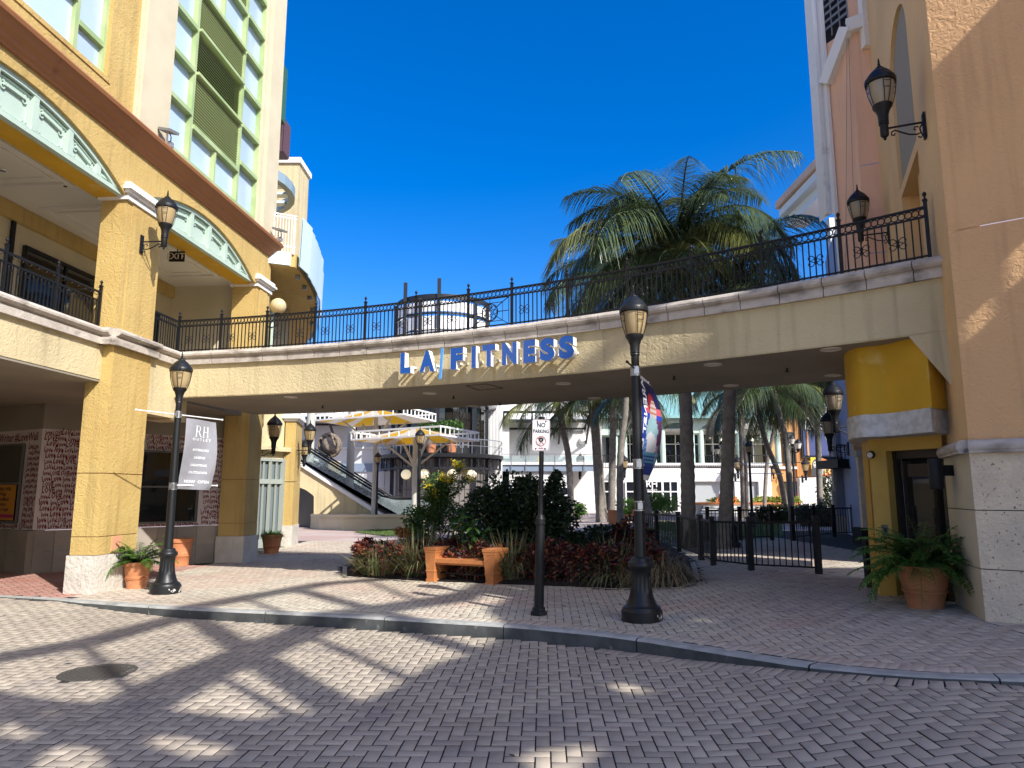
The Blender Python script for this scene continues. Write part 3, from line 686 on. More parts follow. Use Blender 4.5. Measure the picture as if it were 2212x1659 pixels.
put_text(gr, 'or7@RendaWriter #LoveWall', seg_fn(a0, a1, .006), L01 - 1.35, 2.70, .25, bold=.015, sx=.78)
gr.build('graffiti', M['graf_r'], LB, kind='stuff')
# orange menu posters in the left window
po = wmb(LB); fn = seg_fn(a0, a1, .07); tx = wmb(LB); ft = seg_fn(a0, a1, .076)
for u0, u1 in ((L01 - 2.75, L01 - 1.75), (L01 - 1.6, L01 - .62)):
    po.face([fn(u0, 1.05), fn(u1, 1.05), fn(u1, 1.78), fn(u0, 1.78)]); po.face([ft(u0, 1.10), ft(u1, 1.10), ft(u1, 1.17), ft(u0, 1.17)], 1)
for k, s_ in enumerate(('• Buffalo Wild', 'Wings', '• Hot Miami', 'Fashion', '• Plaza Stage')): put_text(tx, s_, ft, L01 - 1.1, 1.66 - .105*k, .105, bold=.015)
for k, s_ in enumerate(('siez', 'Outlet', 'Body')): put_text(tx, s_, ft, L01 - 2.05, 1.64 - .18*k, .11, bold=.015)
po.build('poster', [mat('orange_poster', (.50, .20, .015), .6), mat('magenta_stripe', (.35, .01, .10), .6)], LB); tx.build('poster_lettering', mat('dark_print', (.03, .012, .02), .6), LB, kind='stuff')
# stone cladding below: separate slabs
for a, b in segs[1:] + [(a0 + (a1 - a0)*.4, a1)]:
    L = (b - a).length; n = max(1, round(L/.42))
    for r, (z0, z1) in enumerate(((-.1, .42), (.425, .85))):
        for k in range(n):
            f_ = seg_fn(a, b, .035 + random.uniform(0, .004)); f0 = seg_fn(a, b, .0); u0, u1 = L*k/n + .004, L*(k+1)/n - .004
            g = wmb(LB); q = [f_(u0, z0), f_(u1, z0), f_(u1, z1), f_(u0, z1)]; w = [f0(u0, z0), f0(u1, z0), f0(u1, z1), f0(u0, z1)]
            g.face(q)
            for i in range(4): g.face([q[i], q[(i+1) % 4], w[(i+1) % 4], w[i]])
            g.build('stone_slab', M['dark_stone'], LB)
for p in (a1, a3):
    m = wmb(LB); m.bar(p + Vector((0, 0, -.1)), p + Vector((0, 0, .85)), .12, .12); m.build('corner_stone', M['dark_stone'], LB)
# gallery railing on the parapet
def post_mesh(h=.74):
    m = MB(); m.box(-.019, .019, -.019, .019, 0, h); m.box(-.026, .026, -.026, .026, h, h + .02)
    m.lathe([(.008, 0), (.016, .012), (.009, .03), (.022, .05), (.026, .065), (.018, .085), (.002, .10)], 8, c=(0, 0, h + .02)); return m.mesh('post', M['iron'], 50)
POST = post_mesh(); BAL = MB().box(-.0075, .0075, -.0075, .0075, -.52, 0).mesh('baluster', M['iron'])
def curls():
    m = MB()
    for sx in (-1, 1):
        for sz in (-1, 1):
            m.tube([(sx*(.012 + .045*(1-cos(a))*.9), 0, sz*(.012 + .05*sin(a)*1.0 + .02*a/3)) for a in [k*.42 for k in range(9)]], .006, 4)
            m.tube([(sx*(.010 + .075*k/6), 0, sz*(.008 + .012*sin(k*1.0))) for k in range(7)], .005, 4)
    m.lathe([(.002, -.075), (.013, -.05), (.006, -.02), (.016, 0), (.006, .02), (.013, .05), (.002, .075)], 6); return m.mesh('scroll', M['iron'])
CURL = curls()
gm = MB(); gm.box(-6, -.03, .285, .315, 4.99, 5.02); gm.box(-6, -.03, .288, .312, 4.845, 4.87); gm.box(-6, -.03, .288, .312, 4.405, 4.43)
grl = gm.build('gallery_railing', M['iron'], LB)
x = -.045; k = 0
scr = MB(); 
for s_ in (-1, 1): scr.tube([(s_*.052*cos(a*.5), 0, -.005 - .07*sin(a*.55)) for a in [j*.45 for j in range(8)]], .006, 4)
scr.torus((0, 0, -.06), .022, .005, 8, 4); SCR = scr.mesh('scroll', M['iron']); 
arcm = MB().tube([(.06*cos(a), 0, .05*sin(a)) for a in [pi + k_*pi/6 for k_ in range(7)]], .006, 4).mesh('swag', M['iron'])
while x > -5.6:
    link('post', POST, grl, (x, .3, 4.365)); xx = x - .08
    for j in range(12):
        link('baluster', BAL, grl, (xx - j*.08, .3, 4.85)); 
        if j % 2 == 0: link('swag', arcm, grl, (xx - j*.08 - .04, .3, 4.99)); link('scroll', SCR, grl, (xx - j*.08 - .04, .3, 4.83))
    x -= 1.04
# short railing from the first pillar to the bridge
m = MB(); m.box(1.1, 2.1, .09, .115, 4.995, 5.02); m.box(1.1, 2.1, .09, .115, 4.88, 4.90); m.box(1.1, 2.1, .09, .115, 4.41, 4.43); r2 = m.build('gallery_railing', M['iron'], LB)
for j in range(12):
    link('baluster', BAL, r2, (1.16 + j*.08, .1, 4.89))
RINGM = MB().torus((0, 0, 0), .041, .0085, 14, 4).mesh('ring', M['iron'])
for j in range(12): link('ring', RINGM, r2, (1.15 + j*.076, .1, 4.95))

# curved part beyond the second pillar: shop entrance, pier and cantilevered balcony
cv = MB(); cv.M = inv(LB)
pth = [Vector((-6.85 - .95*sin(pi*k/10) - .3*k/10, 18.2 + 4.1*k/10, 0)) for k in range(11)]
cv.strip([p + Vector((0,0,3.0)) for p in pth], [p + Vector((0,0,7.6)) for p in pth]); cv.strip([p + Vector((0,0,2.66)) for p in pth], [p + Vector((0,0,2.9)) for p in pth])
lip = [p + Vector((.25, -.02, 0)) for p in pth]; cv.strip([p + Vector((0,0,2.88)) for p in lip], [p + Vector((0,0,3.02)) for p in lip]); cv.strip([p + Vector((0,0,2.88)) for p in lip], [p + Vector((0,0,2.88)) for p in pth]); cv.strip([p + Vector((0,0,3.02)) for p in lip], [p + Vector((0,0,3.02)) for p in pth])
cv.build('curved_wall', M['cream'], LB)
ent = wmb(LB); fr = wmb(LB)
M['sage'] = mat('sage_door_paint', (.30, .33, .29), .5); M['glass_e'] = mat('entrance_glass', (.14, .17, .18), .06, spec=.8)
ent.strip([p + Vector((-.05,0,-.1)) for p in pth], [p + Vector((-.05,0,2.66)) for p in pth])
en = ent.build('entrance_glazing', M['glass_e'], LB)
for k, p in enumerate(pth):
    fr.bar(p + Vector((.02,0,0)), p + Vector((.02,0,2.66)), .07 if k % 2 else .14, .12)
    if k < 10:
        q = pth[k+1]
        for z, w in ((2.62, .09), (1.96, .14), (.12, .25)): fr.bar(p + Vector((.02,0,z)), q + Vector((.02,0,z)), .09, w)
        mid = (p + q)/2; fr.bar(mid + Vector((.01,0,0)), mid + Vector((.01,0,2.66)), .05, .05)
fr.build('frame', M['sage'], en)
pr = wmb(LB)
pa, pb_, pc = Vector((-7.12, 22.3, 0)), Vector((-6.78, 22.3, 0)), Vector((-7.0, 23.7, 0))
for z0, z1, mm in ((-.1, .62, 1), (.62, 1.95, 0), (1.97, 3.85, 0)):
    e = .03 if mm else 0
    q = [pa + Vector((-e,-e,0)), pb_ + Vector((e,-e,0)), pc + Vector((e,0,0)), pa + Vector((-.6,1.4,0))]
    for i in range(4): pr.face([q[i] + Vector((0,0,z0)), q[(i+1) % 4] + Vector((0,0,z0)), q[(i+1) % 4] + Vector((0,0,z1)), q[i] + Vector((0,0,z1))], mm)
    pr.face([v + Vector((0,0,z1)) for v in q], mm)
pr.build('pier', [M['yellow'], M['pale_stone']], LB)
pr = wmb(LB)
for e, z0, z1 in ((.05, 3.85, 3.93), (.12, 3.93, 4.02), (.08, 4.02, 4.12)):
    q = [pa + Vector((-e,-e,0)), pb_ + Vector((e,-e,0)), pc + Vector((e,0,0)), pa + Vector((-.6,1.4,0))]
    for i in range(4): pr.face([q[i] + Vector((0,0,z0)), q[(i+1) % 4] + Vector((0,0,z0)), q[(i+1) % 4] + Vector((0,0,z1)), q[i] + Vector((0,0,z1))])
    pr.face([v + Vector((0,0,z0)) for v in q]); pr.face([v + Vector((0,0,z1)) for v in q])
pr.build('capital', M['cap'], LB)
w2 = wmb(LB); pth2 = [Vector((-6.3 - .3*k - .035*k*k, 17.9 + 1.05*k, 0)) for k in range(11)]
w2.strip([p + Vector((0,0,3.4)) for p in pth2], [p + Vector((0,0,8.0)) for p in pth2]); w2.build('rear_curved_wall', M['yellow'], LB)
aw = wmb(LB); fn = lambda u, v: pth2[1] + (pth2[3] - pth2[1])*u + Vector((.08, -.02, v))
aw.face([fn(.1 + .8*k/12, 4.3) if False else fn(.1 + .8*k/12, 6.1 + .9*sin(pi*k/12)) for k in range(13)] + [fn(.9, 4.2), fn(.1, 4.2)]); awi = aw.build('arched_window', M['glass_e'], LB)
af = wmb(LB); fn2 = lambda u, v: pth2[1] + (pth2[3] - pth2[1])*u + Vector((.11, -.03, v))
af.tube([fn2(.1, 4.2)] + [fn2(.1 + .8*k/12, 6.1 + .9*sin(pi*k/12)) for k in range(13)] + [fn2(.9, 4.2)], .06, 5)
for u in (.37, .63): af.bar(fn2(u, 4.2), fn2(u, 6.1 + .9*sin(pi*(u - .1)/.8)), .05)
af.bar(fn2(.1, 6.05), fn2(.9, 6.05), .06); af.build('frame', M['mint'], awi)
bd = [(-6.28, 17.75), (-5.70, 18.0), (-5.72, 18.8), (-5.85, 20), (-6.1, 21.5), (-6.5, 23), (-7.1, 25), (-7.9, 27), (-9.2, 29.5), (-12, 30), (-12, 22), (-7.5, 19)]
b = wmb(LB); b.plate([bd], lambda x, y, d: (x, y, 7.48 + d), .36); b.build('balcony_slab', M['yellow'], LB)
M['aqua'] = mat('pale_aqua_panel', (.62, .76, .80), .35, spec=.6); M['white_s'] = mat('white_steel', (.78, .78, .76), .4)
for k in range(1, 8):
    p, q = Vector((*bd[k], 0)), Vector((*bd[k+1], 0)); o = Vector((.09, 0, 0)); n = max(1, round((q - p).length / .8))
    for j in range(n):
        s0 = p + (q - p)*((j + .02)/n) + o; s1 = p + (q - p)*((j + .98)/n) + o; t_ = Vector((.06 * random.random(), 0, 0)); g = wmb(LB)
        g.face([s0 + Vector((0,0,7.5)), s1 + t_ + Vector((0,0,7.5)), s1 + t_ + Vector((.03,0,8.85)), s0 + Vector((.03,0,8.85))])
        g.face([s0 + Vector((.03,0,7.5)), s1 + t_ + Vector((.03,0,7.5)), s1 + t_ + Vector((.06,0,8.85)), s0 + Vector((.06,0,8.85))]); g.build('balcony_panel', M['aqua'], LB)
g = wmb(LB); p, q = Vector((-6.33, 17.68, 0)), Vector((-5.80, 17.92, 0))
g.bar(p + Vector((0,0,7.66)), q + Vector((0,0,7.66)), .06, .34); g.build('balcony_panel', M['aqua'], LB)
g = wmb(LB)
for z in (8.86, 8.78, 8.0): g.bar(p + Vector((.05,0,z)), q + Vector((.1,.05,z)), .025)
for k in range(9):
    r = p + (q - p)*(k/8) + Vector((.06, .02, 0)); g.bar(r + Vector((0,0,7.8)), r + Vector((0,0,8.86)), .016 if k % 8 else .04)
g.build('balcony_rail', M['white_s'], LB)
for y_ in (18.7, 19.7, 20.8, 22.2, 24.0):
    xx = float(np.interp(y_, [b_[1] for b_ in bd[1:8]], [b_[0] for b_ in bd[1:8]])) - .12
    g = wmb(LB); g.box(xx - .06, xx + .05, y_ - .05, y_ + .05, 7.36, 7.475); g.build('floodlight', M['grey_metal'], LB)
g = wmb(LB); g.box(-12, -7.62, 24.0, 25.2, 7.5, 13.3); g.build('tower_wall', M['cream'], LB)
g = wmb(LB); g.box(-12.1, -7.55, 23.92, 25.3, 13.3, 13.5); g.build('tower_coping', M['cap'], LB)
g = wmb(LB); R1, R0 = 2.15, 1.95; n = 28
for k in range(n):
    a0_, a1_ = 2*pi*k/n, 2*pi*(k+1)/n; c_ = Vector((-8.75, 20.2, 10.55))
    for (ra, za), (rb_, zb) in (((R1,0),(R1,.3)), ((R1,.3),(R0,.3)), ((R0,.3),(R0,0)), ((R0,0),(R1,0))):
        g.face([c_ + Vector((ra*cos(a0_), ra*sin(a0_), za)), c_ + Vector((ra*cos(a1_), ra*sin(a1_), za)), c_ + Vector((rb_*cos(a1_), rb_*sin(a1_), zb)), c_ + Vector((rb_*cos(a0_), rb_*sin(a0_), zb))])
rg = g.build('ring_canopy', mat('blue_grey_steel', (.25, .33, .38), .45), LB, smooth=40)
for y_ in (-1.5, -.85, -.2, .45, 1.1, 1.7):
    w_ = sqrt(R0*R0 - y_*y_); g = wmb(LB); g.box(-8.75 - w_, -8.75 + w_, 20.2 + y_ - .14, 20.2 + y_ + .14, 10.6, 10.68); g.build('slat', M['aqua'], rg)
g = wmb(LB); g.box(-9.5, -6.88, 19.6, 20.1, 12.65, 14.4); g.build('shutter', mat('dark_green_shutter', (.04, .12, .06), .5), LB)
g = wmb(LB); g.box(-9.5, -7.0, 20.3, 20.9, 11.9, 13.0)
for k in range(4): g.box(-6.98, -6.94, 20.32 + k*.15, 20.38 + k*.15, 11.9, 12.95)
g.build('lattice', mat('plum_lattice', (.10, .05, .07), .6), LB)

# ------------------------------------------------------------------ the footbridge
BR_ = thing('footbridge', 'curved cream footbridge spanning the walkway with stone coping and black railing', 'footbridge', (-.5, 11.7, 3.45))
BCX, BCY, R0b, R1b = -11.207, -10.026, 24.27, 27.3
BM = Matrix.Translation(BR_.location).inverted()
def bp(r, deg, z): a = radians(deg); return Vector((BCX + r*cos(a), BCY + r*sin(a), z))
A0, A1 = 46.9, 79.25
m = MB(); m.M = BM; n = 44; AN = [A0 + (A1 - A0)*k/n for k in range(n + 1)]
def band(m, r0, z0, r1, z1, an=AN, mm=0): m.strip([bp(r0, a, z0) for a in an], [bp(r1, a, z1) for a in an], mm)
band(m, R0b, 3.47, R0b, 4.09); band(m, R0b + .01, 3.45, R0b, 3.47); band(m, R0b, 4.09, R0b + .3, 4.09); band(m, R0b + .3, 4.09, R1b - .3, 4.09); band(m, R1b, 3.45, R1b, 4.09); band(m, R1b - .3, 4.09, R1b, 4.09)
m.build('deck', M['cream'], BR_)
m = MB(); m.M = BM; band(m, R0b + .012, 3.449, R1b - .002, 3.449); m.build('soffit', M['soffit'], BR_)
a = A0 + .5; k = 0
prof = [(.02, 0), (-.06, .0), (-.065, .10), (-.045, .11), (-.05, .125), (-.09, .135), (-.12, .165), (-.125, .20), (-.10, .24), (-.05, .262), (.22, .268), (.22, 0)]
while a < A1 - .2:
    st = random.uniform(1.2, 1.42); b_ = min(a + st, A1); m = MB(); m.M = BM; dz = random.uniform(-.004, .004); dr_ = random.uniform(-.005, .005)
    rows = [[bp(R0b + o + dr_, a + .014 + (b_ - a - .028)*j/3, 4.09 + z + (dz if z > .01 else 0)) for o, z in prof] for j in range(4)]
    for r0, r1 in zip(rows[:-1], rows[1:]):
        for j in range(len(prof) - 1): m.face((r0[j], r1[j], r1[j+1], r0[j+1]))
    m.face(rows[0]); m.face(rows[-1]); m.build('coping_stone', M['stone'], BR_, smooth=35); a = b_
m = MB(); m.M = BM
prof2 = [(.1, 0), (.1, .26), (-.2, .26), (-.2, 0)]
for j in range(3): band(m, R1b + prof2[j][0], 4.09 + prof2[j][1], R1b + prof2[j+1][0], 4.09 + prof2[j+1][1])
m.build('rear_coping', M['stone'], BR_)
for px, py in ((628, 857), (928, 849), (782, 886), (1022.6, 877), (1217, 828), (1283.6, 859.4), (1578.6, 832), (1795, 754), (1799, 810), (1540, 786.6)):
    d = ray(px, py); t = (3.449 - EZ) / d[2]; c = (d[0]*t, d[1]*t, 3.448)
    m = MB(); m.M = BM; m.lathe([(.13, 0), (.13, -.012), (.10, -.016), (.085, -.002), (.001, -.001)], 18, c=c, cap=False); m.build('downlight', mat('downlight_trim', (.62, .58, .5), .5) if k == 0 else M['dl'], BR_, smooth=30)
    if k == 0: M['dl'] = bpy.data.materials['downlight_trim']
    k = 1
for px, py in ((697, 876), (1080, 869), (980, 855), (1456, 812), (1700, 795)):
    d = ray(px, py); t = (3.449 - EZ) / d[2]; m = MB(); m.M = BM; m.lathe([(.015, 0), (.015, -.05), (.035, -.052), (.03, -.062)], 8, c=(d[0]*t, d[1]*t, 3.45)); m.build('sprinkler', M['iron'], BR_)
hx = [tuple((lambda d: (d[0]*(1.849/d[2]), d[1]*(1.849/d[2])))(ray(*q))) for q in ((1007, 833), (1050, 829), (1086, 838), (1035, 843))]
m = MB(); m.M = BM
for i in range(4): m.bar((*hx[i], 3.446), (*hx[(i+1) % 4], 3.446), .018, .008)
m.build('access_hatch', M['iron'], BR_)
# front railing: rails, posts, balusters, rings, scrolls, one wheel panel
RR = R0b + .06; PA = [79.2, 77.0, 74.6, 72.1, 69.55, 67.05, 64.56, 62.58, 60.19, 57.77, 55.36, 53.0, 50.63, 48.3]
m = MB(); m.M = BM; AR = [48.3 + (79.2 - 48.3)*k/60 for k in range(61)]
for z, w, h in ((5.01, .034, .024), (4.89, .026, .02), (4.405, .026, .02)):
    for s_ in ((-1, 1)): band(m, RR + s_*w/2, z - h/2, RR + s_*w/2, z + h/2, AR)
    band(m, RR - w/2, z + h/2, RR + w/2, z + h/2, AR); band(m, RR - w/2, z - h/2, RR + w/2, z - h/2, AR)
rail = m.build('railing', M['iron'], BR_)
def rp(deg, z): return BM @ bp(RR, deg, z)
for i, pa_ in enumerate(PA): link('post', POST, rail, rp(pa_, 4.345), (0, 0, radians(pa_ + 90)))
for i, (a, b_) in enumerate(zip(PA[:-1], PA[1:])):
    L = radians(abs(a - b_)) * RR; nr = max(3, round(L / .0752)); nb = max(3, round(L / .08))
    for k in range(nr): aa = a + (b_ - a)*(k + .5)/nr; link('ring', RINGM, rail, rp(aa, 4.95), (0, 0, radians(aa + 90)), )
    if i == 6:
        mid = (a + b_)/2; c = rp(mid, 4.64); ex_ = Vector((-sin(radians(mid)), cos(radians(mid)), 0)); nrm = Vector((cos(radians(mid)), sin(radians(mid)), 0)); wp = MB(); ez = Vector((0, 0, 1))
        wp.torus(c, .15, .011, 28, 4, ax=nrm); wp.torus(c, .045, .008, 12, 4, ax=nrm)
        for q in range(8): wp.torus(c + ex_*(.102*cos(q*pi/4)) + ez*(.102*sin(q*pi/4)), .036, .007, 12, 4, ax=nrm)
        hw, hh = .36, .235
        for sx, sz in ((1,0), (-1,0), (0,1), (0,-1), (1,1), (-1,1), (1,-1), (-1,-1)):
            d_ = ex_*(sx*hw) + ez*(sz*hh); wp.bar(c + d_.normalized()*.15, c + d_, .012)
        r_ = .68
        for (x0, z0), (x1, z1) in (((-1,-1),(-1,1)), ((1,-1),(1,1)), ((-1,1),(1,1)), ((-1,-1),(1,-1))):
            wp.bar(c + ex_*(x0*hw*r_) + ez*(z0*hh*r_), c + ex_*(x1*hw*r_) + ez*(z1*hh*r_), .01); wp.bar(c + ex_*(x0*hw) + ez*(z0*hh), c + ex_*(x1*hw) + ez*(z1*hh), .012)
        wp.build('wheel_panel', M['iron'], rail)
        continue
    for k in range(1, nb):
        aa = a + (b_ - a)*k/nb; link('baluster', BAL, rail, rp(aa, 4.885), (0, 0, radians(aa + 90)))
        if k in (3, nb - 4): link('scroll', CURL, rail, rp(aa, 4.62), (0, 0, radians(aa + 90)))
# rear railing (only its top shows over the front coping)
m = MB(); m.M = BM; RQ = R1b - .06
for z in (5.01, 4.89, 4.41):
    for s_ in (-1, 1): band(m, RQ + s_*.014, z - .011, RQ + s_*.014, z + .011)
    band(m, RQ - .014, z + .011, RQ + .014, z + .011)
for k in range(200):
    aa = A0 + 1 + (A1 - A0 - 2)*k/200
    m.torus(bp(RQ, aa, 4.95), .045, .008, 8, 3, ax=(cos(radians(aa)), sin(radians(aa)), 0)); q = bp(RQ, aa, 4.4); m.box(q.x - .006, q.x + .006, q.y - .006, q.y + .006, 4.4, 4.9)
for k in range(15): q = bp(RQ, A0 + 1.2 + k*2.2, 0); m.box(q.x - .02, q.x + .02, q.y - .02, q.y + .02, 4.34, 5.1)
m.build('rear_railing', M['iron'], BR_)

# channel letters on the bridge
SG = thing('channel_letter_sign', 'blue channel letters reading LA FITNESS on the bridge wall', 'sign', tuple(bp(24.1, 63.4, 3.64)))
SM = Matrix.Translation(SG.location).inverted()
M['blue'] = mat('blue_acrylic', (.02, .10, .38), .18, spec=.7, coat=.3); M['blue_l'] = mat('light_blue_acrylic', (.09, .33, .74), .25, spec=.6); M['ret'] = mat('white_return', (.78, .77, .74), .5)
def letter(ch, a_mid, h, w):
    vs, fs = text_geo(ch, .07, 4); xs = [v[0] for v in vs]; ys = [v[1] for v in vs]; sx = w / (max(xs) - min(xs)); sy = h / (max(ys) - min(ys)); cx = (max(xs) + min(xs))/2; y0 = min(ys)
    am = radians(a_mid); ctr = bp(24.27, a_mid, 3.645); ex_ = Vector((sin(am), -cos(am), 0)); nr = Vector((-cos(am), -sin(am), 0))
    F3 = lambda v, d: SM @ (ctr + ex_*((v[0] - cx)*sx) + Vector((0, 0, (v[1] - y0)*sy)) + nr*d)
    m = MB(); cnt = {}
    for f in fs:
        for i in range(len(f)): e = (f[i], f[(i+1) % len(f)]); cnt[e] = 1
    bnd = [e for e in cnt if (e[1], e[0]) not in cnt]
    for f in fs: m.face([F3(vs[i], .272) for i in f], 0)
    # white rim a little larger, and returns
    for i, j in bnd: m.face([F3(vs[i], .274), F3(vs[j], .274), F3(vs[j], .15), F3(vs[i], .15)], 1)
    for f in fs: m.face([F3(vs[i], .15) for i in f], 1)
    o = m.build('letter', [M['blue'], M['ret']], SG)
    s_ = MB()
    for q in (-.25, .25): s_.bar(F3((cx + q*(max(xs) - min(xs)), y0 + .35*(max(ys) - min(ys))), .15), F3((cx + q*(max(xs) - min(xs)), y0 + .35*(max(ys) - min(ys))), -.01), .03)
    s_.build('standoff', M['ret'], o)
for ch, a_, w in (('L', 67.02, .21), ('A', 66.0, .30), ('F', 64.62, .24), ('I', 63.85, .085), ('T', 63.18, .245), ('N', 62.28, .27), ('E', 61.42, .22), ('S', 60.67, .265), ('S', 59.88, .265)): letter(ch, a_, .365, w)
m = MB(); m.M = SM; am = radians(65.33); nr = Vector((-cos(am), -sin(am), 0)); ex_ = Vector((sin(am), -cos(am), 0)); c = bp(24.27, 65.33, 0) + nr*.26
m.bar(c + ex_*-.025 + Vector((0,0,3.50)), c + ex_*.012 + Vector((0,0,4.03)), .04, .03, up=nr); m.build('divider_bar', M['blue_l'], SG)
# ------------------------------------------------------------------ right: peach building, stone plinth, kiosk under the bridge end
def xy(v, z=0): return Vector((v[0], v[1], z))
C1 = G(2130, 1340); RB = thing('peach_building', 'peach stucco building on the right with coral stone plinth and arched niche', 'building', (C1.x, C1.y, 0), radians(-36.3))
RE = Vector((.806, -.592, 0)); RI = Vector((.592, .806, 0)); RD = Vector((.375, .927, 0))
def onplane(px, py, p0, d):
    r = Vector(ray(px, py)); n = Vector((d.y, -d.x, 0)); t = n.dot(xy(p0)) / n.dot(r); return Vector((0, 0, EZ)) + r*t
def rl(s, z, off=0): return xy(C1) + RD*s + Vector((-RD.y, RD.x, 0))*off + Vector((0, 0, z))   # on the return face, off = outwards
SL = 5.2
m = wmb(RB); m2 = wmb(RB)
for z0, z1 in ((2.1, 4.43), (4.45, 7.25), (7.27, 10.6)):
    a, b = xy(C1), xy(C1) + RE*8
    m.face([a + Vector((0,0,z0)), b + Vector((0,0,z0)), b + Vector((0,0,z1)), a + Vector((0,0,z1))])
m.build('street_wall', M['peach'], RB)
for z0, z1 in ((4.43, 4.45), (7.25, 7.27)):
    a, b = xy(C1) + RI*.02, xy(C1) + RE*8 + RI*.02
    m2.face([a + Vector((0,0,z0)), b + Vector((0,0,z0)), b + Vector((0,0,z1)), a + Vector((0,0,z1))])
m2.build('wall_groove', M['terra'], RB)
m = wmb(RB); screen_f = lambda o_, z, d: xy(C1) + RE*(4 + d) - RI*o_ + Vector((0, 0, z))
slots = [[(.70, 8.875), (.86, 8.875), (.86, 8.93), (.70, 8.93)], [(.90, 6.60), (.985, 6.60), (.985, 6.92), (.90, 6.92)], [(.79, 6.74), (.885, 6.74), (.885, 7.18), (.79, 7.18)]]
m.plate([[(0, 0), (1.8, 0), (1.8, 9.83), (0, 9.83)]] + slots, screen_f, .12); m.build('shade_screen', M['peach'], RB)  # unseen screen added to shade the street wall; slots let sun streaks through
# return wall with a niche
nt_ = [onplane(px, py, C1, RD) for px, py in ((1913, 328), (1974, 312), (1972, 235), (1950, 205), (1925, 232))]
def sz(v): return ((v - xy(C1)).dot(RD), v.z)
(s_bl, z_bl), (s_br, z_br), (s_tr, z_tr) = sz(nt_[0]), sz(nt_[1]), sz(nt_[2])
sa, sb_ = min(s_br, s_bl), max(s_br, s_bl); zb_ = 6.1
sa, sb_ = 1.35, 3.1
loop = [(sa, 6.2), (sb_, 6.2), (sb_, 7.9)] + [((sa + sb_)/2 + (sb_ - sa)/2*cos(pi*k/10), 7.9 + .62*sin(pi*k/10)) for k in range(1, 10)] + [(sa, 7.9)]
loop2 = [(sa, 3.9), (sb_ - .1, 3.9), (sb_ - .1, 6.05), (sa, 6.05)]
m = wmb(RB); m.plate([[(0, 2.1), (SL, 2.1), (SL, 11.4), (0, 11.4)], loop, loop2], lambda s, z, d: rl(s, z, -d), .3); m.build('side_wall', M['peach_lit'], RB)
m = wmb(RB); m.plate([loop], lambda s, z, d: rl(s, z, -.05 - d), .02); m.build('niche_panel', mat('grey_niche', (.30, .265, .20), .85), RB)
m = wmb(RB); m.plate([loop2], lambda s, z, d: rl(s, z, -.25 - d), .02); m.build('recess', M['kiosk'], RB)
m = wmb(RB); q = rl(1.9, 0, -.2); m.plate([[(1.95, 3.9), (2.25, 3.9), (2.25, 6.05), (1.95, 6.05)]], lambda s, z, d: rl(s, z, -.12 - d), .1); m.build('jamb', M['peach_lit'], RB)
# terracotta pier with white trim at the far end
C2 = rl(SL, 0); C3 = C2 + Vector((-.30, .13, 0)); C4 = C3 + Vector((-.24, .50, 0)); C5 = C4 + Vector((-.10, .10, 0)); C6 = C5 + Vector((-.02, .4, 0))
def wall(owner, name, a, b, z0, z1, mt):
    m = wmb(owner); m.face([xy(a, z0), xy(b, z0), xy(b, z1), xy(a, z1)]); return m.build(name, mt, owner)
for z0, z1 in ((3.7, 5.9), (5.915, 7.6), (7.615, 12)): wall(RB, 'pier', C3, C2, z0, z1, M['terra'])
wall(RB, 'pier', C4, C3, 3.7, 10.4, M['terra']); wall(RB, 'pier', C4 + Vector((.04,.1,0)), C3 + Vector((.04,.1,0)), 10.3, 12, M['void'])
m = wmb(RB)
for k in range(8): m.bar(xy(C4, 10.7 + k*.16), xy(C3, 10.75 + k*.16), .02, .05)
for k in range(4): p = C4 + (C3 - C4)*(k/3) ; m.bar(xy(p, 10.5), xy(p, 12), .02)
m.build('grille', M['green_frame'] if 0 else M['grey_metal'], RB)
m = wmb(RB)
m.bar(xy(C4, 9.55) + Vector((-.06,-.03,0)), xy(C3, 10.4) + Vector((-.06,-.03,0)), .14, .24); m.bar(xy(C3, 10.4) + Vector((-.06,-.06,0)), xy(C2, 10.45) + Vector((-.04,-.06,0)), .14, .26); m.bar(xy(C2, 9.9) + Vector((-.06,-.04,0)), xy(C2, 12) + Vector((-.06,-.04,0)), .16, .16)
m.build('white_sill', M['cap'], RB)
m = wmb(RB)
for a, b, e in ((C5, C4, 0), (C6, C5, .0)): m.face([xy(a, 6.9), xy(b, 6.9), xy(b, 12), xy(a, 12)])
m.bar(xy(C5, 6.9) + Vector((-.03,0,0)), xy(C5, 12) + Vector((-.03,0,0)), .08, .08); m.bar(xy(C4, 5.6) + Vector((-.03,-.03,0)), xy(C4, 12) + Vector((-.03,-.03,0)), .06, .06)
m.build('white_pilaster', M['cap'], RB)
# cables
m = wmb(RB)
m.tube([rl(1.2, 9.5, .04), rl(2.2, 10.5, .04), rl(2.9, 11.3, .04)], .006, 4); m.tube([xy((C3 + C4)/2 + Vector((-.05,-.03,0)), 4.2), xy(C3 + Vector((-.03,-.03,0)), 10.2)], .005, 4); m.tube([xy(C4 + Vector((-.05,-.03,0)), 4.2), xy(C3 + Vector((-.06,-.03,0)), 10.2)], .005, 4)
m.build('cable', M['grey_metal'], RB)
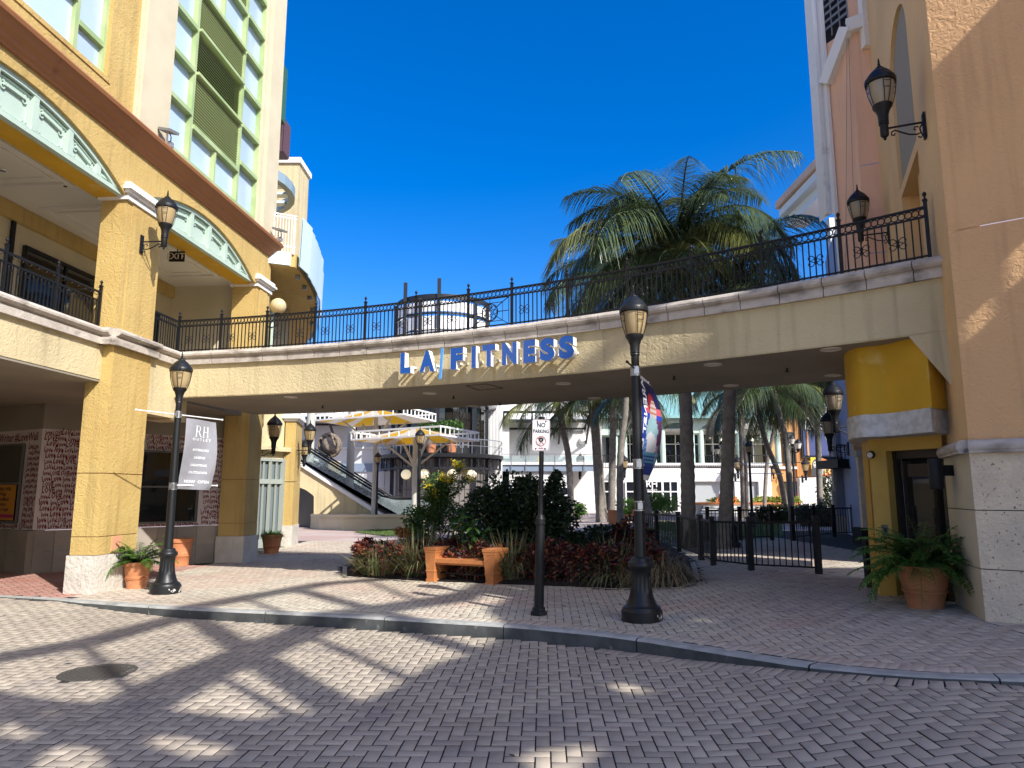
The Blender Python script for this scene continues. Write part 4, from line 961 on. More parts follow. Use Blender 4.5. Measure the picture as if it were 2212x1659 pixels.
# stone plinth: blocks and rolled moulding
gz1 = C1.z
zc = [gz1 - .25, .74 + .1, 1.43, 2.03]
for i, (z0, z1) in enumerate(zip(zc[:-1], zc[1:])):
    for a, b in ((0, 1.6 - .3*(i % 2)), (1.6 - .3*(i % 2) + .008, 3.4), (3.408, 5.2)):
        m = wmb(RB); p = xy(C1) - RI*.05; q = [p + RE*a, p + RE*b, p + RE*b + RI*.4, p + RE*a + RI*.4 + (RD*.0 if a else Vector((0,0,0)))]
        for j in range(4): m.face([q[j] + Vector((0,0,z0 + .005)), q[(j+1) % 4] + Vector((0,0,z0 + .005)), q[(j+1) % 4] + Vector((0,0,z1 - .005)), q[j] + Vector((0,0,z1 - .005))])
        m.face([v + Vector((0,0,z1 - .005)) for v in q]); m.build('stone_block', M['coral'], RB)
    m = wmb(RB); p = xy(C1) - RI*.05; o = Vector((-RD.y, RD.x, 0))*.05; q = [p, p + RD*.12 + o*.2, p + RD*1.18 + o, p + RD*1.18 - o*6, p + RI*.3 + RE*.1]
    for j in range(3): m.face([q[j] + Vector((0,0,z0 + .005)), q[j+1] + Vector((0,0,z0 + .005)), q[j+1] + Vector((0,0,z1 - .005)), q[j] + Vector((0,0,z1 - .005))])
    m.face([v + Vector((0,0,z1 - .005)) for v in q]); m.build('stone_block', M['pale_stone'] if 0 else M['cream_s'], RB)  # return side in cream: its lit look is put into the colour
core = wmb(RB); p = xy(C1) - RI*.03; q = [p, p + RE*5, p + RE*5 + RI*.4, p + RD*1.17 - Vector((-RD.y, RD.x, 0))*.2, p + RD*1.17 + Vector((-RD.y, RD.x, 0))*.02]
for j in range(5): core.face([q[j] + Vector((0,0,-.2)), q[(j+1) % 5] + Vector((0,0,-.2)), q[(j+1) % 5] + Vector((0,0,2.05)), q[j] + Vector((0,0,2.05))])
core.build('plinth_core', M['mortar'], RB)
o = Vector((-RD.y, RD.x, 0))
for a, b in (((xy(C1) + RD*1.22 + o*.05, xy(C1) + o*.05 - RI*.04)), (xy(C1) - RI*.06, xy(C1) + RE*.62 - RI*.06), (xy(C1) + RE*.628 - RI*.06, xy(C1) + RE*2.4 - RI*.06), (xy(C1) + RE*2.408 - RI*.06, xy(C1) + RE*5 - RI*.06)):
    m = wmb(RB); m.tube([xy(a, 2.085), xy(b, 2.085)], .07, 14); m.bar(xy(a, 2.04), xy(b, 2.04), .1, .05); m.build('moulding', M['stone'], RB, smooth=35)
# kiosk wall and door
K1, K2, K3, K4 = G(1884, 1269), G(1902, 1287), G(1938, 1287), G(2066, 1304)
kd = (xy(K3) - xy(K4)).normalized(); kn = Vector((-kd.y, kd.x, 0)); kn = kn if kn.x < 0 else -kn
KIO = thing('corner_kiosk', 'golden corner kiosk under the bridge end with a bronze glass door and white band', 'kiosk', (K3.x, K3.y, K3.z), 0)
DW = (xy(K3) - xy(K4)).length; zt = 2.14
m = wmb(KIO)
m.face([xy(K2, 0), xy(K3, 0), xy(K3, 2.32), xy(K2, 2.32)]); m.face([xy(K2, 0), xy(K2, 2.32), xy(K1, 2.32), xy(K1, 0)])
m.face([xy(K3, zt), xy(K4, zt), xy(K4, 2.4), xy(K3, 2.4)])
m.face([xy(K3, 0), xy(K3, zt), xy(K3, zt) - kn*.16, xy(K3, 0) - kn*.16]); m.face([xy(K3, zt), xy(K4, zt), xy(K4, zt) - kn*.16, xy(K3, zt) - kn*.16])
KB = xy(K1) + Vector((.6, 1.0, 0)); m.face([xy(K1, 0), xy(KB, 0), xy(KB, 3.5), xy(K1, 3.5)])
m.build('wall', M['kiosk'], KIO)
m = wmb(KIO); f0 = xy(K4) - kn*.15; kx = lambda u, z, d=0: f0 + kd*u + kn*d + Vector((0, 0, z))
for a, b in (((0, .2), (0, zt)), ((DW - .07, .2), (DW - .07, zt)), ((DW - .2, .2), (DW - .2, zt - .13)), ((.16, .2), (.16, zt - .13))): m.bar(kx(a[0] + .03, a[1]), kx(b[0] + .03, b[1]), .08, .06)
m.bar(kx(0, zt - .05), kx(DW, zt - .05), .06, .10); m.bar(kx(.1, zt - .25), kx(DW - .1, zt - .25), .05, .16); m.bar(kx(.1, gz1 + .15), kx(DW - .1, gz1 + .15), .05, .3); m.bar(kx(DW - .2, 1.15), kx(DW - .2, 1.45), .05, .02, up=(1,0,0))
M['bronze'] = mat('bronze_door_frame', (.035, .028, .022), .4, .4); dr_ = m.build('door', M['bronze'], KIO)
m = wmb(KIO); m.face([kx(.1, .3, -.02), kx(DW - .1, .3, -.02), kx(DW - .1, zt - .2, -.02), kx(.1, zt - .2, -.02)]); m.build('glass', mat('door_mirror_glass', (.03, .03, .028), .02, 0, spec=1.0, coat=1), dr_)
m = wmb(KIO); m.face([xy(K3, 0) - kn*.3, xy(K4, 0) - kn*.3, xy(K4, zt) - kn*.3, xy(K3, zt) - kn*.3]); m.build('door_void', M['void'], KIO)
m = wmb(KIO); q = xy(K3)*.55 + xy(K2)*.45 + Vector((0, -.012, 1.14)); m.bar(q + Vector((-.04,0,0)), q + Vector((.04,0,0)), .012, .13); kp = m.build('card_reader', M['steel'], KIO); m = wmb(KIO); m.bar(q + Vector((-.012,-.008,0)), q + Vector((.012,-.008,0)), .01, .05); m.build('keypad', M['iron'], kp)
# slot
m = wmb(KIO); a = xy(K2)*.85 + xy(K1)*.15 + Vector((-.01,0,0)); b = xy(K2)*.35 + xy(K1)*.65 + Vector((-.01,0,0)); m.face([a + Vector((0,0,.5)), b + Vector((0,0,.5)), b + Vector((0,0,2.05)), a + Vector((0,0,2.05))]); m.build('slot', M['ochre'], KIO)
# white band and ochre drum above, curved
e0 = P(2012, 905, K4.y - .42); e1 = P(1925, 925, K3.y - .50); e2 = P(1858, 940, K3.y - .25); e3 = P(1832, 950, K3.y + .35); e4 = P(1850, 950, K3.y + 1.6)
def smooth(pts, n=6):
    out = []
    for i in range(len(pts) - 1):
        p0, p1, p2, p3 = pts[max(i-1, 0)], pts[i], pts[i+1], pts[min(i+2, len(pts)-1)]
        for k in range(n):
            t = k/n; out.append(.5*((2*p1) + (-p0+p2)*t + (2*p0-5*p1+4*p2-p3)*t*t + (-p0+3*p1-3*p2+p3)*t**3))
    return out + [pts[-1]]
cu = smooth([xy(e) for e in (e0, e1, e2, e3, e4)]); inn = [p + Vector((.12, .10, 0)) for p in cu]
zb0, zb1 = 2.30, 2.58
m = wmb(KIO); m.strip([p + Vector((0,0,zb0)) for p in cu], [p + Vector((0,0,zb1)) for p in cu]); far_ = [p + Vector((.9, .7, 0)) for p in cu]
m.strip([p + Vector((0,0,zb0)) for p in cu], [p + Vector((0,0,zb0)) for p in far_]); m.strip([p + Vector((0,0,zb1)) for p in cu], [p + Vector((0,0,zb1)) for p in inn]); m.face([cu[0] + Vector((0,0,zb0)), far_[0] + Vector((0,0,zb0)), far_[0] + Vector((0,0,zb1)), cu[0] + Vector((0,0,zb1))])
m.build('white_band', mat('worn_white_band', (.60, .585, .54), .85, var=(9, (.46, .445, .40), .40, .6), bump=(25, .4, .006)), KIO, smooth=40)
inn = [p + Vector((.03, .02, 0)) for p in cu]
m = wmb(KIO); m.strip([p + Vector((0,0,zb1 - .05)) for p in inn], [p + Vector((0,0,3.45)) for p in inn]); m.face([inn[0] + Vector((0,0,zb1)), inn[0] + Vector((.3,.2,zb1)), inn[0] + Vector((.3,.2,3.45)), inn[0] + Vector((0,0,3.45))]); m.build('drum', M['ochre'], KIO, smooth=40)
# tapering bracket under the bridge end
bt = [(48.98, 3.452), (47.0, 3.452), (47.0, 2.25), (47.22, 2.25)]
m = MB(); m.M = BM
F1 = [bp(R0b - .0, a, z) for a, z in bt]; F2 = [bp(R0b + .75, a, z) for a, z in bt]
m.face(F1, 0)
for i in range(4): m.face([F1[i], F1[(i+1) % 4], F2[(i+1) % 4], F2[i]], 1 if i == 3 else 0)
m.build('bracket', [M['cream'], M['kiosk']], BR_)  # sloped side coloured golden in place of the yellow light on it
# wall lights on the kiosk side
wl = thing('cylinder_wall_light', 'black cylinder wall light sticking out beside the bronze door', 'wall light', tuple(P(2022, 1024, K4.y - .42)))
m = MB(); m.lathe([(.001, -.17), (.072, -.17), (.076, -.16), (.076, .16), (.07, .175), (.001, .175)], 18); m.build('cylinder', M['iron'], wl, smooth=40)
m = MB(); m.box(.06, .26, -.03, .05, -.02, .10); m.build('arm', M['iron'], wl)
m = MB(); m.box(-.05, .05, .1, .16, -.75, -.2); 
sp = thing('spotlight', 'small round black spotlight on the golden kiosk wall under the white band', 'spotlight', tuple(P(1882, 982, K2.y - .02)))
m = MB(); m.lathe([(.001, -.01), (.05, -.01), (.05, .012), (.001, .012)], 14); m.v = [(x, z, y) for x, y, z in m.v]; m.build('base', M['iron'], sp)
m = MB(); m.tube([(0, -.01, 0), (-.03, -.06, -.005)], .016, 8); m.tube([(-.02, -.05, 0), (-.075, -.11, -.012)], [.035, .045], 12); m.build('lamp_head', M['iron'], sp, smooth=40)
m = MB(); m.tube([(-.077, -.112, -.0122), (-.079, -.114, -.0126)], .036, 12); m.build('lens', M['steel'], sp)

# ------------------------------------------------------------------ lamps
def lantern_parts(root, z=0, glass='glass_lamp', iron='iron_worn'):
    """lantern head whose socket starts at z (about 0.86 m tall)"""
    nb = MB(); nb.lathe([(.035, 0), (.05, .02), (.05, .16), (.062, .17), (.055, .19), (.062, .20), (.06, .22), (.065, .30), (.085, .36), (.115, .40), (.118, .43), (.10, .435)], 20, c=(0, 0, z)); nb.build('neck', M[iron], root, smooth=40)
    gl = MB(); gl.lathe([(.098, .43), (.118, .47), (.14, .56), (.155, .66), (.16, .72), (.158, .735)], 24, c=(0, 0, z), cap=False); gl.build('lamp_glass', M[glass], root, smooth=60)
    cp = MB(); cp.lathe([(.165, .715), (.183, .725), (.187, .76), (.178, .79), (.168, .80), (.15, .83), (.12, .87), (.085, .905), (.06, .92), (.052, .94), (.032, .95), (.028, .955)], 24, c=(0, 0, z)); cp.build('cap', M[iron], root, smooth=40)
    fi = MB(); fi.lathe([(.026, .95), (.03, .965), (.012, .985), (.02, 1.0), (.01, 1.015), (.016, 1.03), (.008, 1.045), (.012, 1.055), (.001, 1.085)], 10, c=(0, 0, z)); fi.build('finial', M[iron], root, smooth=40)
    cg = MB()
    for k in range(8):
        a0 = 2*pi*(k//2)/4 + .35 + (.18 if k % 2 else -.18)
        cg.tube([((r + .012)*cos(a0*1 + (.10*(1 if k % 2 else -1))*(t_)), (r + .012)*sin(a0 + (.10*(1 if k % 2 else -1))*(t_)), z + zz_) for r, zz_, t_ in ((.108, .43, 0), (.145, .56, .5), (.163, .68, .9), (.17, .73, 1))], .005, 4)
    for k in range(4):
        a0 = 2*pi*k/4 + .35
        for zz_, r in ((.60, .165), (.68, .176)): cg.tube([(r*cos(a0 + q), r*sin(a0 + q), z + zz_) for q in (-.22, 0, .22)], .005, 4)
        cg.box(.176*cos(a0) - .012, .176*cos(a0) + .012, .176*sin(a0) - .012, .176*sin(a0) + .012, z + .725, z + .775)
    cg.build('cage', M[iron], root)
def lamp_post(label, loc, sc=1.0, chip=True, glass='glass_lamp'):
    t = thing('street_lamp', label, 'street lamp', tuple(loc), 0, 'black street lamps'); t.scale = (sc,)*3
    b = MB(); b.lathe([(.24, -.05), (.245, .02), (.245, .12), (.225, .145), (.222, .16), (.20, .17), (.185, .185)], 28); b.build('plinth', M['iron_chip'] if chip else M['iron_worn'], t, smooth=35)
    b = MB(); b.lathe([(.185, .18), (.165, .22), (.14, .30), (.122, .40), (.115, .50), (.118, .56), (.13, .60), (.15, .615), (.155, .65), (.145, .68), (.12, .69), (.115, .72), (.09, .74)], 36, flute=(2, 5, .10)); b.build('base', M['iron_worn'], t, smooth=60)
    b = MB(); b.lathe([(.070, .73), (.068, 1.0), (.062, 2.0), (.056, 3.0), (.054, 3.10)], 28, flute=(0, 4, .09)); b.build('pole', M['iron_worn'], t, smooth=60)
    lantern_parts(t, 3.06, glass); return t
def bands(t, zs):
    for z in zs:
        b = MB(); b.lathe([(.062, -.06), (.068, -.06), (.068, -.045), (.062, -.045), (.062, .045), (.068, .045), (.068, .06), (.062, .06)], 16, c=(0, 0, z)); b.box(-.03, .03, -.085, -.055, -.04 + z, .04 + z); b.build('banner_clamp', M['steel'], t)
LL = G(357, 1281); LR = G(1387, 1340)
lampL = lamp_post('black fluted street lamp with grey RH banner in front of yellow pillar', LL, .965)
lampR = lamp_post('nearest black street lamp with chipped base and blue sports banner on its pole', LR)
bands(lampL, (3.02, 1.78)); bands(lampR, (3.02, 1.86, 1.35))
def rod(t, d, L, z, r=.011, m='white_s'):
    b = MB(); b.tube([tuple(d*.05 + Vector((0,0,z))), tuple(d*L + Vector((0,0,z)))], r, 8); b.lathe([(.001,-.02),(.018,-.01),(.018,.01),(.001,.02)], 8, c=tuple(d*L + Vector((0,0,z)))); b.build('banner_rod', M[m], t)
dL = Vector((sin(radians(25)), cos(radians(25)), 0)); dR = Vector((sin(radians(20)), cos(radians(20)), 0))
rod(lampL, dL, .98, 3.02); rod(lampL, -dL, .82, 3.02, m='cream_s' if 0 else 'white_s'); rod(lampL, dL, .95, 1.80)
rod(lampR, dR, .95, 3.02); rod(lampR, -dR, .55, 3.05, m='iron'); rod(lampR, dR, .6, 1.86)
# grey banner
BL = thing('grey_banner', 'grey RH OUTLET banner hanging from the left street lamp', 'banner', (LL.x, LL.y, 1.6))
def SB(u, v, off=0):     # u 0..1 across, v 0 top .. 1 bottom
    az = radians(25 + 6*sin(v*3.0)); d = Vector((sin(az), cos(az), 0)); nr = Vector((cos(az), -sin(az), 0))
    w = .025*sin(u*5 + v*4) + .05*max(0, v - .72)*sin(u*9 + 1) + .02*sin(v*22)*max(0, v - .75)*4*(.5 + .5*sin(u*7))
    return Vector((0, 0, 1.275 - v*1.2 - .02*u)) + d*(.17 + .66*u - .08*v) + nr*(w + off)
M['ban_g'] = mat('grey_banner_cloth', (.29, .29, .32), .7, var=(6, (.26, .26, .29)), trans=.15); M['ban_t'] = mat('white_print', (.80, .80, .80), .7)
m = MB(); N1, N2 = 22, 44
for i in range(N1):
    for j in range(N2): m.face([SB(i/N1, j/N2), SB((i+1)/N1, j/N2), SB((i+1)/N1, (j+1)/N2), SB(i/N1, (j+1)/N2)])
m.build('cloth', M['ban_g'], BL, smooth=80)
m = MB(); fn = lambda u, v: SB(u/.66, 1 - v/1.2, .006)
RHW = lambda u, v, s: None
def serif_RH(mb, fn, cx, y, h):
    q = lambda pts: mb.face([fn(cx + a*h, y + b*h) for a, b in pts])
    def stem(x, w, y0=0, y1=1, sf=.07):
        q([(x - w/2, y0), (x + w/2, y0), (x + w/2, y1), (x - w/2, y1)]); q([(x - w/2 - sf, y0), (x + w/2 + sf, y0), (x + w/2 + sf, y0 + .035), (x - w/2 - sf, y0 + .035)]); q([(x - w/2 - sf, y1 - .035), (x + w/2 + sf, y1 - .035), (x + w/2 + sf, y1), (x - w/2 - sf, y1)])
    stem(-.62, .11); n = 12
    for k in range(n):
        a0, a1 = pi/2 - pi*k/n, pi/2 - pi*(k+1)/n
        q([(-.40 + .22*cos(a0), .735 + .265*sin(a0)), (-.40 + .22*cos(a1), .735 + .265*sin(a1)), (-.40 + .12*cos(a1), .735 + .23*sin(a1)), (-.40 + .12*cos(a0), .735 + .23*sin(a0))])
    q([(-.6, .965), (-.4, .965), (-.4, 1), (-.6, 1)]); q([(-.6, .47), (-.4, .47), (-.4, .505), (-.6, .505)]); q([(-.42, .48), (-.29, .48), (.02, 0), (-.12, 0)]); q([(-.12, 0), (.07, 0), (.07, .035), (-.14, .035)])
    stem(.26, .10); stem(.72, .10); q([(.3, .48), (.68, .48), (.68, .525), (.3, .525)])
serif_RH(m, fn, .335, .90, .19)
put_text(m, 'O U T L E T', fn, .345, .835, .062, sx=1.25, bold=.015)
for k, (w_, y_) in enumerate((('INTERIORS', .655), ('LINENS', .525), ('LIGHTING', .395), ('OUTDOOR', .27), ('NOW  OPEN', .11))): put_text(m, w_, fn, .345, y_, .058 if k < 4 else .07, sx=1.15, bold=.015)
m.build('lettering', M['ban_t'], BL, kind='stuff')
# blue sports banner
BN = thing('sports_banner', 'narrow blue sports banner turned almost edge on from the nearest lamp', 'banner', (LR.x, LR.y, LR.z + 1.7))
def SA(u, v, off=0):
    az = radians(20 + 15*sin(pi*v**.8) - 3*v); d = Vector((sin(az), cos(az), 0)); nr = Vector((cos(az), -sin(az), 0))
    return Vector((0, 0, 1.34 - v*1.36 - .02*u)) + d*(.13 + (.74 - .1*v)*u) + nr*(.05*sin(u*4 + v*5)*v + off)
N1, N2 = 24, 60; V = []; Fq = []; cols = []
def ban_col(u, v):
    navy, blue, white, red, teal, skin, purple = (.01,.012,.07), (.012,.04,.32), (.62,.62,.66), (.34,.02,.03), (.28,.46,.50), (.38,.16,.10), (.12,.04,.11)
    if v < .055: return (.62,.61,.60)
    if v > .955: return (.62,.61,.60)
    c = navy if v < .33 else (blue if u < .38 else purple)
    if .30 < v < .36 and .2 < u: c = (.55,.10,.14)
    if .36 < v < .42 and u > .3: c = (.02,.06,.45)
    if hypot((u - .52)/.16, (v - .27)/.10) < 1: c = red
    if hypot((u - .62)/.18, (v - .36)/.13) < 1: c = (.52,.42,.40) if (int(v*60) % 3) else skin
    if hypot((u - .60)/.26, (v - .52)/.13) < 1: c = teal
    if hypot((u - .60)/.24, (v - .66)/.12) < 1: c = white
    if v > .62 and u < .45: c = (.05,.14,.42) if int(v*40 + u*7) % 2 else (.16,.30,.62)
    if v > .74 and u >= .40: c = (.10,.30,.42) if int(v*50) % 2 else (.02,.05,.22)
    if v > .86: c = (.01,.03,.22)
    return c
m = MB()
for i in range(N1):
    for j in range(N2):
        m.face([SA(i/N1, j/N2), SA((i+1)/N1, j/N2), SA((i+1)/N1, (j+1)/N2), SA(i/N1, (j+1)/N2)]); cols.append(ban_col((i+.5)/N1, (j+.5)/N2))
me = m.mesh('cloth', mat('printed_banner', (.1,.1,.2), .5, attr='print', trans=.15), 80)
ca = me.color_attributes.new('print', 'FLOAT_COLOR', 'CORNER')
for p, c in zip(me.polygons, cols):
    for li in p.loop_indices: ca.data[li].color = (*c, 1)
link('cloth', me, BN)
m = MB(); fa = lambda a, b: SA(.19 - b/.74, .08 + a/1.36, .006)
put_text(m, 'ARENA', fa, .27, -.055, .19, bold=.02); put_text(m, 'ST OF', fa, .72, -.05, .2, bold=.03)
fb = lambda a, b: SA(.88 - b/.74, .95 - a/1.36, .006); put_text(m, 'AG.ORG', fa, .93, -.52, .075); m.build('lettering', M['ban_t'], BN, kind='stuff')

# no parking sign
NPg = G(1164, 1328); NP = thing('no_parking_sign', 'NO PARKING sign on a black fluted post at the kerb', 'sign', tuple(NPg)); NP.rotation_euler = (0, radians(1.3), 0)
b = MB(); b.lathe([(.10, -.03), (.105, .02), (.098, .045), (.082, .055), (.078, .09), (.066, .10)], 8); b.build('base', M['iron'], NP)
b = MB(); b.lathe([(.062, .09), (.060, .6), (.056, 1.13)], 24, flute=(0, 2, .10)); b.build('sleeve', M['iron'], NP, smooth=60)
b = MB(); b.lathe([(.060, 1.12), (.066, 1.14), (.058, 1.17), (.062, 1.19), (.05, 1.21), (.048, 1.23), (.034, 1.25)], 20); b.build('collar', M['iron'], NP, smooth=40)
b = MB(); b.lathe([(.031, 1.22), (.031, 2.47), (.038, 2.475), (.038, 2.515), (.02, 2.52)], 16); b.build('pole', M['iron_worn'], NP, smooth=40)
zc_ = 2.27; sw, sh = .115, .205
def rr(w, h, r, n=5):
    o = []
    for cx, cy, a0 in ((w-r, h-r, 0), (-w+r, h-r, pi/2), (-w+r, -h+r, pi), (w-r, -h+r, 3*pi/2)):
        o += [(cx + r*cos(a0 + pi/2*k/n), cy + r*sin(a0 + pi/2*k/n)) for k in range(n+1)]
    return o
sf = lambda x, z, d=0: (x - .012, -.045 + d, zc_ + z)
b = MB(); b.plate([rr(sw, sh, .025)], lambda x, z, d: sf(x, z, d), .004); pn = b.build('panel', mat('white_sign_sheet', (.74, .74, .73), .35, spec=.6, stain=(9, (.60, .60, .58), .6, .75)), NP)
b = MB(); s4 = lambda u, v: sf(u, v, -.003)
put_text(b, 'NO', s4, 0, .105, .085, bold=.025, sx=.85); put_text(b, 'PARKING', s4, 0, .03, .068, bold=.025, sx=.72); put_text(b, 'P', s4, 0, -.118, .12, bold=.05)
b.build('lettering', M['iron'], pn, kind='stuff')
b = MB(); b.torus(sf(0, -.075, -.004), .062, .0055, 28, 4); b.bar(sf(-.044, -.031, -.0045), sf(.044, -.119, -.0045), .003, .011, up=(0,1,0)); b.bar(sf(-.03, -.168, -.003), sf(.03, -.168, -.003), .002, .012)
o1, o2 = rr(sw - .006, sh - .006, .02), rr(sw - .009, sh - .009, .018)
b.plate([o1, o2], lambda x, z, d: sf(x, z, d - .003), .002); b.build('emblem', mat('faded_red', (.42, .06, .05), .5), pn, kind='stuff')
for x_, z_ in ((-.05, .175), (.06, .18), (-.065, -.175), (.055, -.175)):
    b = MB(); b.lathe([(.001, 0), (.011, 0), (.011, .006), (.001, .006)], 8); b.v = [sf(x_ + x, z_ + y, -z) for x, y, z in b.v]; b.build('bolt', M['iron'], pn)
b = MB(); b.plate([rr(.022, .022, .006)], lambda x, z, d: sf(x - .035, z - .10, d - .006), .002); b.build('sticker', mat('grey_sticker', (.5, .48, .45), .6), pn)

# planter bench
bA, bB = G(928, 1257), G(1056, 1263); bdv = (xy(bB) - xy(bA)); bL = bdv.length; BE = thing('planter_bench', 'orange clay bench with two tapered planter ends in front of the red hedge', 'bench', (bA.x, bA.y, bA.z), atan2(bdv.y, bdv.x))
def tap(m, x, zs, ws, y0=0, dep=.5):
    for (z0, w0), (z1, w1) in zip(list(zip(zs, ws))[:-1], list(zip(zs, ws))[1:]):
        a = [(x - w0, y0 - (w0 - .1)*.6, z0), (x + w0, y0 - (w0 - .1)*.6, z0), (x + w0, y0 + dep, z0), (x - w0, y0 + dep, z0)]; b_ = [(x - w1, y0 - (w1 - .1)*.6, z1), (x + w1, y0 - (w1 - .1)*.6, z1), (x + w1, y0 + dep, z1), (x - w1, y0 + dep, z1)]
        for i in range(4): m.face([a[i], a[(i+1) % 4], b_[(i+1) % 4], b_[i]])
    m.face(b_)
for x in (0, bL):
    m = MB(); tap(m, x, [0, .05, .05, .17, .175, .195, .20, .50, .505, .545, .55, .60, .60], [.085, .082, .068, .078, .088, .088, .08, .105, .112, .115, .125, .13, .10]); m.build('planter_end', M['bench_clay'], BE)
m = MB(); m.box(.09, bL - .09, .02, .48, .335, .40); m.box(.09, bL - .09, .06, .46, .30, .335); m.build('seat', M['bench_clay'], BE)
m = MB(); m.tube([(.1, .22, .14), (bL - .1, .22, .14)], .018, 8); m.build('cross_bar', M['iron'], BE)
m = MB(); m.lathe([(.001, 0), (.024, 0)], 12, cap=False); m.v = [(bL + .118 + .02, .25 + x, .2 + y) for x, y, z in m.v]; m.build('drain_hole', M['void'], BE)

# terracotta pots (foliage is added with the plants)
def pot(name, label, loc, r, h, base, mt='terracotta', group='terracotta plant pots', square=False):
    t = thing(name, label, 'potted plant', tuple(loc), random.uniform(0, 3), group)
    m = MB(); n = 4 if square else 28
    m.lathe([(base*.98, -.02), (base*1.04, .03*h), (base, .07*h), (base + (r-base)*.30, .34*h), (base + (r-base)*.31 + .012, .36*h), (base + (r-base)*.33 + .012, .39*h), (base + (r-base)*.34, .41*h), (base + (r-base)*.36 + .010, .43*h), (base + (r-base)*.37, .46*h), (r*.90, .82*h), (r*.90, .84*h), (r*.98, .86*h), (r, .97*h), (r*.98, h), (r*.88, h), (r*.84, .9*h), (.01, .88*h)], n, cap=False)
    m.build('pot', M[mt], t, smooth=40 if not square else None)
    m = MB(); m.lathe([(.001, .90*h), (r*.85, .90*h)], 16, cap=False); m.build('soil', M['soil'], t); return t
potR = pot('potted_fern', 'largest terracotta pot with a big fern by the bronze door on the right', G(2000, 1310), .30, .46, .185)
potL = pot('potted_fern', 'sunlit terracotta pot of fern beside the stone foot of the yellow pillar', G(294, 1270), .235, .44, .155)
potD = pot('clay_tub', 'tall shaded terracotta tub standing behind the left street lamp', G(387, 1222), .27, .60, .19)
potE = pot('potted_shrub', 'terracotta pot of grassy shrub beside the curved shop entrance', G(586, 1195), .29, .50, .185)
potF = pot('potted_shrub', 'small distant terracotta pot beside the arched opening of the escalator wall', G(637, 1137), .30, .62, .2)

# black picket fences
def fence(label, posts, h=.86, gap=.115):
    pts = [G(*p) for p in posts]; t = thing('picket_fence', label, 'fence', tuple(pts[0]), 0, 'black picket fences'); IM = inv(t)
    bar_me = MB().box(-.008, .008, -.008, .008, .10, h - .06).mesh('bar', M['iron'])
    for p in pts:
        m = MB(); m.box(-.045, .045, -.045, .045, -.05, h + .02); m.box(-.052, .052, -.052, .052, h + .02, h + .05); m.build('post', M['iron'], t, loc=IM @ p)
    for a, b in zip(pts[:-1], pts[1:]):
        d = b - a
        for z_, w_ in ((h - .05, .045), (.10, .03)): m = MB(); m.bar(IM @ (a + Vector((0,0,z_))), IM @ (b + Vector((0,0,z_))), w_, w_*.9); m.build('rail', M['iron'], t)
        n = max(2, round(d.length / gap))
        for k in range(1, n): link('bar', bar_me, t, IM @ (a + d*(k/n)))
    return t
fence('nearest black picket fence, right of the planting bed', [(1516, 1210), (1541, 1221), (1623, 1232), (1769, 1240)])
fence('black picket fence running back along the planting bed behind the thick palm trunk', [(1514, 1209), (1467, 1190), (1420, 1180), (1385, 1176)])
fence('black picket fence across the lawn behind the two thick palm trunks', [(1530, 1168), (1600, 1167), (1668, 1167)])
fence('black picket fence at the far right in front of the blue pier', [(1714, 1168), (1760, 1163), (1802, 1159), (1846, 1157)])
bo = G(1882, 1268); bl = MB().box(-.06, .06, -.05, .05, 0, .62).build('post', M['iron']); bl.location = bo; bl.name = 'bollard'; tag(bl, 'square black bollard at the left edge of the golden kiosk', 'bollard')

# wall lanterns
def wall_lantern(label, plate, normal, reach=.42, sc=1.0, glass='glass_lamp', drop=0):
    n_ = Vector(normal).normalized(); t = thing('wall_lantern', label, 'wall lantern', tuple(plate), atan2(n_.y, n_.x), 'black wall lanterns'); t.scale = (sc,)*3
    m = MB(); m.box(0, .02, -.045, .045, -.19, .15); m.box(.02, .028, -.03, .03, -.17, .13); m.build('back_plate', M['iron'], t)
    m = MB(); m.tube([(.02, 0, .03), (reach, 0, .03)], .014, 8)
    sp = [(.03 + .02*k/8, 0, -.13 + .02*k/8) for k in range(2)]
    m.tube([(.03, 0, .01), (.06, 0, -.04), (.05, 0, -.10), (.09, 0, -.115), (.18, 0, -.10), (.27, 0, -.05), (.33, 0, -.015), (.37, 0, -.03), (.375, 0, -.07), (.345, 0, -.08), (.335, 0, -.055)], .010, 6)
    m.tube([(.05, 0, -.10), (.03, 0, -.14), (.06, 0, -.165), (.085, 0, -.145)], .009, 6); m.tube([(.07, 0, -.02), (.11, 0, -.01), (.125, 0, -.04), (.10, 0, -.055)], .009, 6); m.build('bracket', M['iron'], t, smooth=50)
    sub = MB(); sub.lathe([(.002, -.13), (.02, -.11), (.012, -.09), (.038, -.07), (.042, .0), (.05, .06)], 12, c=(reach + .03, 0, 0)); sub.build('socket', M['iron'], t, smooth=40)
    h = bpy.data.objects.new('tmp', None)
    before = set(bpy.data.objects)
    lantern_parts(t, -.08, glass, 'iron')
    for o in set(bpy.data.objects) - before: o.location = (reach + .03, 0, 0)
    bpy.data.objects.remove(h); return t
pl = lbw(.47, -.02, 6.06); lan = wall_lantern('black wall lantern high on the front of the nearest yellow pillar', pl, LN, .40)
wall_lantern('round globe side lantern', lbw(5.65, -.1, 5.0), LN, .3) if False else None
rp1 = onplane(2000, 268, C1, RD); RN = Vector((-RD.y, RD.x, 0)); s1_ = (rp1 - xy(C1)).dot(RD)
lanR = wall_lantern('largest black wall lantern high on the peach building against the grey niche', rl(s1_, rp1.z, .01), RN, .42, .98, 'lamp_glass_grey')
rp2 = onplane(1922, 505, C1, RD); s2_ = (rp2 - xy(C1)).dot(RD)
wall_lantern('black wall lantern seen behind the right end of the bridge railing', rl(s2_, rp2.z, .01), RN, .42, .98, 'lamp_glass_grey')
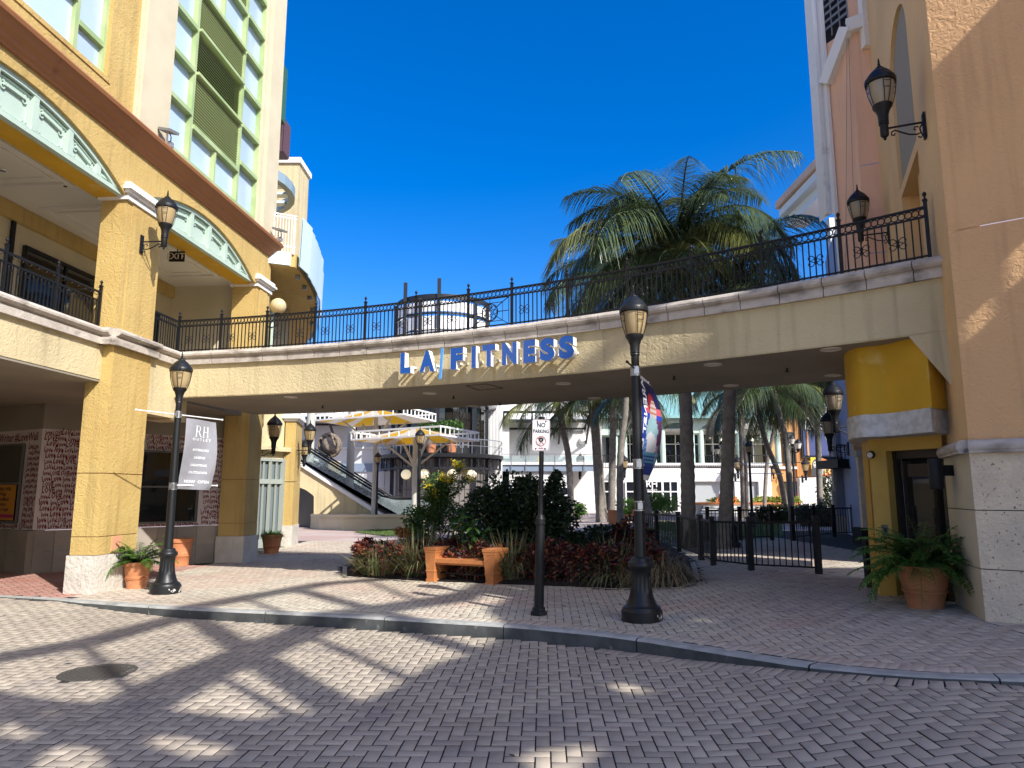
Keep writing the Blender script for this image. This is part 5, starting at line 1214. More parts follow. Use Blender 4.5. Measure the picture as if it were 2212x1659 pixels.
wall_lantern('black wall lantern under the bridge on the second yellow pillar', xy(P(559, 975, 17.9), P(559, 975, 17.9).z), (.95, -.3, 0), .40)
q = P(634, 975, 22.6); wall_lantern('upper lantern of the pair on the sunlit yellow pier', q, (.98, -.15, 0), .5, 1.0)
q = P(636, 1003, 24.0); wall_lantern('lower lantern of the pair on the sunlit yellow pier', q, (.98, -.15, 0), .35, .9)
q = P(1833, 968, 17.2); wall_lantern('black wall lantern on the shaded right wall left of the golden kiosk', q, (-.97, .1, 0), .40, 1.0, 'lamp_glass_grey')
q = P(1850, 925, 13.5); wall_lantern('black wall lantern half hidden behind the ochre drum of the kiosk', q, (-.97, .1, 0), .35, 1.0, 'lamp_glass_grey')
# globe lamp on the second pillar
q = P(601, 661, 17.6); gl_ = thing('globe_lamp', 'cream globe lamp on an iron arm beside the second yellow pillar', 'globe lamp', tuple(q))
m = MB(); m.lathe([(.20*sin(pi*k/12) + .001, -.20*cos(pi*k/12)) for k in range(13)], 20, cap=False); m.build('globe', mat('cream_globe', (.75, .62, .36), .3, trans=.3), gl_, smooth=80)
m = MB(); m.lathe([(.06, -.25), (.09, -.2), (.05, -.18)], 12); m.tube([(0, 0, -.24), (0, 0, -.5), (-.15, .05, -.55), (-.35, .12, -.5)], .018, 6); m.build('arm', M['iron'], gl_)
# cameras / floods on the cornice
for px, py, t_, off, lab in ((338, 262, .68, -.20, 'black floodlight on the brown cornice in front of the cream pilaster'), (578, 498, 5.75, -.25, 'small black floodlight at the far end of the brown cornice')):
    q = lbw(t_, off, 8.18); fl = thing('floodlight', lab, 'floodlight', tuple(q), radians(-20))
    m = MB(); m.tube([(0, .1, -.14), (0, .02, 0), (.02, 0, .10)], .02, 6); m.box(-.06, .06, .06, .14, -.13, -.03); m.build('stand', M['cap'], fl)
    m = MB(); m.bar((-.08, -.02, .18), (.26, -.06, .06), .2, .05); m.build('lamp_head', M['grey_metal'], fl)
    m = MB(); m.tube([(.08, 0, .1), (.12, 0, .02), (.10, .02, -.05), (.03, .04, -.04)], .01, 5); m.build('cable', M['iron'], fl)
# ------------------------------------------------------------------ background plaza: buildings seen under the bridge
M['charcoal'] = mat('charcoal_steel', (.018, .019, .021), .45, .2); M['tile_b'] = mat('brown_grey_tile', (.17, .145, .13), .5, island=.1)
M['slate_band'] = mat('slate_blue_band', (.20, .25, .32), .5); M['seam'] = mat('green_seam_roof', (.22, .42, .38), .35, .2, var=(.5, (.26, .46, .42)))
M['orange_w'] = mat('orange_render', (.60, .31, .11), .85, var=(.6, (.54, .27, .09))); M['wood'] = mat('orange_wood_cladding', (.44, .19, .045), .6, island=.15)
M['lav'] = mat('lavender_render', (.33, .37, .52), .85, bump=(16, .3, .01), var=(1, (.29, .33, .47))); M['grey_w'] = mat('grey_shutter_wall', (.34, .36, .36), .7)
M['clear'] = mat('rail_glass', (.60, .66, .68), .05, spec=.8)
n_ = M['clear'].node_tree.nodes; l_ = M['clear'].node_tree.links; tr = n_.new('ShaderNodeBsdfTransparent'); tr.inputs[0].default_value = (.80, .86, .85, 1); mx = n_.new('ShaderNodeMixShader'); mx.inputs[0].default_value = .80
l_.new(n_['Principled BSDF'].outputs[0], mx.inputs[1]); l_.new(tr.outputs[0], mx.inputs[2]); l_.new(mx.outputs[0], n_['Material Output'].inputs[0])
def pbox(m, x0, x1, yt, yb, Y, dep=.3, mm=0):
    ym = (yt + yb)/2; xm = (x0 + x1)/2
    m.box(P(x0, ym, Y).x, P(x1, ym, Y).x, Y, Y + dep, P(xm, yb, Y).z, P(xm, yt, Y).z, mm); return m
def pthing(name, label, cat, px, py, Y, group=None):
    q = P(px, py, Y); return thing(name, label, cat, (q.x, Y, gz(q.x)), 0, group)
def rootM(t): 
    m = MB(); m.M = Matrix.Translation(t.location).inverted(); return m
def pb(t, name, mt, rects, Y, dep=.3):
    m = rootM(t)
    for r in rects: pbox(m, *r[:4], Y + (r[4] if len(r) > 4 else 0), r[5] if len(r) > 5 else dep)
    return m.build(name, mt, t)
def pwin(t, x0, x1, yt, yb, Y, nx=2, ny=2, fm='white', fw=.10, glass='glass', parent=None):
    """one window: dark glass part and its frame"""
    g = rootM(t); pbox(g, x0, x1, yt, yb, Y - .05, .04); w = g.build('window', M[glass], parent or t); f = rootM(t); ym = (yt + yb)/2
    X0, X1 = P(x0, ym, Y).x, P(x1, ym, Y).x; Z0, Z1 = P((x0+x1)/2, yb, Y).z, P((x0+x1)/2, yt, Y).z
    for k in range(nx + 1): x = X0 + (X1 - X0)*k/nx; f.box(x - fw/2, x + fw/2, Y - .14, Y - .06, Z0, Z1)
    for k in range(ny + 1): z = Z0 + (Z1 - Z0)*(k/ny if ny != 2 or k != 1 else .66); f.box(X0, X1, Y - .13, Y - .065, z - fw/2, z + fw/2)
    f.build('frame', M[fm], w); return w

# white hall on the left with fluted lower wall and awning
HA = pthing('white_hall', 'white hall behind the escalator with a black framed awning and fluted lower wall', 'building', 800, 1095, 47)
pb(HA, 'wall', M['white_wall'], [(560, 1100, 850, 1108, 0, 3)], 47)
fl_ = rootM(HA); x = P(820, 1050, 46.9).x; x1 = P(925, 1050, 46.9).x; zt_, zb_ = P(870, 1018, 46.9).z, .0
while x < x1: fl_.box(x, x + .30, 46.86, 46.99, zb_, zt_); fl_.box(x + .30, x + .42, 46.93, 46.99, zb_, zt_); x += .42
fl_.build('fluted_wall', M['white_wall'], HA)
pb(HA, 'string_course', M['slate_band'], [(590, 885, 1001, 1019, -.12, .12)], 47)
pb(HA, 'ledge', M['white'], [(560, 900, 966, 969, -.15, .15)], 47)
a = rootM(HA); q0, q1 = P(600, 905, 44.6), P(815, 915, 44.6)
a.face([(q0.x, 44.6, 6.35), (q1.x, 44.6, 6.35), (q1.x, 46.95, 7.2), (q0.x, 46.95, 7.2)]); a.build('awning', M['white_s'], HA)
a = rootM(HA); a.bar((q0.x, 44.55, 6.3), (q1.x, 44.55, 6.3), .14, .18); a.bar((q0.x, 46.8, 6.1), (q1.x, 46.8, 6.1), .12, .14)
for k in range(5):
    x = q0.x + (q1.x - q0.x)*k/4; a.bar((x, 44.6, 6.28), (x, 46.9, 5.0), .12, .12); a.bar((x, 44.6, 6.28), (x, 46.9, 7.1), .1, .1)
a.build('awning_frame', M['charcoal'], HA)
for px, py in ((719, 966), (681, 995), (665, 968)):
    c = P(px, py, 46.8); m = rootM(HA); m.lathe([(.26*sin(pi*k/8) + .001, -.26*cos(pi*k/8)) for k in range(9)], 14, c=tuple(c), cap=False); m.build('globe_light', M['white'], HA, smooth=80)
# drum
DR = thing('drum_tower', 'black and white drum tower with a ringed white crown rising behind the bridge', 'tower', (-4.55, 46.2, 0)); DR.scale = (1.06, 1.06, 1)
def drum(name, mt, prof, n=32, sm=40, a0=0, a1=2*pi):
    m = MB(); m.lathe(prof, n, a0=a0, a1=a1, cap=False); return m.build(name, mt, DR, smooth=sm)
tl = MB()
for r in range(4):
    for k in range(26):
        a0, a1 = pi + pi*k/26 + .006, pi + pi*(k+1)/26 - .006; z0, z1 = -.05 + r*.95 + .015, -.05 + (r+1)*.95 - .015
        tl.face([(2.75*cos(a0), 2.75*sin(a0), z0), (2.75*cos(a1), 2.75*sin(a1), z0), (2.75*cos(a1), 2.75*sin(a1), z1), (2.75*cos(a0), 2.75*sin(a0), z1)])
tw = drum('wall', M['charcoal'], [(2.7, -.1), (2.7, 11.5)]); tl.build('tile_cladding', M['tile_b'], DR, kind='stuff')
gr_ = MB()
for r in range(4):
    for k in range(20):
        a0, a1 = pi + pi*k/20 + .008, pi + pi*(k+1)/20 - .008; z0, z1 = 4.6 + r*.75 + .02, 4.6 + (r+1)*.75 - .02
        gr_.face([(2.74*cos(a0), 2.74*sin(a0), z0), (2.74*cos(a1), 2.74*sin(a1), z0), (2.74*cos(a1), 2.74*sin(a1), z1), (2.74*cos(a0), 2.74*sin(a0), z1)])
gr_.build('glazing', M['glass_b'], DR, kind='stuff')
drum('balcony', M['charcoal'], [(2.7, 3.75), (3.75, 3.75), (3.78, 3.95), (3.7, 3.98), (2.7, 3.98)])
drum('lower_ring', M['charcoal'], [(3.55, 3.05), (3.62, 3.05), (3.62, 3.15), (3.55, 3.15), (3.55, 3.05)])
drum('cornice', M['steel'], [(2.7, 6.9), (3.35, 7.1), (3.4, 7.35), (3.2, 7.45), (2.7, 7.5)])
m = MB()
for k in range(24):
    a = pi + pi*(k+.5)/24; m.bar((3.6*cos(a), 3.6*sin(a), 3.1), (3.6*cos(a), 3.6*sin(a), 3.8), .07); m.bar((2.75*cos(a), 2.75*sin(a), 3.3), (3.6*cos(a), 3.6*sin(a), 3.78), .05) if k % 3 == 0 else None
m.build('balcony_bracket', M['charcoal'], DR)
m = MB(); m.torus((0, 0, 4.85), 3.7, .03, 40, 4, ax=(0, 0, 1)); m.torus((0, 0, 4.45), 3.7, .02, 40, 4, ax=(0, 0, 1))
for k in range(20): a = pi + pi*k/19; m.bar((3.7*cos(a), 3.7*sin(a), 3.98), (3.7*cos(a), 3.7*sin(a), 4.85), .03)
m.build('balcony_rail', M['steel'], DR)
for k, a in enumerate((1.10, 1.25, 1.38, 1.5, 1.75, 1.88)):
    m = MB(); m.bar((3.0*cos(pi*a), 3.0*sin(pi*a), 0), (3.0*cos(pi*a), 3.0*sin(pi*a), 14.9 if k in (1, 3) else 13.7), .2, .2); m.build('column', M['charcoal'], DR)
for z0, z1, mt, r in ((13.62, 13.95, 'charcoal', 2.95), (12.85, 13.5, 'white', 2.9), (12.68, 12.80, 'charcoal', 2.9), (11.75, 12.55, 'white', 2.9), (10.9, 11.6, 'white', 2.85), (11.62, 11.70, 'charcoal', 2.9)):
    for k in range(8):
        if mt == 'charcoal' and k: continue
        a0, a1 = (2*pi*k/8 + .02, 2*pi*(k+1)/8 - .02) if mt == 'white' else (0, 2*pi)
        m = MB(); m.lathe([(r, z0), (r, z1), (r - .06, z1), (r - .06, z0), (r, z0)], 6 if mt == 'white' else 40, a0=a0, a1=a1, cap=False); m.build('crown_panel' if mt == 'white' else 'crown_ring', M[mt], DR, smooth=40)
for a in (1.28, 1.42, 1.60, 1.74):
    c = (2.86*cos(pi*a), 2.86*sin(pi*a), 2.75); m = MB(); m.lathe([(.30*sin(pi*k/8) + .001, -.30*cos(pi*k/8)) for k in range(9)], 14, c=c, cap=False); m.build('globe_light', mat('warm_globe', (.75, .68, .5), .4, emit=((1, .85, .55), .35)) if 'wg' not in M else M['wg'], DR, smooth=80); M['wg'] = bpy.data.materials['warm_globe']
m = MB(); put_text(m, 'RH', lambda u, v: (1.5 + u, -3.9 + .5, 4.3 + v), 0, 0, .6); m.build('lettering', M['steel'], DR)
# box trees on the drum balcony
# white terrace building to the right of the drum
TE = pthing('terrace_building', 'white terrace building right of the drum with glass railing and black roof frame', 'building', 1180, 1095, 49)
pb(TE, 'wall', M['white_wall'], [(1040, 1300, 830, 1108, 0, 3)], 49)
f2 = rootM(TE); x = P(1052, 950, 46.5).x
for k in range(5): f2.box(x, x + .16, 46.45, 46.6, 0, 8.6); f2.box(x + .16, x + .2, 46.5, 46.6, 0, 8.6); x += .2
f2.box(P(1052, 950, 46.5).x, x, 46.6, 49, 0, 8.6); f2.build('fluted_pier', M['white_wall'], TE)
pb(TE, 'terrace_slab', M['white_wall'], [(1040, 1285, 998, 1004, -2.3, 2.3)], 49); pb(TE, 'slate_band', M['slate_band'], [(1040, 1285, 1004.5, 1018, -2.2, .1)], 49)
pb(TE, 'lower_wall', M['white_wall'], [(1040, 1235, 1018, 1106, -2.0, 1.9)], 49)
gl2 = rootM(TE); pbox(gl2, 1042, 1285, 984, 998, 46.72, .02); gl2.build('rail_glass', M['clear'], TE)
ra = rootM(TE); xa, xb, zz_ = P(1042, 982, 46.7).x, P(1285, 982, 46.7).x, P(1160, 981, 46.7).z
ra.bar((xa, 46.7, zz_), (xb, 46.7, zz_), .05); k = xa
while k < xb: ra.bar((k, 46.7, zz_ - 1.05), (k, 46.7, zz_), .04); k += .95
ra.build('glass_railing', M['steel'], TE)
aw_ = rootM(TE); x0, x1 = P(1088, 905, 46.8).x, P(1272, 905, 46.8).x
aw_.face([(x0, 46.6, 6.35), (x1, 46.6, 6.35), (x1, 48.95, 7.1), (x0, 48.95, 7.1)]); aw_.build('awning', M['white_s'], TE)
aw_ = rootM(TE); aw_.bar((x0, 46.55, 6.3), (x1, 46.55, 6.3), .14, .2); aw_.bar((x0, 46.6, 6.9), (x1, 46.6, 6.9), .12, .16); aw_.bar((x0, 48.8, 6.0), (x1, 48.8, 6.0), .1, .14)
for k in range(4): x = x0 + (x1 - x0)*k/3; aw_.bar((x, 46.6, 6.28), (x, 48.9, 5.0), .12, .14); aw_.bar((x, 46.6, 6.28), (x, 46.6, 6.95), .1, .12)
aw_.build('awning_frame', M['charcoal'], TE)
for px in (1138, 1258):
    c = P(px, 952, 48.9); m = rootM(TE); m.lathe([(.26*sin(pi*k/8) + .001, -.26*cos(pi*k/8)) for k in range(9)], 14, c=tuple(c), cap=False); m.build('globe_light', M['white'], TE, smooth=80)
pb(TE, 'yellow_panel', mat('yellow_panel', (.70, .45, .05), .5), [(1162, 1171, 986, 999, -1.6, .1)], 49)
for x0, x1 in ((1103, 1140), (1150, 1182), (1190, 1228)): pwin(TE, x0, x1, 1052, 1104, 46.95, 2, 2)
# pavilion with green seam roof
PV = pthing('seam_roof_pavilion', 'white two storey pavilion with mint columns, arches and a green seam roof', 'building', 1470, 1100, 50)
pb(PV, 'wall', M['white_wall'], [(1240, 1495, 1004, 1108, 0, 4), (1490, 1665, 1004, 1040, 0, 4), (1640, 1668, 1040, 1100, 0, 4), (1588, 1604, 1040, 1100, -.1, 4)], 50)
pb(PV, 'upper_wall', M['white_wall'], [(1288, 1335, 895, 1004, 3, .3), (1335, 1690, 900, 945, 3.0, .3)], 50)
pb(PV, 'shutter', M['grey_w'], [(1495, 1590, 1040, 1100, .25, .3), (1604, 1642, 1040, 1100, .3, .3)], 50)
pb(PV, 'string_course', M['cap'], [(1330, 1690, 1001, 1005, -.15, .15)], 50)
pb(PV, 'gallery_floor', M['white_wall'], [(1290, 1690, 1000, 1004, .0, 3)], 50)
pb(PV, 'gallery_ceiling', M['ceiling'], [(1290, 1690, 926, 930, .3, 3)], 50)
# roof: hipped slope with standing seams
e0, e1 = P(1284, 897, 49.2), P(1695, 903, 49.2); r0, r1 = Vector((e0.x + 5, 56, 11.2)), Vector((e1.x - 2, 56, 11.2))
m = rootM(PV); m.face([e0, e1, r1, r0]); m.face([e0, r0, Vector((e0.x, 60, e0.z))]); m.box(e0.x, e1.x, 49.15, 49.3, e0.z - .2, e0.z); rf = m.build('roof', M['seam'], PV)
for k in range(44):
    s_ = (k + .5)/44; a = e0 + (e1 - e0)*s_; b = r0 + (r1 - r0)*s_; m = rootM(PV); m.bar(a + Vector((0,0,.03)), b + Vector((0,0,.03)), .05, .07); m.build('seam', M['seam'], rf)
# mint arched fascia
ZS, ZT_ = P(1450, 936, 50).z, P(1450, 905, 50).z; xa, xb = P(1338, 920, 50).x, P(1668, 920, 50).x; nb_ = 4; bw_ = (xb - xa)/nb_
ol = [(xa, ZT_), (xa, ZS)]
for k in range(nb_):
    c = xa + bw_*(k + .5); h = bw_/2 - .25; ol += [(c - h*cos(pi*j/14), ZS + (ZT_ - ZS - .25)*sin(pi*j/14)) for j in range(15)]
ol += [(xb, ZS), (xb, ZT_)]
m = rootM(PV); m.plate([ol], lambda x, z, d: (x, 49.9 + d, z), .3); m.box(P(1290, 920, 50).x, xa - .02, 49.8, 52, P(1310, 940, 50).z, ZT_); m.build('arched_fascia', M['mint'], PV)
for k in range(nb_ + 1):
    for o in (-.32, .32):
        x = xa + bw_*k + o; m = rootM(PV); m.tube([(x, 50.05, P(1450, 1003, 50).z), (x, 50.05, ZS + .3)], .20, 10); m.build('column', M['mint'], PV, smooth=60)
pwin(PV, 1310, 1335, 935, 1002, 52.9, 2, 2, 'iron', .06)
for x0, x1 in ((1338, 1405), (1408, 1484), (1488, 1565), (1568, 1655)): pwin(PV, x0, x1, 938, 1002, 52.9, 3, 2, 'white', .06)
m = rootM(PV); zr = P(1450, 984, 50.1).z; m.bar((xa - 1.5, 50.0, zr), (xb, 50.0, zr), .05); m.bar((xa - 1.5, 50.0, zr - .85), (xb, 50.0, zr - .85), .04); x = xa - 1.5
while x < xb: m.box(x - .012, x + .012, 49.99, 50.015, zr - .85, zr); x += .16
m.build('gallery_railing', M['iron'], PV)
for x0, x1, nx in ((1218, 1262, 2), (1268, 1330, 2), (1352, 1386, 1), (1388, 1430, 2), (1432, 1464, 2)): pwin(PV, x0, x1, 1040, 1105, 49.95, nx, 2, 'white', .08)
m = rootM(PV); q = P(1408, 1052, 49.75)
put_text(m, 'RH', lambda u, v: (q.x + u, 49.74, q.z + v), 0, 0, .62, bold=.01); put_text(m, 'OUTLET', lambda u, v: (q.x + u, 49.74, q.z - .28 + v), 0, 0, .2); q2 = P(1416, 1084, 49.75); put_text(m, 'RH', lambda u, v: (q2.x + u, 49.74, q2.z + v), 0, 0, .42); q3 = P(1322, 940, 52.6); put_text(m, 'RH', lambda u, v: (q3.x + u, 52.74, q3.z + v), 0, 0, .42)
m.build('lettering', M['white'], PV, kind='stuff')
for px, py in ((1515, 944), (1535, 946), (1560, 950), (1606, 955), (1625, 950)):
    c = P(px, py, 52.6); m = rootM(PV); m.lathe([(.09*sin(pi*k/6) + .001, -.09*cos(pi*k/6)) for k in range(7)], 8, c=tuple(c), cap=False); m.build('pendant_lamp', mat('lit_bulb', (.8,.75,.6), .5, emit=((1, .9, .7), 3)) if 'bulb' not in M else M['bulb'], PV); M['bulb'] = bpy.data.materials['lit_bulb']
# orange building, wood cladding, blue window
OB = pthing('orange_building', 'orange rendered building with wood cladding and a big blue window beyond the pavilion', 'building', 1730, 1095, 52)
pb(OB, 'wall', M['orange_w'], [(1664, 1735, 902, 1040, 0, 3), (1664, 1692, 1040, 1100, 0, 3)], 52); pb(OB, 'upper_wall', M['white_wall'], [(1735, 1830, 880, 935, .4, 3)], 52); pb(OB, 'back_wall', M['white_wall'], [(1690, 1850, 1030, 1100, 3, .3)], 52)
pb(OB, 'string_course', M['cap'], [(1664, 1722, 1008, 1013, -.15, .14)], 52)
x = P(1718, 960, 51.9).x; xe = P(1766, 960, 51.9).x; zb_, zt_ = P(1740, 1031, 51.9).z, P(1740, 880, 51.9).z
while x < xe: MB.build(MB().box(x - OB.location.x, x + .165 - OB.location.x, -.12 - random.uniform(0, .02), -.01, zb_ - OB.location.z, zt_ - OB.location.z), 'plank', M['wood'], OB); x += .175
pb(OB, 'window_surround', M['charcoal'], [(1731, 1812, 897, 990, -.3, .25)], 52)
pb(OB, 'blue_window', mat('blue_film_glass', (.015, .035, .16), .1, spec=.7), [(1736, 1800, 930, 984, -.36, .05)], 52); pb(OB, 'mullion', M['orange_w'], [(1743, 1747, 930, 984, -.42, .05)], 52); pb(OB, 'white_panel', M['white_wall'], [(1738, 1800, 893, 928, -.36, .05)], 52)
pwin(OB, 1692, 1716, 935, 1000, 51.95, 1, 1, 'charcoal', .1); pwin(OB, 1692, 1724, 1042, 1100, 51.95, 1, 1, 'charcoal', .1); pb(OB, 'red_poster', mat('red_poster', (.5, .04, .02), .6), [(1714, 1724, 1063, 1085, -.12, .02)], 52)
pb(OB, 'pillar', M['white_wall'], [(1728, 1752, 1032, 1098, -.6, .8)], 52); pb(OB, 'pillar', M['cream_s'], [(1775, 1786, 1032, 1098, -.2, .6)], 52)
HB = pthing('event_banner', 'orange HA banner with a hooded figure and skull above the white pillars', 'banner', 1776, 1010, 51.4); HB.location.z = P(1776, 1030, 51.4).z
m = rootM(HB); V = []; cols = []
x0, x1, z0, z1 = P(1752, 1008, 51.4).x, P(1806, 1008, 51.4).x, P(1778, 1029, 51.4).z, P(1778, 988, 51.4).z
for i in range(40):
    for j in range(30):
        u0, u1, v0, v1 = i/40, (i+1)/40, j/30, (j+1)/30; m.face([(x0 + (x1-x0)*u0, 51.4, z0 + (z1-z0)*v0), (x0 + (x1-x0)*u1, 51.4, z0 + (z1-z0)*v0), (x0 + (x1-x0)*u1, 51.4, z0 + (z1-z0)*v1), (x0 + (x1-x0)*u0, 51.4, z0 + (z1-z0)*v1)])
        u, v = (u0+u1)/2, (v0+v1)/2; c = (.58 - .1*v + .1*(1-u), .10 + .42*max(0, 1 - u*2.2)*v + .06*v, .03)
        if hypot((u - .20)/.17, (v - .45)/.46) < 1 or (v < .4 and u < .40): c = (.035, .035, .035)
        if hypot((u - .18)/.085, (v - .62)/.17) < 1: c = (.55, .54, .48)
        if hypot((u - .155)/.022, (v - .66)/.04) < 1 or hypot((u - .21)/.022, (v - .66)/.04) < 1 or hypot((u - .185)/.04, (v - .52)/.025) < 1: c = (.03, .03, .03)
        if hypot((u - .43)/.10, (v - .35)/.26) < 1: c = (.30, .30, .28) if (i + j) % 3 else (.55, .53, .48)
        if hypot((u - .74)/.10, (v - .80)/.15) < 1 or (abs(v - .60 - (u - .74)*.5) < .035 and abs(u - .74) < .16) or (abs(v - .60 + (u - .74)*.5) < .035 and abs(u - .74) < .16): c = (.03, .03, .03)
        if hypot((u - .70)/.028, (v - .80)/.045) < 1 or hypot((u - .78)/.028, (v - .80)/.045) < 1: c = (.60, .30, .05)
        cols.append(c)
me = m.mesh('sheet', mat('event_print', (.5,.2,.05), .6, attr='print')); ca = me.color_attributes.new('print', 'FLOAT_COLOR', 'CORNER')
for p, c in zip(me.polygons, cols):
    for li in p.loop_indices: ca.data[li].color = (*c, 1)
link('sheet', me, HB)
m = rootM(HB); put_text(m, 'HA', lambda u, v: (x0 + (x1-x0)*.76 + u, 51.38, z0 + .14 + v), 0, 0, .62, bold=.02); m.build('lettering', mat('yellow_print', (.70, .52, .12), .6), HB, kind='stuff')
# lavender pier building with balcony
LV = pthing('lavender_building', 'lavender corner building with white quoins and a black balcony beyond the kiosk', 'building', 1830, 1150, 23); Yv = 23
pb(LV, 'wall', M['lav'], [(1800, 1905, 560, 908, .2, .2), (1803, 1905, 930, 1113, 0, .15)], Yv)
for yt, yb in ((935, 1007), (1010, 1056), (1059, 1112)):
    pb(LV, 'quoin', M['pale_stone'], [(1800, 1808, yt, yb, -.06, .1)], Yv); pb(LV, 'quoin', M['pale_stone'], [(1852, 1862, yt, yb, -.06, .1)], Yv); pb(LV, 'panel', M['lav'], [(1809, 1851, yt, yb, -.04, .2)], Yv)
pb(LV, 'base_stone', M['pale_stone'], [(1803, 1862, 1114, 1158, -.14, .2)], Yv); pb(LV, 'string_course', M['cap'], [(1794, 1836, 906, 912, -.2, .3), (1796, 1834, 912, 930, -.1, .2)], Yv)
pb(LV, 'white_wall', M['white_wall'], [(1797, 1820, 470, 640, .15, .3)], Yv)
m = rootM(LV); a, b = P(1740, 362, Yv), P(1800, 352, Yv); c = P(1788, 470, Yv)
m.box(P(1744, 380, Yv).x, P(1815, 380, Yv).x, Yv - 2.2, Yv + 3, P(1770, 378, Yv).z, P(1770, 362, Yv).z); m.build('roof_edge', M['terra'], LV)
m = rootM(LV); z_ = P(1770, 380, Yv).z; m.box(P(1752, 380, Yv).x, P(1815, 380, Yv).x, Yv - 1.9, Yv + 3, z_ - .28, z_); m.box(P(1770, 380, Yv).x, P(1815, 380, Yv).x, Yv - 1.0, Yv + 3, z_ - .7, z_ - .28); m.build('eave', M['cap'], LV)
m = rootM(LV); x0, x1 = P(1805, 985, 21.5).x, P(1880, 985, 21.5).x; zt_ = P(1830, 962, 21.5).z; zb_ = P(1830, 992, 21.5).z
m.box(x0, x1, 21.4, 22.9, zb_ - .25, zb_); m.face([(x0 + .1, 21.0, zb_ - .3), (x1, 21.0, zb_ - .3), (x1, 22.9, zb_ + .15), (x0 + .1, 22.9, zb_ + .15)])
m.bar((x0, 21.4, zt_), (x1, 21.4, zt_), .04); x = x0
while x < x1: m.box(x - .012, x + .012, 21.39, 21.415, zb_, zt_); x += .12
m.build('balcony', M['iron'], LV)
m = rootM(LV); x0 = P(1822, 850, 22).x
m.bar((x0, 22, P(1822, 842, 22).z), (x0 + .8, 22, P(1822, 842, 22).z), .05)
for k in range(7): m.box(x0 + k*.13 - .012, x0 + k*.13 + .012, 22, 22.02, P(1822, 905, 22).z, P(1822, 842, 22).z)
m.build('upper_balcony_rail', M['iron'], LV)
pb(RB, 'far_pier', M['terra'], [(1832, 1850, 770, 1010, 0, 1)], 18.2) if False else None
lm = MB(); lm.M = inv(LV); lm.plate([[(7.2, 12.6), (8.95, 17.9), (10.75, 23.4), (22, 23.4), (22, 12.6)]], lambda x, y, d: (x, y, 9.6 - d), 9.7); lm.build('body', M['lav'], LV)
SW = pthing('stone_pilaster_wall', 'shaded stone pilaster wall just left of the golden kiosk', 'wall', 1868, 1165, 17.6)
pb(SW, 'pilaster', M['coral'], [(1860, 1930, 985, 1172, 0, .12)], 17.6); pb(SW, 'moulding', M['stone'], [(1850, 1930, 972, 985, -.12, .3)], 17.6); pb(SW, 'upper_wall', M['peach'], [(1838, 1930, 780, 972, .05, .12)], 17.6); pb(SW, 'base', M['void'], [(1862, 1892, 1140, 1176, -.02, .5)], 17.6)

# ------------------------------------------------------------------ escalator with its cream wall
EW = pthing('escalator_wall', 'cream sloping stair wall with an arched opening below the escalator', 'wall', 760, 1140, 33.6); Ye = 33.6
q = lambda px, py: (P(px, py, Ye).x, P(px, py, Ye).z)
sl0, sl1 = q(596, 708), q(830, 1119); tA, tB = q(640, 999), q(826, 1117); dz_ = (tA[1] - tB[1])/(tA[0] - tB[0])
xl = q(560, 1000)[0]; top_l = tA[1] + dz_*(xl - tA[0])
ar = [q(637, 1133), q(637, 1052)] + [q(637 + 41*k/8, 1052 + 20*(k/8)**2) for k in range(1, 9)] + [q(678, 1133)]
m = rootM(EW); m.plate([[(xl, 0), (ar[0][0], 0)] + ar[1:-1] + [(ar[-1][0], 0), (tB[0] + .9, 0), (tB[0] + .9, .35), tB, (xl, top_l)]], lambda x, z, d: (x, Ye + d, z), .35); m.build('wall', M['cream'], EW)
m = rootM(EW); m.bar((xl, Ye + .1, top_l + .04), (tB[0], Ye + .1, tB[1] + .04), .5, .12); m.build('slope_coping', M['cap'], EW)
pb(EW, 'passage_void', M['grey_w'], [(600, 690, 1040, 1136, 1.6, .2)], Ye)
m = rootM(EW); pl_ = [P(671, 1130, Ye - .1), P(690, 1130, Ye - 1.1), P(740, 1130, Ye - 1.7), P(800, 1130, Ye - 1.6), P(900, 1130, Ye - 1.2), P(915, 1130, Ye)]
for z0, z1, e in ((0, .55, 0), (.55, .66, .07)):
    pp = [xy(v) + Vector((0, -e, 0)) for v in pl_]; m.strip([p + Vector((0,0,z0)) for p in pp], [p + Vector((0,0,z1)) for p in pp]); m.face([p + Vector((0,0,z1)) for p in pp])
m.build('curved_plinth', M['cream_s'], EW)
ES = pthing('escalator', 'escalator with glass sides and black handrails rising to the left', 'escalator', 800, 1110, 34.5)
def el(px, py, Y): return P(px, py, Y)
for Y_, nm in ((34.0, 0), (35.3, 1), (36.6, 2)):
    o = Vector((0, Y_ - Ye, 0)); a0 = Vector((tA[0] - 3.2, Ye, tA[1] - 3.2*dz_)) + o; b0 = Vector((tB[0] + .1, Ye, tB[1])) + o; b1 = b0 + Vector((2.0, 0, .0))
    g = rootM(ES); g.face([a0, b0, b0 + Vector((0,0,.8)), a0 + Vector((0,0,.8))]); g.face([b0, b1, b1 + Vector((0,0,.8)), b0 + Vector((0,0,.8))]); bs = g.build('balustrade_glass', M['clear'] if nm < 9 else M['clear'], ES)
    h = rootM(ES); h.tube([a0 + Vector((0,0,.84)), b0 + Vector((-.2,0,.96)), b0 + Vector((.4,0,.84)), b1 + Vector((0,0,.84)), b1 + Vector((.2,0,.6)), b1 + Vector((0,0,.4))], .05, 6); h.build('handrail', M['iron'], ES)
    h = rootM(ES); h.bar(a0 + Vector((0,0,.02)), b0 + Vector((0,0,.02)), .12, .16); h.bar(b0, b1, .12, .16); h.build('skirt', M['grey_metal'], ES)
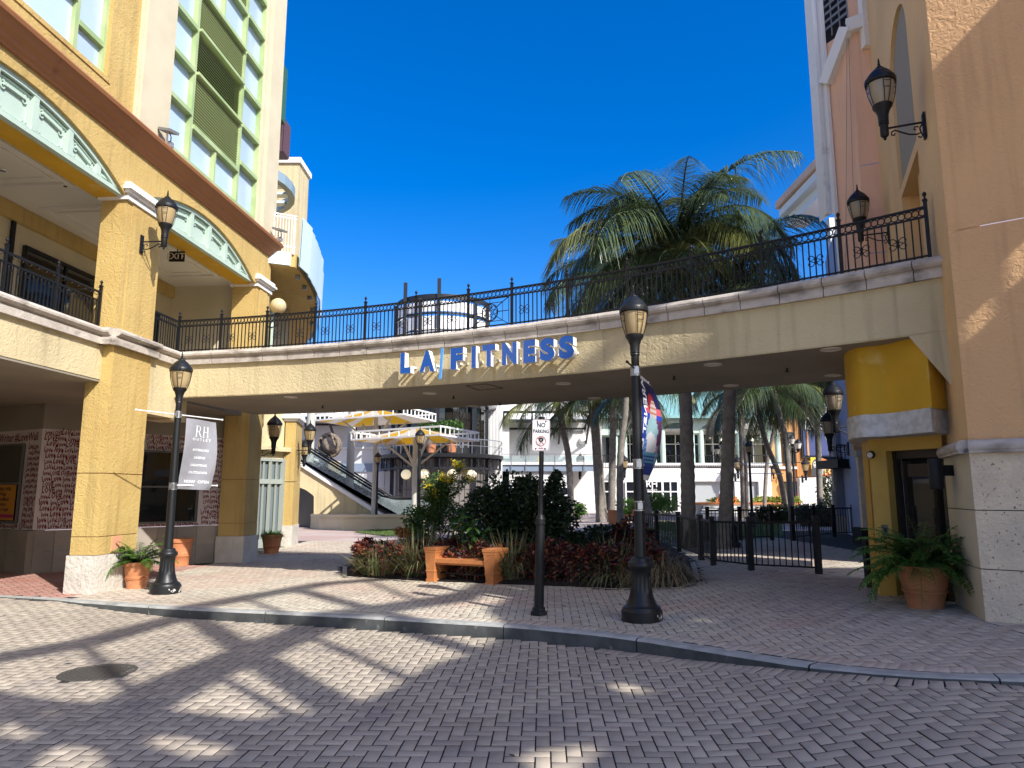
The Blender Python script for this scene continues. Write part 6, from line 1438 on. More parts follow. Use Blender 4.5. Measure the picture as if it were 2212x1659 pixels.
for k in range(24):
    for Y_ in (34.1, 35.4):
        x = tB[0] - .15 - k*.36; z = tB[1] + dz_*(x - tB[0]); m = rootM(ES); m.box(x - .36, x, Y_, Y_ + 1.1, z - .15, z + .12); m.build('step', M['grey_metal'], ES)
m = rootM(ES)
for Y_ in (33.98, 37.0): m.face([Vector((tA[0] - 3.2, Y_, tA[1] - 3.2*dz_ - .7)), Vector((tB[0] + 2, Y_, -.1)), Vector((tB[0] + .3, Y_, tB[1])), Vector((tA[0] - 3.2, Y_, tA[1] - 3.2*dz_))])
m.build('truss_side', M['charcoal'], ES)
lw = pthing('low_white_wall', 'low pale wall behind the yellow flowering shrub', 'wall', 930, 1105, 34); pb(lw, 'panel', M['white_wall'], [(898, 930, 1089, 1118, 0, .3), (931, 968, 1089, 1118, .05, .3)], 34)
m = rootM(lw)
for px in (940, 952): m.tube([P(px, 1090, 34.1), P(px, 1080, 34.1), P(px + 5, 1080, 34.1), P(px + 5, 1090, 34.1)], .03, 6)
m.build('hand_rail', M['steel'], lw)
# stone medallion sculpture on a pedestal
ST = pthing('medallion_statue', 'carved stone horned animal head on a round medallion at the top of the escalator', 'statue', 712, 1000, 38.5); Ys = 38.5; c = P(712, 962, Ys)
M['carve'] = mat('weathered_carving', (.27, .21, .15), .95, bump=(6, .9, .08, .6), fine=(22, .6, .03), var=(4, (.16, .125, .09)))
m = rootM(ST); R = (P(738, 962, Ys).x - P(690, 962, Ys).x)/2
n = 30
for r0, r1, d0, d1 in ((0, .8, -.22, -.20), (.8, .82, -.20, -.28), (.82, 1.0, -.28, -.24), (1.0, 1.0, -.24, .3)):
    for k in range(n):
        a0, a1 = 2*pi*k/n, 2*pi*(k+1)/n; m.face([c + Vector((R*r0*cos(a0), d0, R*r0*sin(a0)*1.12)), c + Vector((R*r0*cos(a1), d0, R*r0*sin(a1)*1.12)), c + Vector((R*r1*cos(a1), d1, R*r1*sin(a1)*1.12)), c + Vector((R*r1*cos(a0), d1, R*r1*sin(a0)*1.12))])
m.build('medallion', M['carve'], ST, smooth=40)
m = rootM(ST); hp = [c + Vector((R*.0, -.3, R*.35)), c + Vector((R*.05, -.55, R*.1)), c + Vector((R*.35, -.75, -R*.3)), c + Vector((R*.75, -.85, -R*.62)), c + Vector((R*.98, -.8, -R*.62))]
m.tube(hp, [.42*R, .55*R, .48*R, .36*R, .18*R], 12); m.tube([c + Vector((R*.85, -.85, -R*.45)), c + Vector((R*1.0, -.95, -R*.1)), c + Vector((R*.95, -.95, R*.15))], [.14*R, .08*R, .01], 8); m.tube([c + Vector((-R*.05, -.5, R*.6)), c + Vector((-R*.2, -.55, R*1.05))], [.12*R, .04*R], 6)
for k in range(16): a = random.uniform(0, 2*pi); r_ = random.uniform(.3, .75)*R; q_ = c + Vector((r_*cos(a), -.25, r_*sin(a))); m.tube([q_, q_ + Vector((random.uniform(-.2,.2), -.12, .2))], [.1, .05], 6)
m.build('animal_head', M['carve'], ST, smooth=60)
m = rootM(ST); pbox(m, 697, 728, 995, 1040, Ys + .0, .8); m.build('pedestal', M['coral'], ST)

# canopies
M['cv_y'] = mat('yellow_canvas', (.62, .36, .02), .8, trans=.3); M['cv_w'] = mat('cream_canvas', (.66, .58, .47), .8, trans=.3)
def canopy(label, cx, Y, zr, corners, ap_px, pole_base):
    """corners: px,py of left, front, right corner of the frame; square completed behind"""
    Lc, Fc, Rc = [P(px, py, Y + dy) for px, py, dy in corners]
    Lc.z = Fc.z = Rc.z = zr; Bc = Lc + Rc - Fc; ctr = (Lc + Rc)/2
    t = thing('canvas_canopy', label, 'canopy', (ctr.x, ctr.y, 0), 0, 'yellow and cream square canopies'); cs = [Lc, Fc, Rc, Bc]
    hub = Vector((ctr.x, ctr.y, zr - .25)); per = []
    for i in range(4):
        a, b = cs[i], cs[(i+1) % 4]; per += [a + (b - a)*k/4 for k in range(4)]
    for i in range(16):
        a, b = per[i], per[(i+1) % 16]; m = rootM(t); m.face([a + Vector((0,0,-.02)), b + Vector((0,0,-.02)), hub + Vector((0,0,.75)) + (b - hub)*.05, hub + Vector((0,0,.75)) + (a - hub)*.05]); m.build('canvas_panel', M['cv_y'] if i % 2 else M['cv_w'], t)
    m = rootM(t)
    for i in range(4):
        a, b = cs[i], cs[(i+1) % 4]
        for z in (0, .32): m.bar(a + Vector((0,0,z)), b + Vector((0,0,z)), .07, .07)
        for k in range(9): p = a + (b - a)*k/9; m.bar(p, p + Vector((0,0,.32)), .045)
    m.build('ladder_frame', M['white_s'], t)
    low = Vector((ctr.x, ctr.y, zr - 1.15)); m = rootM(t)
    for i in range(16):
        if i % 4 == 2: m.bar(per[i], hub + Vector((0,0,.72)), .03)
    for c_ in cs: m.bar(low, c_*.55 + hub*.45 + Vector((0,0,.10)), .08); 
    m.build('strut', mat('cream_steel', (.48, .46, .40), .5) if 'cst' not in M else M['cst'], t); M['cst'] = bpy.data.materials['cream_steel']
    m = rootM(t); m.tube([(ctr.x, ctr.y, -.1), (ctr.x, ctr.y, zr + .5)], .10, 12); m.build('pole', M['cst'], t, smooth=60); return t
z1_ = P(900, 950, 29.5).z
canopy('lower yellow and cream canopy in front of the drum balcony', 900, 29.5, z1_, [(759, 950, .0), (952, 938, -2.6), (1034, 948, .4)], None, None)
z2_ = P(820, 908, 32.5).z
canopy('upper yellow and cream canopy just under the bridge soffit', 820, 32.5, z2_, [(682, 905, .0), (872, 890, -2.6), (941, 904, .4)], None, None)
for px, Y_, z_ in ((668, 36.5, 9), (757, 36.0, 9)):
    q = P(px, 1000, Y_); c_ = MB().tube([(0, 0, -.1), (0, 0, z_)], .22 if px == 668 else .2, 12).build('steel_column', M['cst'], smooth=60); c_.location = (q.x, Y_, 0)
    tag(c_, 'thick grey green steel column behind the lamp lantern on the left' if px == 668 else 'thick cream steel column right beside the carved medallion', 'column')

# distant lamps
def lamp_copy(label, base, top_py, arms=True, src=None):
    g = G(*base); topz = P(base[0], top_py, g.y).z; sc = (topz - g.z)/4.13; t = dup(src or lampR, tuple(g), 0, label, None, sc)
    for ch in list(t.children):
        if ch.name.startswith(('banner_rod', 'banner_clamp')): bpy.data.objects.remove(ch)
    return t
lamp_copy('black street lamp on the grass in front of the escalator wall', (812, 1144), 973)
lamp_copy('black street lamp in front of the lower yellow canopy', (903, 1163), 921)
lr2 = lamp_copy('black street lamp with bare banner arms beyond the picket fence on the right', (1626, 1140), 948)
sc_ = lr2.scale.x
m = MB()
for z in (2.95, 2.5): m.tube([(-1.5, .2, z), (1.5, -.2, z)], .02, 6)
m.build('banner_rod', M['white_s'], lr2)
lb2 = lamp_copy('black street lamp standing between the two thick palm trunks', (1585, 1182), 915)
def cluster(label, px, pyb, pyt, Y):
    q = P(px, pyb, Y); t = thing('cluster_lamp', label, 'street lamp', (q.x, Y, 0), 0, 'black street lamps'); zt_ = P(px, pyt, Y).z; k = (zt_)/4.8; t.scale = (k,)*3
    m = MB(); m.lathe([(.22, 0), (.22, .15), (.13, .4), (.10, .7), (.07, .8), (.055, 3.9)], 14); m.build('pole', M['iron'], t, smooth=40)
    m = MB(); hs = [(0, 0, 3.93)]
    for j in range(4): a = j*pi/2 + .5; m.tube([(0, 0, 3.75), (.25*cos(a), .25*sin(a), 3.62), (.42*cos(a), .42*sin(a), 3.68)], .025, 6); hs.append((.42*cos(a), .42*sin(a), 3.66))
    m.tube([(-.9, .1, 3.1), (.9, -.1, 3.1)], .02, 5); m.tube([(-.1, .1, 2.3), (1.1, -.1, 2.3)], .02, 5); m.build('arms', M['iron'], t)
    for h in hs:
        m = MB(); m.lathe([(.04, 0), (.05, .08), (.1, .18)], 10, c=h); m.lathe([(.19, .46), (.19, .5), (.08, .64), (.02, .7), (.001, .76)], 12, c=h); l = m.build('lantern', M['iron'], t, smooth=40)
        m = MB(); m.lathe([(.1, .18), (.17, .46)], 12, c=h, cap=False); m.build('lamp_glass', mat('pale_lamp_glass', (.6, .58, .5), .3) if 'plg' not in M else M['plg'], l, smooth=60); M['plg'] = bpy.data.materials['pale_lamp_glass']
    return t
cluster('five headed black lamp in front of the orange building', 1719, 1097, 932, 44); cluster('five headed black lamp half hidden behind the thick palm trunk', 1566, 1100, 945, 40)
for px, py, Y_, lab in ((1252, 1026, 48.6, 'small wall lantern left of the first pavilion window'), (1346, 1028, 49.6, 'small wall lantern left of the RH shop window'), (1588, 1030, 49.6, 'small wall lantern on the white pier between the grey shutters'), (1733, 1034, 51.2, 'small wall lantern on the white pillar below the event banner')):
    q = P(px, py, Y_); t = dup(lan, (q.x, Y_, q.z), radians(-90), lab, None, 1.55)
t = dup(lan, tuple(P(1684, 1032, 51.8)), radians(180), 'small wall lantern bracket on the orange wall', None, 1.0)

# stage with steps and orange posts, distant planter bench
DK = pthing('timber_stage', 'low white stage with timber edge, steps and orange posts by the shutters', 'stage', 1570, 1110, 41); 
pb(DK, 'platform', M['white_wall'], [(1500, 1650, 1090, 1115, 0, 3)], 41); pb(DK, 'timber_edge', M['bench_clay'], [(1496, 1730, 1086, 1090, -.1, 3.2)], 41)
for k, (yt, yb) in enumerate(((1093, 1097), (1099, 1103), (1105, 1109), (1111, 1117))): pb(DK, 'step', M['white_wall'], [(1520 - 3*k, 1620 + 2*k, yt, yb, -.35*(k+1), .4)], 41)
for k, (yt, yb) in enumerate(((1097, 1099), (1103, 1105), (1109, 1111))): pb(DK, 'riser_gap', M['void'], [(1520 - 3*k, 1620 + 2*k, yt, yb, -.3*(k+1), .3)], 41)
m = rootM(DK)
for px, yt in ((1556, 1068), (1551, 1077), (1590, 1073), (1586, 1079)): m.bar(P(px - 4, 1088, 41.4), P(px, yt, 41.4), .14)
m.build('orange_post', mat('orange_post', (.50, .16, .03), .6), DK)
dup_b = dup(BE, tuple(G(1330, 1133)), radians(20), 'distant orange planter bench behind the palm trunks', None, 1.0)
wb_ = pthing('white_hydrant_box', 'small white box on the lawn edge right of the fence gap', 'utility box', 1690, 1128, 36); pb(wb_, 'box', M['white'], [(1683, 1692, 1122, 1130, 0, .3)], 36)
# ------------------------------------------------------------------ plants
M['frond'] = mat('palm_leaflet', (.095, .135, .055), .26, spec=.85, island=.35, trans=.22)
M['frond_y'] = mat('yellowing_palm_leaflet', (.16, .17, .045), .4, spec=.6, island=.3, trans=.25)
M['trunk'] = mat('palm_bark', (.27, .24, .20), .9, bump=(18, .6, .02), var=(6, (.17, .145, .12)), stain=(3, (.38, .35, .31), .6, .75))
M['fern'] = mat('fern_leaf', (.105, .21, .038), .5, island=.3, trans=.3)
M['croton'] = mat('croton_leaf', (.07, .015, .018), .45, spec=.5, island=[(.035,.010,.013), (.09,.014,.018), (.04,.05,.018), (.20,.04,.026), (.055,.014,.018), (.30,.10,.04)], trans=.15)
M['darkleaf'] = mat('dark_shrub_leaf', (.028, .050, .016), .45, spec=.5, island=.35, trans=.15)
M['cassia'] = mat('cassia_leaf', (.075, .15, .03), .5, island=.35, trans=.3)
M['flower'] = mat('yellow_flower', (.70, .55, .03), .6, island=.15, trans=.3)
M['broad'] = mat('broad_glossy_leaf', (.055, .13, .030), .3, spec=.6, island=.3, trans=.25)
M['blade'] = mat('liriope_blade', (.19, .23, .085), .5, island=.4, trans=.25, var=(3, (.27, .25, .13)))
M['blade_dry'] = mat('dry_grass_blade', (.27, .21, .12), .6, island=.35, trans=.2)
M['grass'] = mat('lawn_blade', (.10, .17, .035), .6, island=.35, trans=.2); M['lawn'] = mat('lawn_turf', (.065, .085, .028), .95, var=(6, (.10, .12, .04)))
M['lime'] = mat('lime_leaf', (.30, .34, .06), .5, island=.3, trans=.3)
rn = np.random.RandomState(3)
def leaf_geo(pos, dirs, L, Wd, bend=.25):
    """numpy diamond leaves, slightly folded: 4 verts each"""
    n = len(pos); d = dirs / np.linalg.norm(dirs, axis=1, keepdims=True); r = rn.normal(0, 1, (n, 3)); s = np.cross(d, r); s /= np.linalg.norm(s, axis=1, keepdims=True) + 1e-9; u = np.cross(s, d)
    a = pos; m1 = pos + d*(L*.45)[:, None] + s*(Wd*.5)[:, None] + u*(L*.06)[:, None]; m2 = pos + d*(L*.45)[:, None] - s*(Wd*.5)[:, None] + u*(L*.06)[:, None]; t = pos + d*L[:, None] - np.array([0, 0, 1.0])*(L*bend)[:, None]
    V = np.stack([a, m1, t, m2], 1).reshape(-1, 3); Fq = np.arange(n*4).reshape(-1, 4); return V, Fq
def quad_mesh(name, parts, material):
    V = np.concatenate([p[0] for p in parts]); o = 0; F_l = []
    for v, f in parts: F_l.append(f + o); o += len(v)
    return fast_mesh(name, V, np.concatenate(F_l), material)
def strips(base, d, L, w, droop, seg=4):
    """arching blades: base (n,3), unit direction (n,3), tapering"""
    n = len(base); hz = d.copy(); side = np.cross(d, np.array([0, 0, 1.0])); side /= np.linalg.norm(side, axis=1, keepdims=True) + 1e-6; rows = []
    for k in range(seg + 1):
        s = k/seg; p = base + d*(L*s)[:, None] + np.array([0, 0, -1.0])*(droop*L*s**2.2)[:, None]; ww = w*(1 - s**1.6)*.5 + .0008; rows.append(p + side*ww[:, None]); rows.append(p - side*ww[:, None])
    V = np.stack(rows, 1); m = 2*(seg + 1); Fq = np.array([[2*k, 2*k+1, 2*k+3, 2*k+2] for k in range(seg)])
    return V.reshape(-1, 3), (Fq[None] + (np.arange(n)*m)[:, None, None]).reshape(-1, 4)
def unit(v): return v / (np.linalg.norm(v, axis=1, keepdims=True) + 1e-9)

# palm fronds: shared meshes
def frond_mesh(L, p0, curl, seed, material, leafL=1.0):
    r = np.random.RandomState(seed); ns = 16; pts = [np.zeros(3)]; pit = p0; tang = []
    for k in range(ns):
        s = k/ns; pit = p0 - curl*s**1.3; tang.append(np.array([cos(pit), 0, sin(pit)])); pts.append(pts[-1] + tang[-1]*L/ns)
    tang.append(tang[-1]); pts = np.array(pts); tang = np.array(tang); m = MB(); m.tube(pts, [.03*(1 - .8*k/ns) + .004 for k in range(ns + 1)], 4)
    V0 = np.array(m.v); F0 = [f for f in m.f if len(f) == 4]; parts = [(V0, np.array(F0))]
    for side in (-1, 1):
        n = 92; s = np.linspace(.13, .995, n) + r.uniform(-.005, .005, n); x = s*ns; i = np.clip(x.astype(int), 0, ns - 1); f = (x - i)[:, None]
        P0 = pts[i]*(1 - f) + pts[i+1]*f; T = tang[i]; sid = np.array([0, side, 0.0])[None]*np.ones((n, 1)); up = np.cross(T, sid)*side
        fw = (.35 + .75*s + r.uniform(-.12, .12, n))[:, None]; d = unit(sid*1.0 + T*fw + up*(.22 - .25*s + r.uniform(-.15, .15, n))[:, None])
        LL_ = leafL*(np.sin(np.clip(s*1.02, 0, 1)*pi*.86 + .30)*.95 + .12) * r.uniform(.85, 1.1, n); parts.append(strips(P0, d, LL_, np.full(n, .027), r.uniform(.55, 1.05, n), 3))
    return quad_mesh('frond', parts, material)
FR = {}
for k, (p0, c) in enumerate(((1.32, 1.7), (1.1, 2.0), (.9, 2.1), (.65, 2.0), (.35, 1.8), (.0, 1.4), (-.4, 1.0))):
    FR[k] = [frond_mesh(3.3, p0, c, 10*k + j, M['frond'] if (k + j) % 5 else M['frond_y']) for j in range(2)]
def trunk_mesh(pts, r0, r1, rings=26):
    pts = smooth([Vector(p) for p in pts], 8); n = len(pts); q = []; rr_ = []
    for k in range(rings*2 + 1):
        s = k/(rings*2)*(n - 1); i = min(int(s), n - 2); q.append(pts[i].lerp(pts[i+1], s - i)); b = r0 + (r1 - r0)*k/(rings*2); rr_.append(b*(1.05 if k % 2 else .97)*(1 + .6*max(0, 1 - k/4.0)*.5))
    return MB().tube(q, rr_, 12)
def palm(label, pxs, Y, r0, r1, nf=18, sc=1.0, seed=0, crown_px=None, zbase=None, lo=0, coco=False, pw=1.15):
    """pxs: trunk points in the photograph from the base up, at distance Y (may be a list of distances)"""
    r = random.Random(seed); Ys_ = Y if isinstance(Y, (list, tuple)) else [Y]*len(pxs); W_ = [P(*p, y) for p, y in zip(pxs, Ys_)]
    if zbase is not None or True: W_[0].z = gz(W_[0].x) - .05
    t = thing('palm_tree', label, 'palm tree', (W_[0].x, W_[0].y, W_[0].z), 0, 'palm trees on the plaza'); loc = [w - t.location for w in W_]
    if r0 < .168 or loc[0].length > 0 and W_[0].y > 25: r0, r1 = r0*.8, r1*.8
    trunk_mesh(loc, r0, r1).build('trunk', M['trunk'], t, smooth=50); top = loc[-1]
    for k in range(nf):
        v = min(6, max(0, int(lo + (6.99 - lo)*((k + .5)/nf)**pw))); o = link('frond', FR[v][r.randrange(2)], t, tuple(top + Vector((0, 0, .05))), (r.uniform(-.28, .28), r.uniform(-.22, .18), k*2.39996 + r.uniform(-.45, .45))); s_ = sc*r.uniform(.78, 1.1); o.scale = (s_, s_*r.uniform(.9, 1.1), s_)
    if coco:
        for k in range(9):
            a = k*2.4; m = MB(); c = top + Vector((.24*cos(a), .24*sin(a), -.25 - .18*(k % 3))); m.lathe([(.12*sin(pi*j/6) + .001, -.15*cos(pi*j/6)) for j in range(7)], 8, c=tuple(c), cap=False); m.build('coconut', mat('green_coconut', (.28, .22, .04), .5) if 'coc' not in M else M['coc'], t, smooth=70); M['coc'] = bpy.data.materials['green_coconut']
    return t
T6 = G(1487, 1182); T7 = G(1562, 1185)
palm('tallest thick palm behind the bridge, full crown of drooping fronds against the sky', [(1487, 1182), (1486, 1050), (1482, 900), (1474, 720), (1466, 548)], T6.y, .19, .14, 36, 1.2, 3, coco=True)
palm('thick dark palm just right of the tallest one, crown leaning right behind the railing', [(1562, 1185), (1570, 1050), (1576, 850), (1580, 720), (1578, 648)], T7.y, .17, .12, 24, .92, 8, pw=.9)
palm('leaning palm whose pale crown rises over the railing left of the tallest palm', [(1338, 1100), (1340, 985), (1352, 872), (1346, 740), (1328, 610)], 25, .15, .11, 28, 1.2, 5)
palm('slim curved palm nearest the no parking sign', [(1234, 1075), (1228, 990), (1213, 919), (1203, 868)], 36, .17, .13, 15, .95, 21)
palm('forked pale palm, left stem of the pair behind the street lamp', [(1299, 1113), (1290, 960), (1286, 900), (1284, 850)], 34, .17, .14, 15, .95, 22)
palm('short leaning stem joining the forked pale palm from the left', [(1290, 960), (1280, 915), (1268, 862)], 34, .14, .12, 10, .8, 23, zbase=1)
palm('thin dark palm stem behind the forked pale palm', [(1307, 1096), (1297, 990), (1292, 930), (1288, 845)], 37, .15, .12, 12, .9, 24)
palm('straight palm with a green knot halfway up beside the RH windows', [(1321, 1124), (1323, 985), (1325, 863), (1326, 840)], 33, .17, .14, 15, .95, 25)
palm('slanting palm crossing behind the straight knotted palm', [(1336, 1096), (1345, 960), (1362, 900), (1372, 855)], 38, .15, .12, 12, .9, 26)
palm('short dark palm stem leaning behind the nearest lamp post', [(1403, 1122), (1393, 1080), (1386, 1040), (1382, 900), (1388, 840)], 27, .20, .12, 12, .9, 27)
palm('thin palm, left of two close stems in front of the shutters', [(1604, 1092), (1602, 1000), (1598, 900), (1590, 850)], 37, .14, .12, 13, .95, 28)
palm('thin palm, right of two close stems in front of the shutters', [(1612, 1092), (1610, 1000), (1605, 930), (1600, 840)], 38, .14, .12, 13, .95, 29)
palm('palm leaning left across the end of the pavilion', [(1700, 1105), (1685, 1032), (1656, 960), (1636, 885), (1628, 850)], 33, .16, .13, 16, 1.0, 30)
palm('palm leaning left in front of the orange wall', [(1711, 1112), (1701, 987), (1694, 933), (1678, 872), (1670, 840)], 30, .16, .13, 16, 1.0, 31)
palm('thin palm bending right between the shutters and the orange wall', [(1649, 1092), (1656, 1010), (1666, 955), (1680, 905), (1690, 860)], 40, .14, .12, 13, .95, 32)
palm('pale straight palm in front of the blue window', [(1771, 1100), (1768, 980), (1766, 897), (1774, 815)], 31, .16, .14, 16, .95, 33)
palm('palm leaning left between the blue window and the lavender pier', [(1800, 985), (1792, 940), (1778, 890), (1768, 850)], 34, .14, .12, 14, .95, 34)
palm('dark palm stem right against the lavender pier', [(1803, 990), (1797, 920), (1789, 850), (1786, 830)], 31, .13, .12, 14, .95, 35)

# ferns in the pots
def fern(root, zr, n, L, seed, material='fern', pitch=(.5, 1.35), curl=(1.2, 2.2), npair=26, ll=.085):
    r = np.random.RandomState(seed); parts = []
    for k in range(n):
        az = k*2.39996 + r.uniform(-.3, .3); p0 = r.uniform(*pitch); c = r.uniform(*curl); l_ = L*r.uniform(.65, 1.1); ns = 10; p = np.array([.04*cos(az), .04*sin(az), zr]); pts = [p]; tg = []
        for j in range(ns):
            a = p0 - c*(j/ns)**1.2; t_ = np.array([cos(a)*cos(az), cos(a)*sin(az), sin(a)]); tg.append(t_); pts.append(pts[-1] + t_*l_/ns)
        tg.append(tg[-1]); pts = np.array(pts); tg = np.array(tg); m = MB(); m.tube(pts, [.004]*(ns) + [.0015], 3, cap=False); parts.append((np.array(m.v), np.array(m.f)))
        s = np.linspace(.1, .99, npair); x = s*ns; i = np.clip(x.astype(int), 0, ns - 1); f = (x - i)[:, None]; P0 = pts[i]*(1 - f) + pts[i+1]*f; T = tg[i]
        sd = np.array([-sin(az), cos(az), 0])
        for side in (-1, 1):
            d = unit(sd[None]*side + T*.35 + r.normal(0, .12, (npair, 3))); LL_ = ll*(np.sin(s*pi*.80 + .42)*.9 + .1)*r.uniform(.85, 1.15, npair)*l_/L; parts.append(strips(P0, d, LL_, np.full(npair, ll*.20), np.full(npair, .22), 2))
    return link('foliage', quad_mesh('foliage', parts, M[material]), root)
fern(potR, .40, 130, .80, 1, ll=.12, pitch=(.1, 1.45), curl=(1.0, 2.0)); fern(potL, .40, 60, .62, 2, ll=.11, pitch=(.3, 1.4), curl=(.9, 1.9))
def tuft(root, z, n, L, material, seed=1, spread=.16, w=.016, droop=(.3, .9), pit=(.5, 1.5), c=(0, 0)):
    r = np.random.RandomState(seed); az = r.uniform(0, 2*pi, n); rr_ = spread*np.sqrt(r.uniform(0, 1, n)); b = np.stack([c[0] + rr_*np.cos(az), c[1] + rr_*np.sin(az), np.full(n, z)], 1); p = r.uniform(*pit, n); a2 = az + r.normal(0, .5, n)
    d = np.stack([np.cos(p)*np.cos(a2), np.cos(p)*np.sin(a2), np.sin(p)], 1); return strips(b, d, L*r.uniform(.5, 1.1, n), np.full(n, w), r.uniform(*droop, n), 5)
link('foliage', quad_mesh('foliage', [tuft(potE, .42, 420, .38, 'blade', 4, .22, .022)], M['fern']), potE); link('foliage', quad_mesh('foliage', [tuft(potF, .55, 260, .6, 'blade', 5, .22, .03)], M['fern']), potF)

# planting bed: red croton hedge, dark shrub, cassia, broad-leaved plant, grass clumps
def pts_in(poly, n, r, inset=0):
    xs_ = [p[0] for p in poly]; ys_ = [p[1] for p in poly]; out = []
    while len(out) < n:
        x, y = r.uniform(min(xs_), max(xs_)), r.uniform(min(ys_), max(ys_))
        if inside(poly, x, y): out.append((x, y))
    return np.array(out)
def hedge(name, label, cat, poly, h, n, L, wr, material, seed, lump=.12, z0=.05, kind=None):
    r = np.random.RandomState(seed); q = pts_in(poly, n, r); cx, cy = np.mean(np.array(poly), 0); ed = np.array([edge_dist(poly, x, y) for x, y in q])
    top = h*(.80 + .20*np.sin(q[:, 0]*5.1 + 1)*np.sin(q[:, 1]*4.3) + lump*np.sin(q[:, 0]*13)*np.sin(q[:, 1]*11)) * np.minimum(1, .72 + ed*1.6)
    u = r.uniform(0, 1, n); z = np.where(r.uniform(0, 1, n) < .62, top*(.82 + .18*u), top*u)
    shell = np.where(ed[:, None] < .3, 1, .3); out = np.stack([r.normal(0, .5, n) + (q[:, 0] - cx)*.25, r.normal(0, .5, n) - .35, r.uniform(.1, 1.3, n)], 1)
    pos = np.stack([q[:, 0], q[:, 1], z + z0 + np.array([gz(x) for x in q[:, 0]])], 1); V, Fq = leaf_geo(pos, out, L*r.uniform(.6, 1.25, n), L*wr*r.uniform(.7, 1.2, n))
    m = [(V, Fq)]; k = n//30; st = pts_in(poly, k, r); 
    sb = np.stack([st[:, 0], st[:, 1], np.array([gz(x) for x in st[:, 0]])], 1); dd = unit(np.stack([r.normal(0, .18, k), r.normal(0, .18, k), np.ones(k)], 1)); m.append(strips(sb, dd, np.full(k, h*.8), np.full(k, .02), np.zeros(k), 1))
    o = link(name, quad_mesh(name, m, material)); return tag(o, label, cat, kind=kind)
HP = [(-3.05, 14.05), (-1.7, 13.3), (-.2, 12.68), (1.2, 12.1), (2.35, 11.68), (2.55, 12.5), (1.3, 12.95), (0, 13.5), (-1.5, 14.2), (-2.7, 14.9), (-3.15, 14.9)]
hedge('croton_hedge', 'low hedge of dark red croton leaves along the front of the planting bed', 'hedge', HP, .62, 15000, .13, .30, M['croton'], 1)
def bush(name, label, cat, c, rad, n, L, wr, material, seed, lumps=9, stems=True, group=None, flat=0):
    """leaf clumps spread through an uneven crown"""
    r = np.random.RandomState(seed); rad = np.array(rad); t = thing(name, label, cat, (c[0], c[1], gz(c[0])), 0, group); cl = []
    for k in range(lumps):
        v = unit(r.normal(0, 1, (1, 3)))[0]*r.uniform(.35, .85); cl.append((v*rad, r.uniform(.30, .55)))
    pos = []; out = []
    for k in range(lumps):
        m_ = n//lumps; v = unit(r.normal(0, 1, (m_, 3))); rr_ = r.uniform(.35, 1, m_)**.5; p = cl[k][0] + v*rr_[:, None]*rad*cl[k][1]; pos.append(p); out.append(v + np.array([0, 0, .35]) + r.normal(0, .5, (m_, 3)))
    pos = np.concatenate(pos); out = np.concatenate(out); pos[:, 2] += c[2]; pos[:, 2] = np.maximum(pos[:, 2], .06); N_ = len(pos)
    link('foliage', quad_mesh('foliage', [leaf_geo(pos, out, L*r.uniform(.6, 1.2, N_), L*wr*r.uniform(.8, 1.2, N_))], material), t)
    if stems:
        m = MB()
        for k in range(lumps): e = cl[k][0] + np.array([0, 0, c[2]]); m.tube([(r.normal(0, .08), r.normal(0, .08), -.05), (e[0]*.4, e[1]*.4, max(.15, e[2]*.5)), tuple(e)], [.022, .015, .006], 5)
        m.build('stem', M['trunk'], t)
    return t
bush('dark_shrub', 'big dark green shrub filling the middle of the planting bed', 'shrub', (.30, 16.0, .85), (1.5, .9, .92), 15000, .12, .48, M['darkleaf'], 2, 26)
bush('dark_shrub', 'lower dark shrub at the right of the big dark shrub', 'shrub', (1.55, 15.6, .45), (.85, .7, .55), 5000, .12, .48, M['darkleaf'], 12, 12)
for k, (px, py) in enumerate(((1192, 1026), (1140, 1035), (1105, 1043), (1160, 1040))):
    q = P(px, py, 16); sp_ = MB()
bush('dark_shrub', 'dark shrub twig standing above the big shrub in front of the white wall', 'shrub', (.93, 16.2, 1.72), (.22, .2, .34), 600, .13, .45, M['darkleaf'], 14, 5)
bush('dark_shrub', 'dark shrub twig beside the no parking post above the big shrub', 'shrub', (.35, 16.2, 1.62), (.35, .25, .25), 700, .13, .45, M['darkleaf'], 15, 5)
ca_ = bush('cassia_shrub', 'sunlit shrub with yellow flowers left of the dark shrub', 'shrub', (-1.95, 18.0, 1.05), (.62, .55, .78), 4200, .10, .42, M['cassia'], 5, 14)
r = np.random.RandomState(8); fp = []; fo = []
for px, py in ((925, 1047), (937, 1062), (953, 1028), (960, 1035), (972, 1032), (995, 1005), (1003, 1022), (1018, 1033), (985, 1000)):
    q = P(px, py, 17.7) - ca_.location; m_ = 60; fp.append(np.array(q)[None] + r.normal(0, .055, (m_, 3))); fo.append(r.normal(0, 1, (m_, 3)))
fp = np.concatenate(fp); fo = np.concatenate(fo); link('flowers', quad_mesh('flowers', [leaf_geo(fp, fo, np.full(len(fp), .05), np.full(len(fp), .035))], M['flower']), ca_)
lp_ = []; lo_ = []
for x0, y0, x1, y1 in ((960, 1080, 995, 1000), (965, 1085, 1010, 1030), (945, 1085, 925, 1045), (950, 1085, 955, 1030), (955, 1090, 972, 1035)):
    for k in range(16): s_ = k/15; q = P(x0 + (x1-x0)*s_, y0 + (y1-y0)*s_, 17.8) - ca_.location; m_ = 22; lp_.append(np.array(q)[None] + r.normal(0, .05, (m_, 3))); lo_.append(r.normal(0, 1, (m_, 3))*np.array([1, 1, .5]))
lp_ = np.concatenate(lp_); lo_ = np.concatenate(lo_); link('sprays', quad_mesh('sprays', [leaf_geo(lp_, lo_, np.full(len(lp_), .085), np.full(len(lp_), .035))], M['cassia']), ca_)
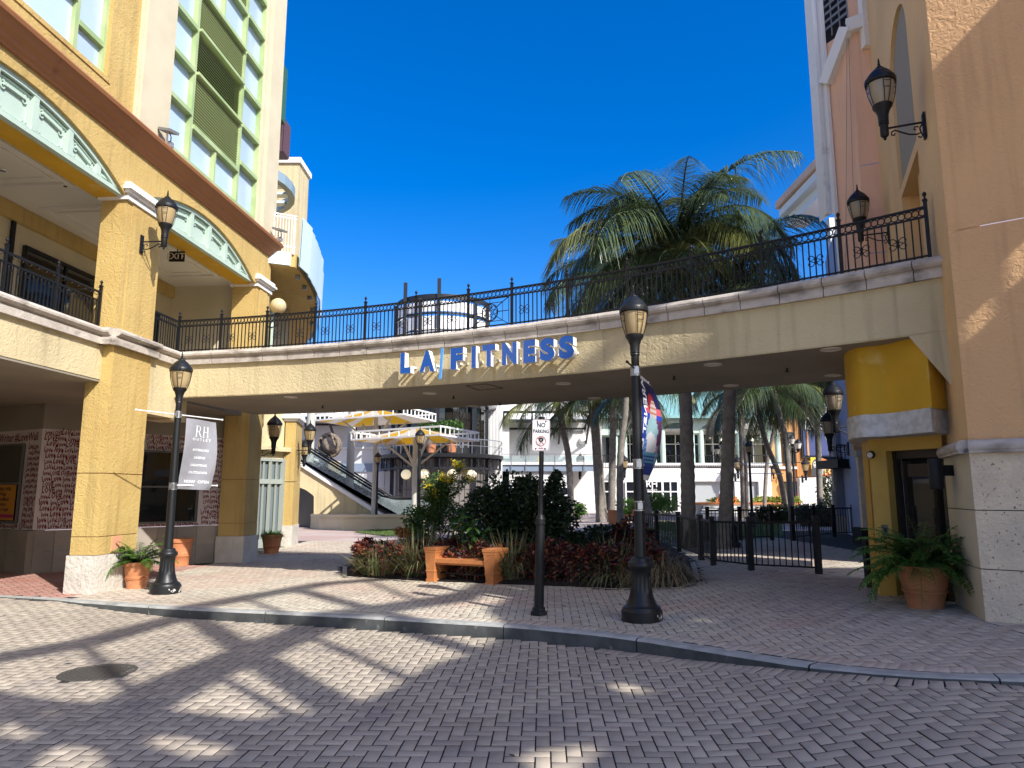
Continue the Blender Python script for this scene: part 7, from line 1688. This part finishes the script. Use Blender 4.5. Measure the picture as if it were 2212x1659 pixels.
bush('green_shrub', 'small bright green shrub under the yellow flowering shrub', 'shrub', (-1.95, 15.6, .45), (.55, .4, .35), 2200, .07, .5, M['cassia'], 6, 9)
bush('orange_shrub', 'small orange leaved shrub beside the lamp base at the left of the bed', 'shrub', (-2.35, 15.6, .72), (.2, .2, .16), 500, .07, .4, mat('orange_leaf', (.38, .13, .03), .5, island=.3, trans=.2), 7, 5)
# broad-leaved plant: each leaf big enough to see
BP = thing('broadleaf_plant', 'sunlit plant with long glossy leaves behind the bench', 'plant', (-.80, 13.22, gz(-.8) + .1))
lf = MB(); NL = 5
for s_ in (-1, 1): lf.strip([(k/NL*.24, 0, .02*sin(k/NL*3) - .05*(k/NL)**2) for k in range(NL + 1)], [(k/NL*.24, s_*.038*sin(pi*min(1, (k/NL)*.96 + .04)), .012 + .02*sin(k/NL*3) - .05*(k/NL)**2) for k in range(NL + 1)])
lfm = lf.mesh('leaf', M['broad'], 80); rr2 = random.Random(4)
for k in range(11):
    a = k*2.4; h_ = rr2.uniform(.55, 1.12); bx_, by_ = .34*cos(a)*rr2.uniform(.3, 1), .25*sin(a)*rr2.uniform(.3, 1)
    MB().tube([(bx_*.2, by_*.2, 0), (bx_*.8, by_*.8, h_*.6), (bx_, by_, h_)], [.012, .009, .005], 5).build('stem', M['darkleaf'], BP)
    for j in range(10): s_ = rr2.uniform(.8, 1.15); o = link('leaf', lfm, BP, (bx_, by_, h_ - .012*j), (rr2.uniform(-.3, .3), -rr2.uniform(-.35, 1.0) + .05*j, j*2.4 + rr2.uniform(-.3, .3))); o.scale = (s_,)*3
def clump(label, px, py, n, L, material, seed, spread=.2, w=.014, pit=(.55, 1.5), droop=(.25, .95), at=None):
    g = G(px, py) if at is None else Vector((at[0], at[1], gz(at[0]))); o = link('grass_clump', quad_mesh('grass_clump', [tuft(None, .02, n, L, None, seed, spread, w, droop, pit)], M[material]), None, tuple(g)); return tag(o, label, 'ornamental grass', 'ornamental grass clumps')
clump('sunlit grass clump with pale arching blades left of the bench', 965, 1222, 620, 1.25, 'blade', 31, .3, .022, (.75, 1.5), (.2, .7), at=(-1.75, 13.75))
clump('sunlit short grass at the left tip of the red hedge', 850, 1230, 620, .95, 'blade', 32, .4, .02, (.75, 1.5), (.2, .7), at=(-2.5, 14.15))
clump('sunlit pale grass clump right of the glossy broadleaf plant', 1105, 1226, 560, 1.2, 'blade', 33, .2, .022, (.75, 1.5), (.2, .7), at=(-.02, 12.95))
clump('wide dark grass tuft between the no parking post and the lamp', 1230, 1222, 620, .95, 'blade', 34, .7, .018, (.8, 1.5))
clump('large shaded grass clump just left of the nearest lamp post', 1330, 1256, 800, 1.2, 'blade', 35, .3, .020)
clump('large brownish grass clump just right of the nearest lamp post', 1432, 1258, 950, 1.15, 'blade_dry', 36, .3, .016, (.3, 1.5), (.5, 1.3))
bush('dark_croton', 'dark purple croton plant behind the nearest lamp post', 'shrub', (2.35, 14.2, .5), (.45, .4, .42), 900, .20, .3, M['croton'], 41, 7)
# lawns
def lawn(poly_px, n, seed, h=.05):
    poly = [(lambda g: (g.x, g.y))(G(*p)) for p in poly_px]; r = np.random.RandomState(seed); m = MB(); m.face([(x, y, gz(x) + .012) for x, y in poly]); link('lawn', m.mesh('lawn', M['lawn']), None, kind='structure')
    q = pts_in(poly, n, r); b = np.stack([q[:, 0], q[:, 1], np.array([gz(x) for x in q[:, 0]]) + .01], 1); p = r.uniform(.7, 1.5, n); az = r.uniform(0, 2*pi, n); d = np.stack([np.cos(p)*np.cos(az), np.cos(p)*np.sin(az), np.sin(p)], 1)
    tag(link('grass', quad_mesh('grass', [strips(b, d, h*r.uniform(.6, 1.4, n), np.full(n, .012), np.full(n, .2), 1)], M['grass'])), 'short mown lawn grass', 'grass', kind='stuff')
lawn([(765, 1150), (820, 1143), (905, 1141), (905, 1156), (830, 1158)], 7000, 1, .07)
lawn([(1395, 1178), (1530, 1170), (1690, 1160), (1690, 1132), (1395, 1126)], 16000, 2, .08)
# distant plants
def dplant(name, label, px, py, Y, rad, n, L, wr, mt, seed, lumps=8): q = P(px, py, Y); o = bush(name, label, 'shrub', (q.x, Y, q.z - gz(q.x)), rad, n, L, wr, M[mt], seed, lumps, False); return o
dplant('lime_shrub', 'bright lime green low planting, left patch on the timber stage', 1565, 1086, 43, (1.1, .4, .25), 700, .25, .6, 'lime', 51)
dplant('lime_shrub', 'bright lime green low planting, right patch before the orange wall', 1680, 1085, 43, (1.4, .4, .32), 900, .28, .6, 'lime', 52)
dplant('fern_hedge', 'dark fern hedge behind the gap in the picket fences', 1690, 1118, 31, (1.7, .7, .5), 3000, .30, .16, 'darkleaf', 53, 14)
dplant('fern_hedge', 'dark fern hedge in front of the lavender pier', 1790, 1115, 28, (1.3, .6, .55), 2600, .30, .16, 'darkleaf', 54, 12)
dplant('fern_plant', 'green fern planting left of the nearest lamp post in the distance', 1352, 1102, 40, (1.3, .5, .6), 1500, .35, .16, 'fern', 55, 9)
dplant('fern_plant', 'green fern planting in front of the RH shop door', 1428, 1092, 40, (.9, .5, .7), 1200, .4, .14, 'fern', 56, 9)
dplant('fern_plant', 'low green planting under the forked pale palm', 1240, 1100, 38, (.7, .4, .5), 800, .3, .2, 'fern', 57)
dplant('creeper_shrub', 'slender dark shrub against the dark opening beside the lavender pier', 1790, 1062, 45, (.9, .4, 1.5), 900, .22, .5, 'darkleaf', 58, 9)
for k, (px, py) in enumerate(((932, 925), (976, 922))):
    q = P(px, py, 42.7); t = bush('potted_tree', ('left' if k == 0 else 'right') + ' yellow green box tree in a clay pot on the drum balcony', 'potted plant', (q.x, 42.7, q.z), (.75, .5, .55), 1600, .16, .6, M['lime'] if 0 else M['cassia'], 60 + k, 9, False)
    m = MB(); m.lathe([(.25, 4.0), (.33, 4.5)], 12); m.tube([(0, 0, 4.4), (.05, 0, q.z - .2)], .05, 5); m.build('pot', M['terracotta'], t)
# fallen leaves
for k in range(26):
    x, y = random.uniform(-5, 5.2), random.uniform(4.6, 13)
    z = gz(x) if y > kerb_y(x) + .2 else road_z(x)
    if abs(y - kerb_y(x)) < .25 or inside(BED, x, y): continue
    m = MB(); a = random.uniform(0, 6.3); L_ = random.uniform(.02, .05); m.face([(x, y, z + .003), (x + L_*cos(a) + .01*sin(a), y + L_*sin(a) - .01*cos(a), z + .015), (x + 2*L_*cos(a), y + 2*L_*sin(a), z + .004), (x + L_*cos(a) - .012*sin(a), y + L_*sin(a) + .012*cos(a), z + .009)])
    o = m.build('fallen_leaf', M['rust']); tag(o, 'small dry brown leaf lying on the pavers', 'leaf', 'fallen leaves on the paving')
